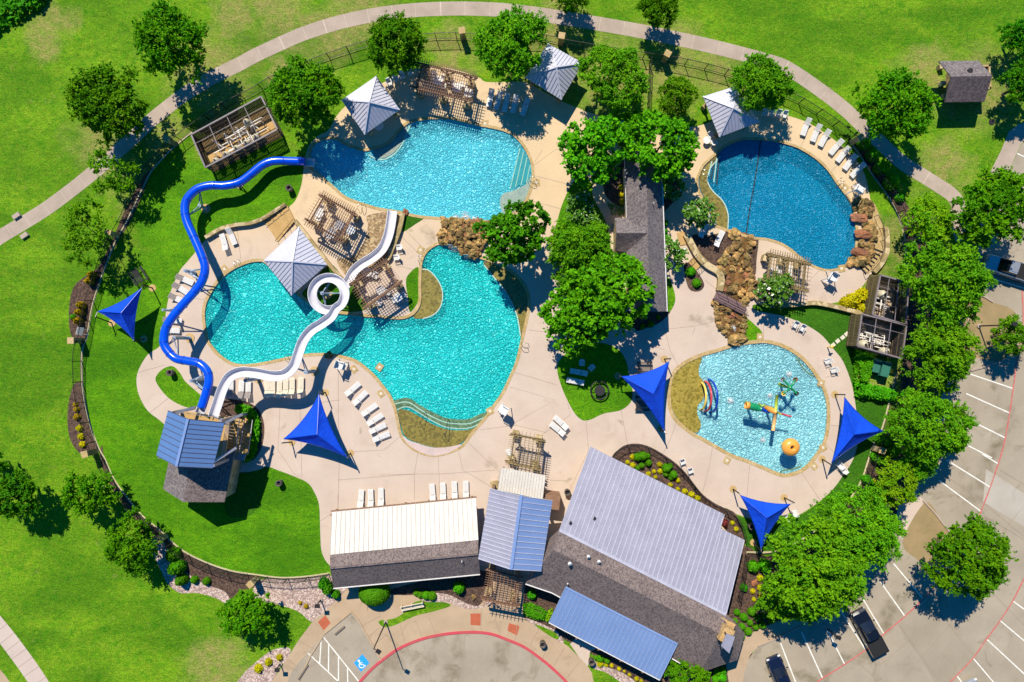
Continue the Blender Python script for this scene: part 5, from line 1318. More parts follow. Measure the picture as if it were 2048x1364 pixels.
# footbridge
t = thing('footbridge', 'purple brown plank footbridge over the rocky stream', 'bridge', base(1460, 604))
a, b, c, d = P(1433.5,582,.4), P(1493,613,.4), P(1488.5,629,.4), P(1426,598,.4)
mb = MB()
for k in range(16):
    p, q = a.lerp(b, (k + .5) / 16), d.lerp(c, (k + .5) / 16); mb.bar(p, q, (b - a).length / 16 * .93, .06)
mb.build('planks', M['bridgewood'], t)
for p, q in ((a, b), (d, c)):
    mb = MB(); hz = Vector((0,0,1.0)); mb.tube([p, p + hz, q + hz, q], .035, 6); mb.bar(p + hz * .5, q + hz * .5, .03)
    for k in (.33, .66): mb.bar(p.lerp(q, k), p.lerp(q, k) + hz, .05)
    mb.build('handrail', M['dark'], t)
    mb = MB(); mb.bar(p - Vector((0,0,.12)), q - Vector((0,0,.12)), .12, .2); mb.build('beam', M['bridgewood'], t)

# ---------------------------------------------------------------- rocks
def rockmesh(seed, flat=.6):
    import bmesh
    bm = bmesh.new(); bmesh.ops.create_icosphere(bm, subdivisions=3, radius=.5); o = Vector((seed * 7.3, seed * 3.1, seed * 1.7)); rnd = random.Random(seed)
    for _ in range(7):  # flat broken faces
        n = Vector((rnd.uniform(-1,1), rnd.uniform(-1,1), rnd.uniform(-.2,1))).normalized(); dd = rnd.uniform(.30,.42)
        for v in bm.verts:
            k = v.co.dot(n)
            if k > dd: v.co -= n * (k - dd)
    for v in bm.verts:
        v.co += v.co.normalized() * (.24 * mnoise.noise(v.co * 2.4 + o) + .10 * mnoise.noise(v.co * 6 + o))
    for v in bm.verts: v.co.z = v.co.z * flat + .5 * flat * .75
    me = bpy.data.meshes.new('boulder'); bm.to_mesh(me); bm.free(); return me
RM = [rockmesh(i) for i in range(1, 9)]; RMR = []
for m_ in RM: m_.materials.append(M['rock'])
for m_ in [rockmesh(i, .5) for i in range(20, 23)]: m_.materials.append(M['rockred']); RMR.append(m_)
rr = random.Random(11)
def boulder(u, v, s, z, lab, grp, red=False, sx=1.0, ang=None):
    o = bpy.data.objects.new('boulder', rr.choice(RMR if red else RM)); COL.objects.link(o)
    o.location = P(u, v, z); o.rotation_euler = (0, 0, rr.uniform(0, 6.3) if ang is None else R(ang)); o.scale = (s * sx * rr.uniform(.9,1.15), s * rr.uniform(.85,1.1), s * rr.uniform(.8,1.1))
    tag(o, lab, 'boulder', grp); KIDS[o] = []; return o
def inpoly(p, poly):
    c = False; j = len(poly) - 1
    for i in range(len(poly)):
        if (poly[i][1] > p[1]) != (poly[j][1] > p[1]) and p[0] < (poly[j][0] - poly[i][0]) * (p[1] - poly[i][1]) / (poly[j][1] - poly[i][1]) + poly[i][0]: c = not c
        j = i
    return c
def scatter(poly, n, dmin, seed):
    rn = random.Random(seed); xs = [p[0] for p in poly]; ys = [p[1] for p in poly]; out = []; tries = 0
    while len(out) < n and tries < 20000:
        tries += 1; p = (rn.uniform(min(xs), max(xs)), rn.uniform(min(ys), max(ys)))
        if inpoly(p, poly) and all(math.hypot(p[0] - q[0], p[1] - q[1]) > dmin for q in out): out.append(p)
    return out
WF = [(882,437),(930,441),(962,440),(985,450),(975,480),(958,506),(945,517),(925,506),(905,492),(884,486),(880,468),(888,455)]
for p in scatter(WF, 150, 5.2, 4):
    boulder(p[0], p[1], rr.uniform(.45, .85), rr.uniform(.0, .35), 'rough brown boulder in the rock waterfall between the two large pools', 'boulders of the rock waterfall', rr.random() < .12)
for u, v, s in ((905,463,.95),(942,470,1.2),(902,480,.9),(938,490,.9),(893,448,.9),(946,506,.9),(918,470,1.0),(958,485,.9)):
    boulder(u, v, s, .45, 'rough brown boulder in the rock waterfall between the two large pools', 'boulders of the rock waterfall')
sheet('stream', [(1472,467),(1500,472),(1497,520),(1505,560),(1500,585),(1492,612),(1440,588),(1440,550),(1455,520),(1476,495)], 0.03, M['streambed'])
sheet('stream', [(1430,600),(1487,630),(1485,660),(1480,686),(1462,684),(1447,660),(1436,630)], 0.03, M['streambed'])
EDGE1 = [(1466,468),(1474,478),(1472,490),(1460,500),(1450,512),(1446,524),(1440,540),(1446,548),(1440,562),(1500,476),(1503,486),(1497,500),(1493,514),(1492,528),(1497,540),(1500,552),(1503,565),(1502,580),(1498,592),(1490,600),(1484,606)]
EDGE2 = [(1429,606),(1432,616),(1433,626),(1435,637),(1437,646),(1441,655),(1447,663),(1454,670),(1461,676),(1468,682),(1478,684),(1484,674),(1485,664),(1487,652),(1488,642),(1487,634)]
for u, v in EDGE1: boulder(u, v, rr.uniform(.8, 1.25), 0, 'tan boulder edging the stream above the footbridge', 'boulders along the upper stream')
for u, v in EDGE2: boulder(u, v, rr.uniform(.65, 1.0), 0, 'tan boulder edging the little pond below the footbridge', 'boulders along the lower stream')
for p in scatter([(1462,500),(1490,500),(1492,540),(1496,580),(1480,600),(1446,580),(1450,540)], 22, 7, 6): boulder(p[0], p[1], rr.uniform(.4, 1.1), 0, 'tan boulder edging the stream above the footbridge', 'boulders along the upper stream', rr.random() < .3)
for p in scatter([(1440,612),(1480,634),(1478,670),(1465,675),(1448,652)], 12, 7, 8): boulder(p[0], p[1], rr.uniform(.35, .8), 0, 'tan boulder edging the little pond below the footbridge', 'boulders along the lower stream', rr.random() < .3)
boulder(1475, 679, 1.7, 0, 'big flat tan spill stone hanging over the splash pool rim', None, False, 1.2, 20)
JR = [(1712,400),(1720,405),(1710,414),(1722,416),(1732,408),(1738,418),(1722,424),(1735,428),(1716,436),(1728,448),(1740,450),(1729,461),(1742,462),(1745,475),(1722,486),(1733,494),(1743,492),(1740,505),(1731,510),(1722,517),(1712,524),(1704,519),(1720,528),(1732,522),(1700,527)]
for u, v in JR: boulder(u, v, rr.uniform(.85, 1.35), 0, 'brown boulder among the jumping rocks at the deep blue pool', 'boulders of the jumping rocks')
for u, v, s, lab in ((1719,437,1.9,'upper reddish slab rock jutting over the deep blue pool'),(1727,469,2.1,'middle reddish slab rock jutting over the deep blue pool'),(1717,504,1.9,'lower reddish slab rock jutting over the deep blue pool')):
    o = boulder(u, v, s, .25, lab, None, True, 1.25, -8); o.scale = (2.2, 1.0, .9)
boulder(659, 711, 1.0, 0, 'single tan boulder on the pool rim near the white slide', None)
boulder(948, 1194, .7, 0, 'tan boulder in the gravel by the front pergola', None)
boulder(812, 424, .8, 0, 'reddish rock beside the end of the white slide', None, True)
boulder(1509, 1166, .8, 0, 'pinkish rock among the yellow shrubs right of the silver roof', None, True)
# rock walk behind the jumping rocks: flagstones with timber treads
mb = MB()
fl = pxpath([(1738,410),(1750,440),(1757,470),(1755,500),(1744,524),(1728,540)], 4); ribbon(mb, fl, 1.3, .05, 0, .04); mb.build('flagstone_walk', M['coping'], kind='structure')
t = thing('rock_steps', 'dark timber treads on the flagstone walk behind the jumping rocks', 'steps', base(1742, 520))
mb = MB()
for k in range(7):
    q = Vector(P(1755 - k * 5, 500 + k * 6.5, .1)); mb.box(tuple(q), (1.3, .14, .1), R(-20 - k * 5))
mb.build('treads', M['dark'], t)
mb = MB(); pth = pxpath([(1757,430),(1768,455),(1770,480),(1766,505),(1750,530),(1735,545)], 4, 1.0); mb.tube(pth, .03, 6)
for q in pth[::4]: mb.bar(Vector((q.x, q.y, 0)), q, .05)
mb.build('handrail', M['dark'], t)

# white water where the falls land
def foam(lab, u, v, r, n, z=-.1, seed=1):
    rn = random.Random(seed); mb = MB(); c = P(u, v, 0)
    for k in range(n * 2):
        a = rn.uniform(0, 6.283); d = r * rn.random() ** .8 * (1.0); s = rn.uniform(.015, .055) * (1.6 - d / r)
        x, y = c.x + d * math.cos(a), c.y + d * math.sin(a); zz = z + rn.uniform(.0, .10) * (1.2 - d / r)
        mb.lathe([(.001,-s*.6),(s,0),(.001,s*.6)], (x, y, zz), 5)
    o = mb.build('foam', M['foam'], None, kind='stuff'); o['label'] = lab; return o
for k, (u, v, r_, n_, lab) in enumerate(((912,434,.5,60,'white foam at the left end of the waterfall edge'),(930,433,.75,150,'broad white foam patch where water enters the top pool'),(950,437,.5,60,'white foam at the right end of the waterfall edge'),(906,497,.45,50,'white foam under the left waterfall'),(924,505,.4,40,'white foam under the right waterfall'),
       (1461,801,.45,90,'white splash left of the green water cannon'),(1578,748,.4,80,'white splash above the four-armed sprayer'),(1540,791,.35,60,'white splash by the yellow pole'),(1526,880,.35,60,'white splash left of the orange mushroom'),(1466,657,.4,80,'white bubbling foam in the rock pond'),(655,641,.7,25,'thin foam under the spiral slide'))):
    foam(lab, u, v, r_, n_, -.1 if k < 5 or k == 10 else (-.03 if k < 9 else .06), k)
for k, (u0, v0, u1, v1) in enumerate(((899,489,903,499),(909,494,913,504),(932,509,935,518))):
    mb = MB(); a, b = P(u0, v0, .9), P(u1, v1, -.12)
    for j in range(9):
        off = Vector(((j - 4) * .07, .03 * (j % 2), 0)); mb.tube([a + off, a.lerp(b, .5) + off + Vector((0,0,.22)), b + off], .022, 5)
    o = mb.build('water_jet', M['foam'], None, ['left', 'middle', 'right'][k] + ' white stream of water falling from the rocks', 'waterfall', 'falling water at the rock waterfall')
# ---------------------------------------------------------------- furniture
def make_lounger(mat, back=30, legm=None, seatm=None):
    t = thing('lounger', '', 'lounger')
    mb = MB()   # +Y is the head end, origin at the centre
    for s in (-1, 1): mb.bar((s * .29, -.98, .34), (s * .29, .30, .34), .05, .06)
    for k in range(13): mb.box((0, -.95 + k * .1, .37), (.58, .082, .03))
    mb.build('seat', M[seatm or mat], t)
    mb = MB(); c, s_ = math.cos(R(back)), math.sin(R(back))
    for k in range(8):
        y = .34 + (.06 + k * .1) * c; z = .37 + (.06 + k * .1) * s_
        mb.bar((-.29, y, z), (.29, y, z), .085, .03)
    for s in (-1, 1): mb.bar((s * .29, .32, .36), (s * .29, .34 + .82 * c, .37 + .82 * s_), .05, .05)
    mb.build('backrest', M[mat], t)
    for x in (-.27, .27):
        for y in (-.85, .55):
            mb = MB(); mb.bar((x, y, 0), (x, y, .35), .055); mb.build('leg', M[legm or mat], t)
    return t
def make_chair():
    t = thing('pool_chair', '', 'chair')
    mb = MB()
    for k in range(6): mb.box((0, -.24 + k * .09, .42), (.5, .075, .03))
    mb.build('seat', M['white'], t)
    mb = MB()
    for k in range(6): mb.bar((-.25, .27 + k * .035, .47 + k * .08), (.25, .27 + k * .035, .47 + k * .08), .075, .025)
    mb.build('backrest', M['white'], t)
    for s in (-1, 1):
        mb = MB(); mb.bar((s * .29, -.26, .64), (s * .29, .34, .64), .07, .03); mb.build('armrest', M['white'], t)
        for y in (-.25, .28):
            mb = MB(); mb.bar((s * .28, y, 0), (s * .28, y, .63), .045); mb.build('leg', M['white'], t)
    return t
def make_table():
    t = thing('round_table', '', 'table')
    mb = MB(); mb.cyl((0, 0, .70), .55, .035, 20); mb.build('tabletop', M['white'], t)
    mb = MB(); mb.cyl((0, 0, .03), .05, .67, 8); mb.build('pedestal', M['white'], t)
    mb = MB(); mb.bar((-.35, 0, .02), (.35, 0, .02), .08, .04); mb.bar((0, -.35, .021), (0, .35, .021), .08, .04); mb.build('foot', M['white'], t)
    return t
def make_guard():
    t = thing('lifeguard_chair', '', 'lifeguard chair')
    for x, y in ((-.45,-.45),(.45,-.45),(-.45,.5),(.45,.5)):
        mb = MB(); mb.bar((x * 1.15, y * 1.25, 0), (x * .8, y * .7, 1.75), .07); mb.build('leg', M['white'], t)
    mb = MB(); mb.box((0, -.05, 1.6), (.9, .85, .06)); mb.build('seat', M['white'], t)
    mb = MB(); mb.box((0, .38, 1.95), (.85, .06, .7)); mb.build('backrest', M['white'], t)
    for s in (-1, 1):
        mb = MB(); mb.bar((s * .43, -.42, 1.9), (s * .43, .38, 1.9), .08, .04); mb.build('armrest', M['white'], t)
    mb = MB()
    for k in range(5): mb.bar((-.4, -.55 + k * .05, .25 + k * .28), (.4, -.55 + k * .05, .25 + k * .28), .07, .04)
    mb.build('ladder', M['white'], t)
    mb = MB(); mb.box((0, -.5, 1.12), (.8, .35, .05)); mb.build('footrest', M['white'], t)
    return t
def make_bin():
    t = thing('planter_pot', '', 'planter')
    mb = MB(); mb.lathe([(.30,0),(.36,.5),(.38,.85),(.38,.9),(.27,.9),(.25,.55),(.001,.55)], (0,0,0), 16); mb.build('pot', surf('dark_bronze_pot', (.09,.075,.065)), t)
    mb = MB(); mb.cyl((0,0,.56), .24, .02, 14); mb.build('soil', M['dark'], t)
    return t
lg = make_lounger('white'); G_ = 'white loungers'
place(lg, [(981,199,14),(996,204,14),(1011.6,208,14),(1028.5,212,14),(1049.5,217,16)], '{} lounger from the left in the tree-shaded row right of the large pergola', 'loungers right of the large pergola')
place(lg, [(1609,257,22),(1628,268.5,22),(1646,279,24),(1669,296,36),(1682,311,36),(1696.4,327,36),(1711.5,342.6,42)], '{} white lounger from the left on the curved deck above the deep blue pool', 'loungers along the deep blue pool')
place(lg, [(722.6,994,180),(742.6,993,180),(762.7,991.6,180)], '{} white lounger from the left in the row of three at the white roof', 'loungers before the white roofed building')
place(lg, [(865.6,984,178),(887,981.5,178),(909.7,979,178),(932,976.5,178)], '{} cream lounger from the left in the row of four at the white roof', 'loungers before the white roofed building')
place(lg, [(707.5,776,229),(722.6,794.5,228),(741,817,234),(752,837.5,237),(757.5,856,242),(764,872,250)], '{} white lounger from the top in the slanting row beside the teal pool', 'loungers slanting along the teal pool', 'v')
place(lg, [(1121,845,130),(1113.5,857,130)], ['upper white lounger of the pair between pergola and grass island', 'lower white lounger of the pair between pergola and grass island'], 'loungers near the grass island', 'v')
place(lg, [(1156.6,743,102),(1150,761,102)], ['fully shaded lounger on the round grass island', 'half sunlit lounger on the round grass island'], 'loungers near the grass island', 'v')
place(lg, [(466,473,-23),(450,485,162)], ['lounger with grey ends nearest the stone wall left of the wooden steps', 'white lounger facing the other way left of the wooden steps'], 'loungers left of the wooden steps', 'v')
place(lg, [(1437,477.6,207),(1405,461,207)], ['sunlit white lounger beside the mulch bed above the stream', 'shaded lounger under the flowering bush above the stream'], 'loungers above the stream', 'v')
place(lg, [(1556,545,190),(1575,549,185),(1540,552,185)], '{} white lounger from the left under the olive brown pergola', 'loungers under the olive pergola')
gl = make_lounger('greysling', 28, 'white', 'white')
place(gl, [(374,560,-62),(366,579,-60),(360,598,-58),(350,640,-80),(346,660,-85)], '{} lounger with grey headrest from the top beneath the blue tube slide', 'loungers beneath the tube slide', 'v')
place(gl, [(464,774,180),(484.5,778,180),(499,777,180)], '{} lounger with grey headrest from the left under the white flume', 'loungers in the row under the white flume')
cl = make_lounger('cream', 35)
place(cl, [(537,776,178),(547.5,776,178),(560.5,778,178),(574,775,178),(586.5,772,178),(603,770,178)], '{} cream lounger from the left in the row under the white flume', 'loungers in the row under the white flume')
chp = make_chair()
place(chp, [(780,168.7,-25),(793,161,-25),(805,155,-20),(822,147.7,-15)], '{} shaded chair from the left between the first pavilion and large pergola', 'chairs beside the large pergola')
place(chp, [(870,157,10),(884,162,40),(905,166,200),(922,172,160),(934,178,30),(888,174,180)], '{} white chair from the left under the large pergola', 'chairs under the large pergola')
place(chp, [(1526.6,228,5),(1540,229,5),(1554,231,10),(1566,233,12)], '{} shaded chair from the left along the grass by the leaning tree', 'chairs by the leaning tree')
place(chp, [(1419,274,-30),(1424,286,150)], '{} white chair from the left at the table left of the blue pool pavilion', 'chairs left of the blue pool pavilion')
place(chp, [(1163,726.5,0),(1181,736,45)], ['left shaded chair on the round grass island', 'right shaded chair on the round grass island'], 'chairs on the grass island')
place(chp, [(1651,722,70),(1663,739.5,75)], ['upper white chair between the turf and the splash pool', 'lower white chair between the turf and the splash pool'], 'chairs at the splash pool')
place(chp, [(1363.6,923,-20),(1379,940.7,-20)], ['upper white chair beside the fenced shrub bed', 'lower white chair beside the fenced shrub bed'], 'chairs at the splash pool')
place(chp, [(1587,650.5,30),(1600.7,657,30)], ['left chair at the turf edge next to the tree shadow', 'right chair at the turf edge next to the tree shadow'], 'chairs at the splash pool')
place(chp, [(1675.6,929,140),(1683,938,140)], ['shaded blue looking chair under the splash pool sail', 'half sunlit chair under the splash pool sail'], 'chairs at the splash pool')
place(chp, [(1586,1023,160),(1568,1033,170)], ['sunlit white chair beside the corner sail', 'white chair at the turf edge under the corner sail'], 'chairs at the splash pool')
place(chp, [(798.6,496,80),(793.5,516,80)], ['upper white chair by the curved stone wall', 'lower white chair by the curved stone wall'], 'chairs by the stone wall')
place(chp, [(1018,901,150)], ['white chair left of the pergola in front of the white canopy'], 'chairs near the front')
place(chp, [(645,420,20),(640,436,200),(668,462,70),(705,455,30)], '{} white chair from the left under the dark brown pergola', 'chairs under the dark brown pergola')
place(chp, [(745,549,30),(752,553,30),(790,600,60),(806,592,60),(760,606,20),(775,585,100)], '{} chair from the left under the pergola by the turf crescent', 'chairs under the pergola by the turf crescent')
tb_ = make_table()
place(tb_, [(877,166),(915,180),(938,190)], '{} round white table from the left under the large pergola', 'round white tables')
place(tb_, [(641,428),(664,470),(704,462),(682,452)], '{} round white table from the left under the dark brown pergola', 'round white tables')
place(tb_, [(1411,283,0,.8)], ['round white table left of the blue pool pavilion'], 'round white tables')
place(tb_, [(737,545),(798,596),(764,582)], '{} round white table from the left under the pergola by the turf crescent', 'round white tables')
place(tb_, [(760,255)], ['shaded table under the first pavilion edge'], 'round white tables')
gd = make_guard()
place(gd, [(685,729,-70),(1009,818,120),(1654,556,30),(1704,385,215),(1250,960,0)][:4], ['tall white lifeguard chair beside the rock near the white slide', 'tall white lifeguard chair at the lower right rim of the teal pool', 'tall white lifeguard chair on the deck right of the olive pergola', 'tall white lifeguard chair beside the jumping rocks'], 'lifeguard chairs')
bn = make_bin()
place(bn, [(346,745),(582,379),(1499,1050),(470,358),(562,964)], ['round dark pot on the small grass island by the tower', 'round dark pot on the lawn under the tube slide exit', 'round dark pot on turf by the corner of the silver roof', 'round dark pot half under the tube slide', 'round dark pot on the lower lawn with a long shadow'], 'round dark pots', 'u') if False else None
for (u, v), lab in zip([(346,745),(582,379),(1499,1050),(562,964)], ['round dark pot on the small grass island by the tower', 'round dark pot on the lawn below the tube slide exit', 'round dark pot on turf by the corner of the silver roof', 'dark pot on the lower lawn left of the slanted loungers']):
    o = place(bn, [(u, v)], [lab], 'round dark pots')
for (u, v), lab in zip([(1100,1325*0+1270),(1085,1284),(1182,1319),(1134,982)], ['', 'round planter on gravel at the left end of the blue porch', 'tan planter at the front walk by yellow shrubs', 'planter beside the side wall of the silver roofed building']):
    if lab: place(bn, [(u, v)], [lab], 'round dark pots')

# grey mesh steel tables
def picnic(lab, u, v, ang, mat='dark'):
    t = thing('picnic_table', lab, 'picnic table', tuple(P(u, v, .02)), 'dark steel tables and benches')
    def part(n, f):
        mb = MB(); f(mb); o = mb.build(n, M[mat]); o.parent = t; KIDS[t].append(o)
    part('tabletop', lambda m: [m.box((0, -.33 + k * .11, .75), (1.8, .07, .04)) for k in range(7)])
    for s in (-1, 1):
        part('bench', lambda m: [m.box((0, s * .75 + k * .1, .45), (1.8, .07, .04)) for k in (-1, 0, 1)])
        part('leg', lambda m: (m.bar((s * .7, -.75, .02), (s * .7, .3, .74), .05), m.bar((s * .7, .75, .02), (s * .7, -.3, .74), .05), m.bar((s * .7, -.8, .42), (s * .7, .8, .42), .05)))
    t.rotation_euler = (0, 0, -R(ang)); return t
picnic('dark steel picnic table above the central sail', 1288, 738, 0)
picnic('dark steel picnic table in the shadow of the central sail', 1284, 806, 0)
picnic('dark steel bench table on the outer lawn above the left sail', 281, 553, 60)
t = thing('dark_round_table', 'round dark table in the tree shadow on the grass island', 'table', tuple(P(1198, 780, .02)), 'dark steel tables and benches')
for n, f in (('tabletop', lambda m: m.cyl((0,0,.74), .62, .04, 20)), ('pedestal', lambda m: m.cyl((0,0,.0), .07, .74, 8)), ('bench', lambda m: m.tube([(1.05*math.cos(a),1.05*math.sin(a),.45) for a in [k*math.pi/12 for k in range(24)]], .08, 6, closed=True)), ('foot', lambda m: (m.bar((-1.05,0,.4),(1.05,0,.4),.05), m.bar((0,-1.05,.4),(0,1.05,.4),.05)))):
    mb = MB(); f(mb); o = mb.build(n, M['dark']); o.parent = t; KIDS[t].append(o)
# slatted bench by the front walk
t = thing('park_bench', 'long white slatted bench on the grass wedge by the round hedge', 'bench', tuple(P(826, 1211, .03)))
for n, f in (('seat', lambda m: [m.box((0, -.2 + k * .13, .45), (2.7, .09, .04)) for k in range(4)]), ('backrest', lambda m: [m.box((0, .33 + k * .02, .6 + k * .13), (2.7, .03, .09)) for k in range(3)])):
    mb = MB(); f(mb); o = mb.build(n, M['cream']); o.parent = t; KIDS[t].append(o)
for x in (-1.25, 0, 1.25):
    mb = MB(); mb.box((x, 0, .22), (.08, .5, .44)); mb.box((x, .34, .5), (.08, .06, .9)); o = mb.build('leg', M['cream']); o.parent = t; KIDS[t].append(o)
t.rotation_euler = (0, 0, R(11))

# grab rails and depth ladders at the pool rims
def grab(lab, u, v, ang):
    t = thing('pool_ladder', lab, 'pool ladder', tuple(P(u, v, 0)), 'pool ladders and grab rails')
    for s in (-.25, .25):
        mb = MB(); mb.tube([(s, -.45, .03), (s, -.45, .6), (s, -.25, .8), (s, .15, .8), (s, .35, .5), (s, .4, -.5)], .028, 6); o = mb.build('handrail', M['chrome']); o.parent = t; KIDS[t].append(o)
    mb = MB()
    for z in (-.15, -.4): mb.box((0, .4, z), (.5, .12, .03))
    o = mb.build('tread', M['chrome']); o.parent = t; KIDS[t].append(o)
    t.rotation_euler = (0, 0, -R(ang))
grab('steel pool ladder at the upper rim of the teal pool left part', 478, 529, 160)
grab('steel pool ladder at the rim beside the beige deck chairs pocket', 845, 518, 95)
grab('steel pool ladder at the right rim of the teal pool', 1048, 690, -85)
grab('steel pool ladder at the lower rim near the dark brown pergola', 724, 414, 20)
grab('steel pool ladder at the upper right rim of the deep blue pool', 1676, 365, 235)
grab('steel pool ladder under the white slide at the rim of the teal pool', 580, 715, 0)
grab('steel pool ladder at the right rim of the top pool', 1064, 362, -80)
grab('steel pool ladder at the left shelf of the deep blue pool', 1408, 348, 100)
for (u0, v0), (u1, v1), lab in (((845,841),(852,824),'left handrail across the entry steps of the teal pool'), ((893,865),(897,838),'right handrail across the entry steps of the teal pool')):
    mb = MB(); a, b = P(u0, v0, 0), P(u1, v1, -.3); h_ = Vector((0,0,.9)); d = (b - a).normalized()
    mb.tube([a + Vector((-.3,-.1,-.1)), a + Vector((-.25,-.1,.7)), a - d * .3 + h_, b + h_ * 1.0, b + Vector((0,0,0))], .03, 6); recentre(mb.build('step_handrail', M['dark'], None, lab, 'handrail'))
mb = MB(); pth = sm([tuple(P(1522,281,.02)), tuple(P(1521,284,-.08)), tuple(P(1517,315,-.11)), tuple(P(1508,370,-.11)), tuple(P(1499,420,-.11)), tuple(P(1492,468,-.11))], False, 4); mb.tube(pth, .055, 8)
for q in pth[4:-1:1]: mb.lathe([(.001,-.09),(.085,-.05),(.085,.05),(.001,.09)], q, 8)
recentre(mb.build('lane_rope', M['dark'], None, 'dark float rope stretched across the deep blue pool', 'rope'))

# splash pool toys
def hoop(lab, p0, p1, h, bulge, mat):
    a, b = P(*p0, -.4), P(*p1, -.4); pts = []
    n = 16; side = Vector((1, 0, 0)) * bulge
    for k in range(n + 1):
        s = math.pi * k / n; pts.append(a.lerp(b, .5 - .5 * math.cos(s)) + Vector((0,0,1)) * (h + .4) * math.sin(s) ** .8 + side * math.sin(s) * .6)
    mb = MB(); mb.tube(pts, .13, 10)
    recentre(mb.build('spray_hoop', M[mat], None, lab, 'water hoop', 'spray hoops at the beach edge'))
hoop('yellow spray hoop, left of the three arches in the splash pool', (1401,765), (1399,819), 1.7, .2, 'yellow')
hoop('red spray hoop, middle of the three arches in the splash pool', (1408,762), (1407,822), 2.0, .35, 'redgel')
hoop('blue spray hoop, right of the three arches in the splash pool', (1415,758), (1417,824), 2.2, .55, 'bluegel')
t = thing('mushroom_fountain', 'orange mushroom fountain with a hole in its cap in the splash pool', 'water toy', tuple(P(1570, 889, -.4)))
mb = MB(); c = P(1582, 894.5, 2.3); mb.lathe([(.001,.18),(.16,.18),(.2,.28),(.26,.50),(.34,.50),(.6,.44),(.85,.28),(1.0,.05),(1.03,-.12),(.98,-.25),(.5,-.2),(.2,-.15)], tuple(c), 28); cp = mb.build('cap', M['orange'], t)
mb = MB(); mb.cyl((c.x, c.y, c.z + .12), .15, .1, 12); mb.build('spout', M['dark'], cp)
mb = MB(); mb.tube([Vector((c.x, c.y, -.42)), Vector((c.x, c.y, 2.2))], .16, 12); mb.build('stem', M['yellow'], t)
t = thing('spray_flower', 'green four-armed sprayer with a bucket at each arm end in the splash pool', 'water toy', tuple(P(1572, 768, -.4)))
top = 2.6; c = P(1580, 775, top)
mb = MB(); mb.tube([Vector((c.x, c.y, -.42)), c], .14, 10); mb.build('post', M['green'], t)
for (u, v), mt in (((1566,759),'galv'),((1591,759),'rockred'),((1567,787),'yellow'),((1593,787),'dark')):
    e_ = P(u, v, top - .1); mb = MB(); mb.tube([c, c.lerp(e_, .5) + Vector((0,0,.18)), e_], [.16,.13,.1], 10); ar = mb.build('arm', M['green'], t)
    mb = MB(); mb.lathe([(.02,-.3),(.2,-.28),(.27,.05),(.25,.05),(.18,-.22),(.02,-.24)], tuple(e_), 12); mb.build('bucket', M[mt], ar)
mb = MB(); mb.tube([c - Vector((0,0,.5)), P(1557, 767, 1.7)], [.1,.16], 10); mb.build('spout', M['lime'], t)
t = thing('water_cannon', 'green barrel water cannon with orange and yellow pipes in the splash pool', 'water toy', tuple(P(1535, 815, -.4)))
z = 2.6
mb = MB(); mb.tube([P(1497,811,z), P(1500,812,z), P(1513,815,z), P(1522,818,z)], [.36,.42,.44,.28], 14); gb = mb.build('barrel', M['green'], t)
mb = MB(); mb.tube([P(1491,810.5,z), P(1498,811.5,z)], [.42,.44], 14, cap=False); x = mb.build('mouth_ring', M['orange'], gb); x.modifiers.new('thick', 'SOLIDIFY').thickness = .06
mb = MB(); mb.tube([P(1521,818,z), P(1539,822.5,z)], .26, 12); mb.build('collar', M['bluegel'], t)
mb = MB(); mb.tube([P(1529,814,z+.1), P(1540,819,z+.15), P(1551,824,z+.1)], [.22,.36,.26], 12); mb.build('body', M['orange'], t)
mb = MB(); mb.tube([P(1554,790,z+.25), P(1551,824,z+.15)], .17, 10); mb.build('pole', M['lime'], t)
mb = MB(); mb.tube([P(1551,826,z), P(1546,861,z-.1)], .2, 10); mb.build('pole', M['peach'], t)
mb = MB(); mb.tube([P(1553,825,z+.1), P(1582,833,z)], .11, 8); mb.build('nozzle_pipe', M['redgel'], t)
mb = MB(); mb.tube([P(1553,824,z+.3), P(1562,829,z+.2)], .09, 8); mb.build('handle', M['lime'], t); mb = MB(); mb.tube([P(1517,806,z+.2), P(1523,812,z+.35), P(1529,810,z+.3)], .09, 8); mb.build('handle', M['lime'], t)
for u, v in ((1506, 808), (1545, 816)):
    q = P(u, v, z); k = P(u, v, 2.4); mb = MB(); mb.tube([Vector((k.x, k.y, -.42)), k], .15, 10); mb.build('post', M['green'], t)
mb = MB(); p = P(1654.5, 693.5, 0); mb.tube([p, p + Vector((0,0,1.1))], .07, 8); mb.tube([p + Vector((0,0,1.1)), p + Vector((.35,.1,1.1))], [.1,.05], 8); mb.lathe([(.02,0),(.2,.05),(.14,.15),(.02,.16)], (p.x, p.y, 1.1), 10)
recentre(mb.build('shower_post', [M['yellow']], None, 'small yellow and green foot shower at the turf edge', 'shower'))

# utility cabinet
t = thing('utility_cabinet', 'teal green utility cabinet on grass behind the hedge', 'cabinet', tuple(P(1748, 733, 0)))
mb = MB(); a = R(-14); c = P(1744, 731, 0); mb.box((c.x, c.y, .55), (.8, 1.55, 1.1), a); mb.build('low_box', M['utility'], t)
mb = MB(); c2 = c + Vector((math.cos(a), math.sin(a), 0)) * .92 + Vector((.05, -.15, 0)); mb.box((c2.x, c2.y, .65), (.95, 1.75, 1.3), a); mb.build('tall_box', M['utility'], t)
mb = MB(); mb.box((c2.x - .48 * math.cos(a), c2.y - .48 * math.sin(a), 1.33), (.1, 1.75, .05), a); mb.build('lid_edge', M['utility'], t)

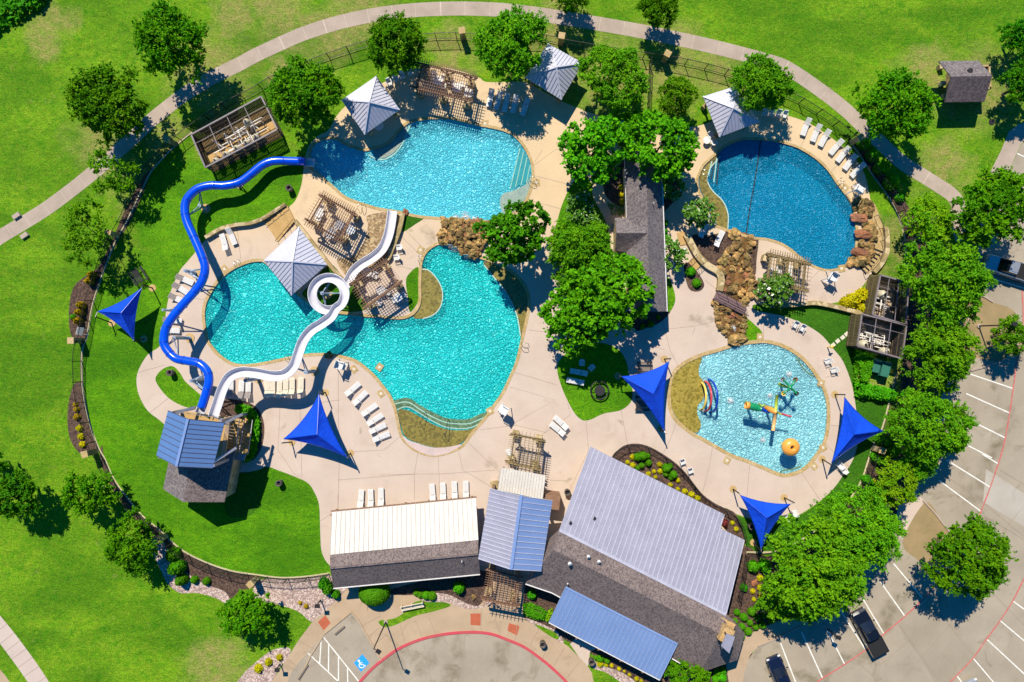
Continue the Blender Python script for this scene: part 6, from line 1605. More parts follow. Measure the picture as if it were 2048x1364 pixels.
# lamp posts
def lamp(lab, u, v, h, arm):
    t = thing('lamp_post', lab, 'lamp post', tuple(P(u, v, 0)), 'black lamp posts')
    p = P(u, v, 0); mb = MB(); mb.tube([p, p + Vector((0,0,h))], [.09,.06], 8); mb.build('pole', M['dark'], t)
    mb = MB(); mb.cyl((p.x, p.y, .0), .24, .18, 14); mb.build('footing', M['path'], t)
    q = p + Vector((arm[0], arm[1], h)); mb = MB(); mb.bar(p + Vector((0,0,h - .03)), q, .07); ar = mb.build('arm', M['dark'], t)
    mb = MB(); mb.box((q.x, q.y, h), (.55, .4, .16), math.atan2(arm[1], arm[0])); mb.build('lamp_head', M['dark'], ar)
lamp('tall black lamp post on the grass wedge by the drop-off circle', 772, 1243, 7.1, (.5, -.3))
lamp('black lamp post on the dry island of the parking lot', 1957, 652, 5.2, (.4, .1))
lamp('short black lamp post on the gravel beside the red pad', 642, 1199, 2.0, (.15, 0))
lamp('short black lamp post at the lower left plaza edge', 561, 1327, 1.6, (.15, 0))
lamp('thin black lamp post in the grass right of the jumping rocks', 1806, 487, 3.0, (-.3, 0))
lamp('black lamp post hidden among the trees at the parking bays', 1654, 1256, 2.4, (.2, -.1))
for i, ((u0, v0), (u1, v1)) in enumerate((((670,1269),(689,1253)), ((597,1359),(615.5,1330)))):
    mb = MB(); a, b = P(u0, v0, .09), P(u1, v1, .09); mb.bar(a, b, .2, .15); recentre(mb.build('wheel_stop', surf('worn_concrete', (.16,.13,.10)), None, ['upper dark wheel stop in the accessible parking bay', 'lower dark wheel stop left of the hatched bay'][i], 'wheel stop', 'wheel stops'))
# small things on the grass
mb = MB(); mb.cyl((0,0,0), .36, .06, 14); o = mb.build('manhole_cover', M['dark'], None, 'round dark cover in the grass below the shed', 'cover'); o.location = P(1983, 244, .0)
for (u0, v0), (u1, v1), lab in (((30,437),(40,427),'small stone drain headwall at the left end of the path, upper side'), ((46,465),(56,478),'small stone drain headwall at the left end of the path, lower side')):
    mb = MB(); a, b = P(u0, v0, 0), P(u1, v1, 0); mb.box((0,0,.15), (.9,.5,.3), .6); o = mb.build('drain_headwall', M['path'], None, lab, 'headwall'); o.location = (a + b) / 2
mb = MB(); mb.box((0,0,1.0), (.9,.06,.7)); mb.bar((-.3,0,0),(-.3,0,.7),.05); mb.bar((.3,0,0),(.3,0,.7),.05); o = mb.build('notice_board', M['white'], None, 'white notice board on the fence of the upper mulch bed', 'notice board'); o.location = P(178, 665, 0); o.rotation_euler = (R(-35), 0, R(75))

# ---------------------------------------------------------------- vehicles
def car(lab, u, v, ang, kind, paint, sc=1.0, cat='car'):
    t = thing('parked_' + ('pickup' if kind == 'pickup' else 'car'), lab, cat, tuple(P(u, v, .01)))
    Lh, W_ = (2.85, .98) if kind == 'pickup' else (2.35, .92)
    def sect(prof, w, y=0):
        """loft of cross sections: (y, half width, z bottom, z top)"""
        mb = MB(); vs = []; m_ = 10
        for yy, hw, z0, z1, rr_ in prof:
            ring = [(-hw, z0), (-hw * 1.0, z0 + (z1 - z0) * .55), (-hw * (1 - rr_), z1 - .06), (-hw * (1 - rr_ * 1.6), z1), (0, z1 + .03), (hw * (1 - rr_ * 1.6), z1), (hw * (1 - rr_), z1 - .06), (hw, z0 + (z1 - z0) * .55), (hw, z0), (0, z0)]
            vs += [(x, yy, z) for x, z in ring]
        fs = []
        for i in range(len(prof) - 1):
            for k in range(m_):
                k2 = (k + 1) % m_; fs.append((i * m_ + k, i * m_ + k2, (i + 1) * m_ + k2, (i + 1) * m_ + k))
        fs.append(tuple(range(m_ - 1, -1, -1))); fs.append(tuple((len(prof) - 1) * m_ + k for k in range(m_)))
        mb.add(vs, fs, 0, False); return mb
    def part(n, mb, mat, par=None):
        o = mb.build(n, mat); o.parent = par or t; KIDS[par or t].append(o); return o
    if kind == 'pickup':
        bd = part('body', sect([(2.85,.80,.45,.85,.12),(2.6,.95,.35,1.0,.1),(1.5,.98,.32,1.08,.08),(-.75,.98,.32,1.1,.06),(-.76,.98,.32,.78,.02),(-2.7,.98,.36,.78,.02),(-2.8,.95,.42,.78,.02)], W_), paint)
        part('cabin', sect([(1.45,.80,1.05,1.10,.1),(.65,.76,1.05,1.80,.12),(-.45,.76,1.05,1.82,.12),(-.75,.80,1.05,1.12,.1)], W_), M['glass'])
        part('roof', sect([(.55,.70,1.80,1.87,.15),(-.42,.70,1.82,1.88,.15)], W_), paint)
        mb = MB(); mb.box((-.94, -1.77, .98), (.08, 1.95, .42)); mb.box((.94, -1.77, .98), (.08, 1.95, .42)); mb.box((0, -2.76, .98), (1.9, .08, .42)); part('bed_wall', mb, paint)
        mb = MB(); mb.box((0, -1.77, 1.16), (1.82, 1.92, .04)); part('bed_cover', mb, M['rubber'])
        mb = MB(); mb.box((0, -2.88, .55), (1.8, .12, .2)); part('bumper', mb, M['chrome'])
    else:
        bd = part('body', sect([(2.35,.70,.40,.70,.2),(2.1,.86,.30,.80,.15),(1.0,.92,.26,.95,.1),(-1.3,.92,.26,.98,.1),(-2.1,.86,.3,.92,.15),(-2.32,.72,.4,.80,.2)], W_), paint)
        part('cabin', sect([(1.05,.72,.9,.95,.1),(.25,.66,.9,1.42,.15),(-.9,.66,.9,1.42,.15),(-1.7,.70,.9,.98,.1)], W_), M['glass'])
        part('roof', sect([(.2,.60,1.40,1.47,.2),(-.85,.60,1.40,1.47,.2)], W_), paint)
    for s in (-1, 1):
        mb = MB(); mb.box((s * .68, Lh - .12 if kind != 'pickup' else Lh - .1, .72), (.32, .14, .16)); part('headlight', mb, M['white'])
        mb = MB(); mb.box((s * .75, -Lh + .02, .75), (.22, .08, .2)); part('tail_light', mb, M['redgel'])
        mb = MB(); mb.box((s * (W_ + .1), .75 if kind != 'pickup' else 1.2, 1.0 if kind != 'pickup' else 1.15), (.2, .1, .14)); part('mirror', mb, paint)
        for y in (Lh * .62, -Lh * .60):
            mb = MB(); mb.tube([(s * (W_ - .22), y, .34), (s * (W_ + .01), y, .34)], .34, 16); w_ = part('wheel', mb, M['rubber'])
            mb = MB(); mb.tube([(s * (W_ - .02), y, .34), (s * (W_ + .02), y, .34)], .2, 12); part('rim', mb, M['chrome'], w_)
    t.rotation_euler = (0, 0, -R(ang)); t.scale = (sc, sc, sc)
car('black pickup with a covered bed, parked half under the trees', 1731, 1259, -28, 'pickup', M['carblack'], 1.0, 'pickup')
car('black car cut by the lower picture edge, left of the pickup', 1556, 1345, -22, 'car', M['carnavy'], 1.0)
car('silver pickup in the tree shade at the right edge', 2008, 538, -72, 'pickup', M['carsilver'], 1.0, 'pickup')
car('white car only just showing at the lower edge', 1946, 1392, -22, 'car', M['carsilver'])
# ---------------------------------------------------------------- foliage
def leaf_quads(pts, nrm, size, rnd, aspect=1.5):
    n = len(pts)
    rv = rnd.normal(size=(n, 3)); t1 = np.cross(nrm, rv); t1 /= np.linalg.norm(t1, axis=1, keepdims=True) + 1e-9
    t2 = np.cross(nrm, t1)
    s = size * (.65 + .7 * rnd.random((n, 1)))
    a = t1 * s * aspect * .5; b = t2 * s * .5
    v = np.stack([pts - a, pts + b * .9 - a * .1, pts + a, pts - b * .9 - a * .1], axis=1).reshape(-1, 3)
    return v

def leafmesh(name, v, mat, extra=None):
    n = len(v) // 4; me = bpy.data.meshes.new(name)
    me.vertices.add(len(v)); me.vertices.foreach_set('co', v.astype(np.float32).ravel())
    me.loops.add(n * 4); me.loops.foreach_set('vertex_index', np.arange(n * 4, dtype=np.int32))
    me.polygons.add(n); me.polygons.foreach_set('loop_start', np.arange(0, n * 4, 4, dtype=np.int32)); me.polygons.foreach_set('loop_total', np.full(n, 4, dtype=np.int32))
    for m in (mat if isinstance(mat, (list, tuple)) else [mat]): me.materials.append(m)
    if extra is not None: me.polygons.foreach_set('material_index', extra.astype(np.int32))
    me.update(calc_edges=True); me.validate(); return me

def crown(seed, mat, R_=3.5, Hh=2.6, zc=4.6, nl=80, tw=11, lf=11, leaf=.24, lobe=.21, fl=0.0, aspect=1.5, up=.5, ragged=.25, alt=None):
    """leafy crown: boughs spread through an uneven dome, each bough a spray of twigs carrying small leaves"""
    rnd = np.random.default_rng(seed); V = []; X = []
    th0 = rnd.random() * 6.28
    for i in range(nl):
        d = rnd.normal(size=3); d /= np.linalg.norm(d); d[2] = abs(d[2]) * .95 - .22
        r = .25 + .75 * rnd.random() ** .42
        az = math.atan2(d[1], d[0]); wob = 1 + ragged * (.6 * math.sin(2 * az + th0) + .5 * math.sin(3 * az + 2.1 * th0) + .4 * math.sin(5 * az + th0 * 3.3)) * .5
        c = np.array([d[0] * R_ * r * wob * .86, d[1] * R_ * r * wob * .86, d[2] * Hh * r * (.75 + .5 * rnd.random())])
        lr = R_ * lobe * (.55 + .8 * rnd.random())
        k = max(4, int(tw * (.6 + .8 * rnd.random())))
        t = rnd.normal(size=(k, 3)); t /= np.linalg.norm(t, axis=1, keepdims=True)
        t = t * .85 + d * .45 + np.array([0, 0, .18]); t /= np.linalg.norm(t, axis=1, keepdims=True)
        ln = lr * (.55 + .75 * rnd.random((k, 1)))
        s = .22 + .78 * rnd.random((k, lf, 1)) ** .7
        p = c + t[:, None, :] * ln[:, None, :] * s * np.array([1, 1, .75]) + rnd.normal(size=(k, lf, 3)) * .06 * R_ / 3.5
        p = p.reshape(-1, 3); tt = np.repeat(t, lf, 0)
        p[:, 2] += zc
        nn = tt * .35 + np.array([0, 0, up]) + rnd.normal(size=p.shape) * .55; nn /= np.linalg.norm(nn, axis=1, keepdims=True)
        V.append(leaf_quads(p, nn, leaf, rnd, aspect)); X.append(np.full(len(p), 1 if (alt is not None and rnd.random() < .4) else 0))
    v = np.concatenate(V); ex = np.concatenate(X) if alt is not None else None
    mats = [mat] if alt is None else [mat, alt]
    if fl:
        n = len(v) // 4; cz = v.reshape(n, 4, 3).mean(1); ex = ((rnd.random(n) < fl) & (cz[:, 2] > zc - .1)).astype(int); mats = mat
    v[:, 2] = np.maximum(v[:, 2], .25)
    return leafmesh('crown', v, mats, ex)

def trunk_mesh(h, r, seed, spread=1.6, nb=5):
    rn = random.Random(seed); mb = MB()
    mb.tube([(0,0,-.05),(.03,.02,h*.5),(.0,.05,h)], [r*1.35, r, r*.75], 8)
    for k in range(nb):
        a = 6.283 * k / nb + rn.uniform(-.4,.4); s = spread * rn.uniform(.7,1.2); z0 = h * rn.uniform(.55,.95)
        mb.tube([(0,.03,z0), (math.cos(a)*s*.45, math.sin(a)*s*.45, z0 + s*.45), (math.cos(a)*s, math.sin(a)*s, z0 + s*.75), (math.cos(a+.3)*s*1.35, math.sin(a+.3)*s*1.35, z0 + s*1.0)], [r*.6, r*.42, r*.25, r*.1], 6)
    me = bpy.data.meshes.new('trunk'); me.from_pydata([tuple(x) for x in mb.v], [], mb.f); me.materials.append(M['bark'])
    me.polygons.foreach_set('use_smooth', [True] * len(me.polygons)); me.update(); return me

CR = {}
CR['oak'] = [crown(s, M['leaf_oak'], 3.5, 2.9, 4.6, 140, 13, 13, .145, .205, alt=M['leaf_oak2']) for s in (1, 2, 3)]
CR['dark'] = [crown(s, M['leaf_dark'], 3.5, 2.5, 4.4, 100, 13, 12, .18, .22, ragged=.4, alt=M['leaf_oak']) for s in (4, 5)]
CR['elm'] = [crown(s, M['leaf_elm'], 3.5, 2.7, 4.5, 160, 13, 13, .125, .19, up=.45, ragged=.32, alt=M['leaf_elm2']) for s in (6, 7, 8, 18)]
CR['broad'] = [crown(s, M['leaf_broad'], 3.5, 2.7, 4.5, 140, 9, 9, .235, .185, up=.45, ragged=.3, aspect=1.3, alt=M['leaf_broad2']) for s in (9, 10, 11)]
CR['broaddark'] = [crown(s, M['leaf_dark'], 3.5, 2.4, 4.6, 110, 9, 9, .28, .20, up=.5, ragged=.45, aspect=1.3, alt=M['leaf_broad']) for s in (12,)]
CR['sparse'] = [crown(s, M['leaf_elm'], 3.5, 2.0, 3.8, 62, 11, 12, .14, .20, up=.5, ragged=.7, alt=M['leaf_elm2']) for s in (13, 14)]
CR['yg'] = [crown(s, M['leaf_yg'], 3.5, 2.6, 4.0, 95, 12, 12, .16, .21, up=.5, alt=M['leaf_elm2']) for s in (15,)]
CR['young'] = [crown(s, M['leaf_oak'], 3.5, 3.0, 3.6, 90, 12, 12, .17, .225, up=.5, ragged=.55, alt=M['leaf_oak2']) for s in (16, 17)]
TR = [trunk_mesh(3.2, .2, 1), trunk_mesh(3.0, .17, 2), trunk_mesh(2.6, .13, 3, 1.3)]
tn = 0
def tree(u, v, rpx, kind, lab, zc=None, hs=None, grp=None):
    """crown centre seen at (u, v) with radius rpx photo pixels"""
    global tn
    tn += 1
    k = {'sparse': 3.8, 'yg': 4.0, 'young': 3.6, 'dark': 4.4}.get(kind, 4.6)
    base_r = rpx * (H - 4.5) / F / 3.5 * 1.02
    hz = hs if hs else base_r ** .8
    zz = k * hz
    p = P(u, v, zz); p.z = 0
    t = thing('tree', lab, 'tree', tuple(p), grp)
    t.rotation_euler = (0, 0, (tn * 2.399) % 6.283)
    t.scale = (base_r, base_r * (0.95 + .1 * ((tn * 7) % 3) / 2), hz)
    o = bpy.data.objects.new('crown', CR[kind][tn % len(CR[kind])]); COL.objects.link(o); o.parent = t; KIDS[t].append(o); KIDS[o] = []
    o = bpy.data.objects.new('trunk', TR[2 if kind in ('sparse', 'young') else tn % 2]); COL.objects.link(o); o.parent = t; KIDS[t].append(o); KIDS[o] = []
    return t
for a in [(345,83,76,'oak','dense round dark green tree above the path, upper left'),(217,205,78,'oak','dense round dark green tree left of the path, nearest the left lawn'),
 (222,338,56,'sparse','sparse tree with open branches next to the dense round one, left'),(178,465,64,'sparse','thin see-through tree over the upper left fence'),
 (610,185,74,'oak','dense tree between the long pump yard and the first pavilion'),(790,88,64,'oak','tree overhanging the left end of the large pergola'),(1022,88,78,'elm','bright fluffy tree overhanging the half-hidden pavilion'),
 (1228,155,70,'elm','bright airy tree right of the half-hidden pavilion'),(1140,-18,46,'oak','tree cut by the top edge with its shadow across the path'),(1316,14,45,'oak','smaller tree at the top edge right of the cut one'),
 (1354,192,44,'elm','small round tree between the fence and the leafy canopy'),(1524,165,64,'elm','bright tree hanging over the blue pool pavilion'),(1790,215,78,'oak','round tree left of the shed, shading the path'),
 (2044,70,40,'dark','tree at the right edge above the shed level'),(2052,165,50,'dark','dark tree at the right edge beside the shed'),
 (1860,440,52,'yg','yellow-green tree below the path end at right'),(1988,418,80,'oak','wide tree at the right edge above the silver pickup'),(1895,560,92,'elm','large bright tree left of the silver pickup'),
 (1880,708,80,'elm','large bright tree beside the two-tank pump yard'),(1862,850,80,'elm','large bright tree beside the parking lines and the hedge'),(2026,672,44,'elm','small tree on the dry island at the right edge'),
 (1722,1060,86,'elm','large tree below the splash pool turf'),(1632,1135,108,'elm','broad spreading tree over the parked black pickup'),(1590,1190,70,'elm','tree over the left parking bays by the clipped shrubs'),(1936,1112,86,'oak','round tree standing alone in the parking lot'),
 (1795,965,50,'yg','ragged yellow-green tree by the parking walkway'),(1840,915,46,'elm','small tree filling the gap at the parking edge'),
 (176,985,50,'young','young tree outside the lower left fence, upper one'),(262,1085,56,'young','young tree outside the lower left fence, lower one'),(28,990,52,'dark','dark leaning tree at the left edge'),(-14,930,30,'dark','dark foliage tip at the left edge'),
 (497,1228,52,'young','young dark tree on the lawn left of the plaza'),
 (1030,465,74,'broaddark','glossy dark tree spreading over the rock waterfall'),(1190,300,74,'broad','bright broad-leaved tree over the top end of the restroom, left one'),(1322,292,74,'broad','bright broad-leaved tree over the top end of the restroom, right one'),
 (1262,262,46,'broad','smaller broad-leaved crown between the two restroom trees'),(1160,498,68,'elm','fine-leaved bright tree left of the restroom wing'),(1150,560,45,'elm','lower fine-leaved bright crown left of the restroom'),
 (1215,590,92,'broad','largest broad-leaved tree over the lower end of the restroom'),(1150,640,70,'broad','broad-leaved tree above the round grass island'),(1185,540,50,'broad','middle broad-leaved crown beside the restroom eave'),
 (1375,1352,46,'young','bushy tree at the bottom edge below the blue porch'),(1000,1200*0+2000,10,'young','skip')][:-1]:
    tree(*a)

# shrubs ------------------------------------------------------------------
def ball(seed, mat, n=420, leaf=.16, r=.5, squash=.9, spiky=.25, fl=0):
    rnd = np.random.default_rng(seed); d = rnd.normal(size=(n, 3)); d /= np.linalg.norm(d, axis=1, keepdims=True); d[:, 2] = np.abs(d[:, 2])
    p = d * r * (1 - spiky * rnd.random((n, 1))) * np.array([1, 1, squash * 1.7]); p[:, 2] += .03
    nn = d + rnd.normal(size=(n, 3)) * .45; nn /= np.linalg.norm(nn, axis=1, keepdims=True)
    ex = (rnd.random(n) < fl).astype(int) if fl else None
    return leafmesh('foliage', leaf_quads(p, nn, leaf, rnd), mat, ex)
SH = {'box': [ball(s, M['leaf_box'], 900, .10, .5, .8, .10) for s in (1, 2)], 'green': [ball(s, M['leaf_broad'], 500, .15, .5, .8, .3) for s in (3, 4)],
      'yellow': [ball(s, M['leaf_yellow'], 420, .13, .5, .7, .35) for s in (5, 6)], 'gold': [ball(7, M['leaf_gold'], 420, .13, .5, .8, .35)], 'dark': [ball(8, M['leaf_dark'], 420, .17, .5, .8, .4)], 'red': [ball(9, M['leaf_maple'], 360, .14, .5, .7, .45)]}
sn = 0
def shrub(u, v, rpx, kind, lab, grp, hz=1.0):
    global sn
    sn += 1
    s = rpx * H / F / .5; o = bpy.data.objects.new('shrub', SH[kind][sn % len(SH[kind])]); COL.objects.link(o)
    p = P(u, v, s * .3 * hz); p.z = 0.0; o.location = p; o.scale = (s, s, s * hz); o.rotation_euler = (0, 0, sn * 1.7); KIDS[o] = []
    return tag(o, lab, 'shrub', grp)
def shrubs(items, kind, fmt, grp, hz=1.0):
    items = sorted(items)
    for i, it in enumerate(items): shrub(it[0], it[1], it[2], kind, fmt.format(ORD[i]), grp, hz)
z4 = lambda x, y, r: (1210 + x / 7.18, 870 + y / 7.18, r / 7.18)
z5 = lambda x, y, r: (1420 + x / 5.05, 1030 + y / 5.05, r / 5.05)
z8 = lambda x, y, r: (1190 + x / 6.606, 1200 + y / 6.606, r / 6.606)
shrubs([z4(*q) for q in ((470,320,60),(545,305,68),(612,300,44),(625,400,52),(530,440,44),(470,475,36),(885,480,66),(935,450,44),(985,575,60),(875,565,40),(950,620,34))], 'box', '{} green shrub from the left in the fenced bed beside the silver roof', 'green shrubs beside the silver roof', 1.3)
shrubs([z4(*q) for q in ((395,315,42),(325,390,32),(400,435,42),(625,560,38),(705,525,32),(725,605,30),(785,425,40),(795,520,38),(1050,655,36),(940,720,38),(1050,780,32),(1150,810,44),(1245,860,50),(1335,910,44),(1835,1265,34))], 'yellow', '{} yellow shrub from the left in the fenced bed beside the silver roof', 'yellow shrubs beside the silver roof')
shrubs([z5(*q) for q in ((275,985,34),(425,980,44),(525,900,35),(475,935,32),(345,1035,42),(405,1090,32),(480,1045,34),(545,1025,30),(255,1075,30),(325,1130,34),(465,1135,32),(535,1115,40),(390,1180,40),(260,1160,30),(312,1225,47),(260,1275,32),(612,985,32),(660,1025,32),(612,1070,30))], 'box', '{} clipped round shrub from the left in the cluster by the chimney', 'clipped round shrubs by the chimney', 1.0)
shrubs([z5(*q) for q in ((510,640,34),(512,735,34),(435,772,28),(445,855,24),(517,825,26))], 'yellow', '{} yellow shrub from the left on mulch right of the silver roof', 'yellow shrubs right of the silver roof')
shrub(*z5(268,145,26), 'yellow', 'lone yellow shrub in the notch of the silver roof', None)
shrub(*z5(345,735,42), 'dark', 'dark spiky plant between the fence and the yellow shrubs', None)
shrub(*z5(150,85,42), 'red', 'dark red maple bush tucked in the notch of the silver roof', None, 1.3)
shrub(*z5(440,520,60), 'green', 'leafy green bush at the turf corner by the parking trees', None, 1.3)
shrub(*z5(560,520,70), 'green', 'second leafy green bush at the turf corner', None, 1.3)
shrubs([z8(*q) for q in ((70,780,48),(160,805,42),(10,765,30))], 'box', '{} clipped green shrub from the left under the blue porch edge', 'green shrubs at the porch')
shrubs([z8(*q) for q in ((70,850,42),(150,860,26),(220,870,28),(318,915,28),(388,945,20),(455,990,24),(550,1045,32),(612,1075,26))], 'yellow', '{} yellow flowering shrub from the left on gravel below the porch', 'yellow shrubs below the porch')
shrubs([z8(*q) for q in ((1620,955,52),(1690,935,48),(1690,1030,58),(1600,1050,52),(1480,1030,50))], 'green', '{} green bush from the left at the bottom by the porch end', 'green bushes at the bottom edge')
shrubs([(840,1190,7),(852,1191,9),(864,1193,9),(833,1186,7)], 'box', '{} low green shrub from the left below the white roofed building', 'low shrubs below the cabana')
shrub(918, 1176, 12, 'green', 'small leafy bush below the gutter of the long building', None, 1.4)
shrubs([(647,1168,12),(655,1178,12),(671,1190,9)], 'dark', '{} dark bush from the left at the corner of the long building', 'dark bushes at the cabana corner', 1.3)
shrubs([(600,1206,4),(612,1213,5)], 'gold', '{} small golden tuft from the left on the pink gravel', 'golden tufts on the gravel')
shrubs([(516,1338,9),(536,1325,8),(558,1316,7)], 'yellow', '{} yellow shrub from the left on the lower left gravel', 'yellow shrubs on the lower gravel')
shrubs([(150,809,5),(152,819,6),(153,834,7)], 'gold', '{} small golden shrub from the left in the lower left mulch bed', 'golden shrubs in the mulch bed')
shrubs([(157.5,857,7),(161,873,7),(163.5,889,7)], 'yellow', '{} small lime shrub from the left in the lower left mulch bed', 'lime shrubs in the mulch bed')
shrubs([(183,550,8),(178,562,8),(161,610,8),(158,624,8),(155,642,8)], 'gold', '{} golden columnar shrub from the left in the upper left mulch bed', 'golden shrubs in the upper mulch bed', 2.0)
shrub(145, 634, 6, 'box', 'small green shrub left of the golden columns', None)
shrubs([(345,1110,14),(352,1135,16),(362,1160,12)], 'box', '{} tall green shrub from the left on the gravel corner', 'tall shrubs on the gravel corner', 1.6)
shrubs([(388,1160,8),(412,1163,8)], 'box', '{} rounded green shrub from the left on the mulch by the gravel', 'round shrubs near the gravel', 1.2)
shrubs([(1730,287,12),(1746,310,13),(1765,335,15),(1784,365,16),(1800,395,9)], 'green', '{} leafy bush from the left in the row outside the fence at right', 'bushes outside the right fence', 1.2)
shrubs([(1727,590,15)], 'yellow', 'upper big yellow bush at the wooden deck strip', 'big yellow bushes', 1.0)
shrubs([(1694,605,13),(1706,601,16)], 'yellow', '{} big yellow bush from the left along the pool deck edge', 'big yellow bushes', 1.0)
shrubs([(1726,616,12)], 'yellow', 'lower big yellow bush at the wooden deck strip', 'big yellow bushes', 1.0)
shrubs([(1382,543,10),(1394,566,9)], 'green', '{} fresh green shrub from the left on the small mulch island', 'shrubs on the mulch island')
shrubs([(1243,374,6),(1243,389,6),(1245,403,6)], 'yellow', '{} lime shrub from the left beside the restroom wall', 'lime shrubs beside the restroom')
shrubs([(1286,653,6),(1302,648,7),(1317,634,5)], 'dark', '{} shaded ball shrub from the left below the restroom end', 'shaded shrubs below the restroom')
shrubs([(1330,462,6),(1330,446,7),(1331,474,6)], 'green', '{} green shrub from the left in the strip east of the restroom', 'shrubs in the strip by the restroom')
shrubs([(1770,880,16),(1786,900,16),(1758,915,14),(1748,975,12),(1762,995,14),(1735,960,10)], 'green', '{} shrub from the left in the bed along the parking trees', 'shrubs along the parking trees', 1.4)
shrubs([(1780,905,9),(1747,968,9),(1742,1000,8)], 'yellow', '{} yellow-tipped shrub from the left in the bed along the parking trees', 'yellow shrubs along the parking trees')
shrub(1064, 1190, 10, 'dark', 'shaded bush in the dark corner beside the front pergola', None, 1.2)
# flowering bushes with white blossoms
MG = [crown(s, [M['leaf_mag'], M['petal']], 1.0, .95, 1.15, 34, 9, 7, .15, .34, fl=.05, up=.6, aspect=1.25) for s in (31, 32)]
for i, (u, v, r, lab) in enumerate(((1158,412,29,'bush with white blossoms left of the restroom, upper one'),(1180,440,24,'bush with white blossoms left of the restroom, lower one'),(1348,374,25,'shaded bush with white blossoms against the restroom wall'),(1400,423,32,'round bush with white blossoms at the deep blue pool shelf'),(1338,509,32,'bush with many white blossoms over the restroom eave'),(1551,581,37,'large bush with white blossoms over the olive pergola'))):
    s = r * H / F; t = thing('flowering_bush', lab, 'bush', tuple(P(u, v, 1.2 * s).xy) + (0,), 'bushes with white blossoms')
    for n, me in (('crown', MG[i % 2]), ('trunk', TR[2])):
        o = bpy.data.objects.new(n, me); COL.objects.link(o); o.parent = t; KIDS[t].append(o); KIDS[o] = []
        if n == 'trunk': o.scale = (.35, .35, .3)
    t.scale = (s, s, s * .95); t.rotation_euler = (0, 0, i * 1.9)

# hedges ------------------------------------------------------------------
def hedge(lab, poly, h, mat, leaf=.16, dens=55, seed=1, holes=0, name='hedge'):
    rnd = np.random.default_rng(seed); q = [P(u, v, 0) for u, v in poly]; xs = [p.x for p in q]; ys = [p.y for p in q]; pp_ = [(p.x, p.y) for p in q]
    area = (max(xs) - min(xs)) * (max(ys) - min(ys)); P_ = []; NN = []
    for _ in range(int(area * dens)):
        x, y = rnd.uniform(min(xs), max(xs)), rnd.uniform(min(ys), max(ys))
        if not inpoly((x, y), pp_): continue
        ed = min(abs((pp_[i][0] - x) * (pp_[i - 1][1] - pp_[i][1]) - (pp_[i][1] - y) * (pp_[i - 1][0] - pp_[i][0])) / (math.hypot(pp_[i - 1][0] - pp_[i][0], pp_[i - 1][1] - pp_[i][1]) + 1e-6) for i in range(len(pp_)))
        b_ = .75 + .25 * mnoise.noise(Vector((x * .9, y * .9, seed)))
        top = h * min(1, .55 + ed * 1.2) * b_
        z = top * (1 - .15 * rnd.random()) if ed > .35 else top * rnd.random()
        P_.append((x, y, z + .02)); n = rnd.normal(size=3) * .5 + np.array([0, 0, 1.0]); NN.append(n / np.linalg.norm(n))
    v = leaf_quads(np.array(P_), np.array(NN), leaf, rnd); me = leafmesh(name, v, mat); o = bpy.data.objects.new(name, me); COL.objects.link(o); KIDS[o] = []
    o['label'] = lab; o['category'] = 'hedge'; LOC[o] = Vector((0,0,0)); return recentre(o)
hedge('leafy L-shaped hedge between the slide tower and the curved deck', sm([(478,808),(500,812),(516,828),(521,850),(519,880),(510,912),(492,924),(484,905),(500,880),(503,850),(495,832),(474,824)], True, 3), 1.3, M['leaf_broad'], .26, 130, 3)
hedge('clipped green hedge block under the two-tank pump yard', [(1705,698),(1741,704),(1738,745),(1728,768),(1705,765)], 1.7, M['leaf_broad'], .2, 150, 4)
hedge('clipped hedge strip running toward the parking trees', [(1704,762),(1728,764),(1802,784),(1798,806),(1760,800),(1708,792)], 1.5, M['leaf_broad'], .2, 150, 5)
hedge('dense clipped hedge beside the front pergola', [(1045,1206),(1062,1204),(1080,1212),(1094,1220),(1092,1238),(1070,1236),(1048,1228)], 1.1, M['leaf_box'], .14, 240, 6)
hedge('lime end of the hedge at the blue porch', [(1094,1222),(1104,1214),(1106,1226),(1098,1242),(1091,1240)], 1.1, M['leaf_yg'], .14, 240, 7)
hedge('wild dark shrubbery in the top left corner', sm([(-60,-60),(100,-60),(92,10),(70,24),(40,44),(0,62),(-60,80)], True, 3), 1.6, M['leaf_dark'], .42, 26, 8, name='shrubbery')
hedge('shady ground cover under the restroom trees', [(1212,405),(1240,412),(1252,412),(1252,435),(1225,430)], .3, M['leaf_mag'], .16, 60, 9, name='ground_cover')
rnd = np.random.default_rng(5)
n = 5200; d = rnd.normal(size=(n, 3)); d /= np.linalg.norm(d, axis=1, keepdims=True); d[:, 2] = np.abs(d[:, 2])
p = d * (1 - .06 * rnd.random((n, 1))) * np.array([1.86, 1.5, 2.2]); p[:, 2] *= .85; p[:, 2] += .6
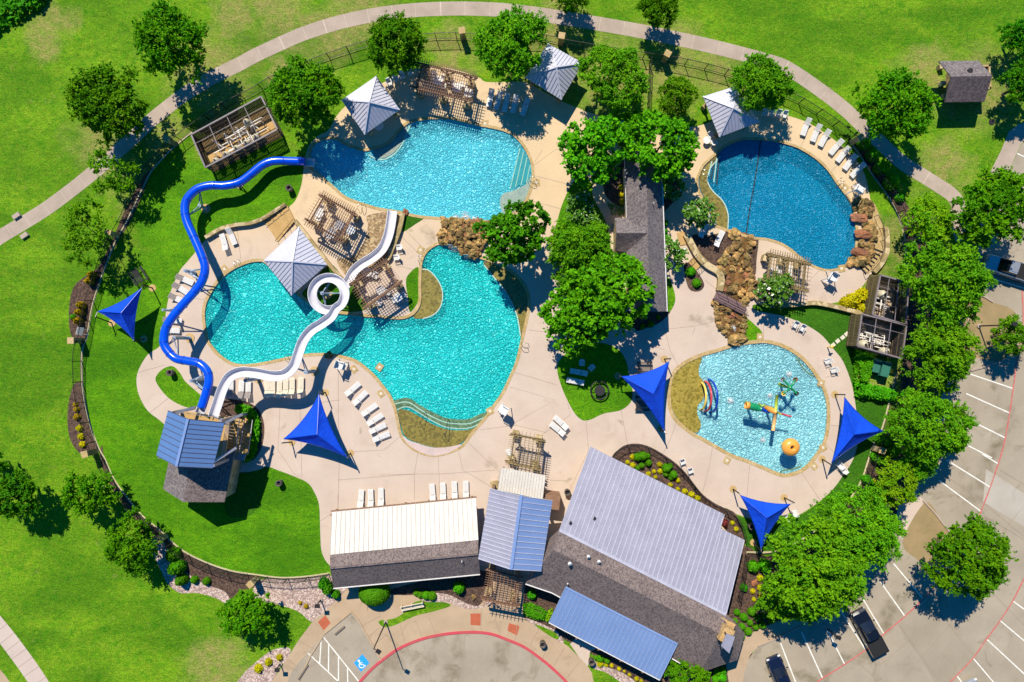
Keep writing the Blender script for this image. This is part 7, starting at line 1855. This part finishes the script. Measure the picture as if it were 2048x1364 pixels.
nn = d + rnd.normal(size=(n, 3)) * .3; nn /= np.linalg.norm(nn, axis=1, keepdims=True)
me = leafmesh('foliage', leaf_quads(p, nn, .14, rnd), M['leaf_box'])
t = thing('topiary_bush', 'huge clipped round bush in front of the white roofed building', 'bush', tuple(P(746, 1190, 1.6).xy) + (0,))
o = bpy.data.objects.new('crown', me); COL.objects.link(o); o.parent = t; KIDS[t].append(o)
o = bpy.data.objects.new('trunk', TR[2]); COL.objects.link(o); o.parent = t; o.scale = (.9, .9, .45); KIDS[t].append(o)

# ---------------------------------------------------------------- light and camera
EL, SX, SY = R(50), -.336, .942
sun = bpy.data.lights.new('sun', 'SUN'); sun.energy = 5.0; sun.angle = R(.5); sun.color = (1.0, .92, .77)
so = bpy.data.objects.new('sun', sun); COL.objects.link(so)
dv = Vector((SX * math.cos(EL), SY * math.cos(EL), math.sin(EL)))
so.rotation_euler = dv.to_track_quat('Z', 'Y').to_euler(); so.location = dv * 100
w = bpy.data.worlds.new('World'); S.world = w; w.use_nodes = True; nt = w.node_tree
sky = nt.nodes.new('ShaderNodeTexSky'); sky.sky_type = 'NISHITA'; sky.sun_disc = False; sky.sun_elevation = EL; sky.sun_rotation = math.atan2(SX, SY)
sky.ozone_density = 7.0; sky.air_density = 1.0; sky.dust_density = .3
hs = nt.nodes.new('ShaderNodeHueSaturation'); hs.inputs['Saturation'].default_value = 1.5; nt.links.new(sky.outputs[0], hs.inputs['Color']); nt.links.new(hs.outputs[0], nt.nodes['Background'].inputs[0]); nt.nodes['Background'].inputs[1].default_value = .092
cam = bpy.data.cameras.new('camera'); cam.lens = 24; cam.sensor_width = 36; cam.clip_end = 3000; cam.clip_start = .5
co = bpy.data.objects.new('camera', cam); COL.objects.link(co); co.location = (0, 0, H); S.camera = co
S.view_settings.view_transform = 'Standard'; S.view_settings.look = 'None'; S.view_settings.gamma = 1; S.view_settings.use_curve_mapping = False
S.view_settings.exposure = .45
S.cycles.transparent_max_bounces = 12; S.cycles.max_bounces = 6; S.cycles.sample_clamp_indirect = 4
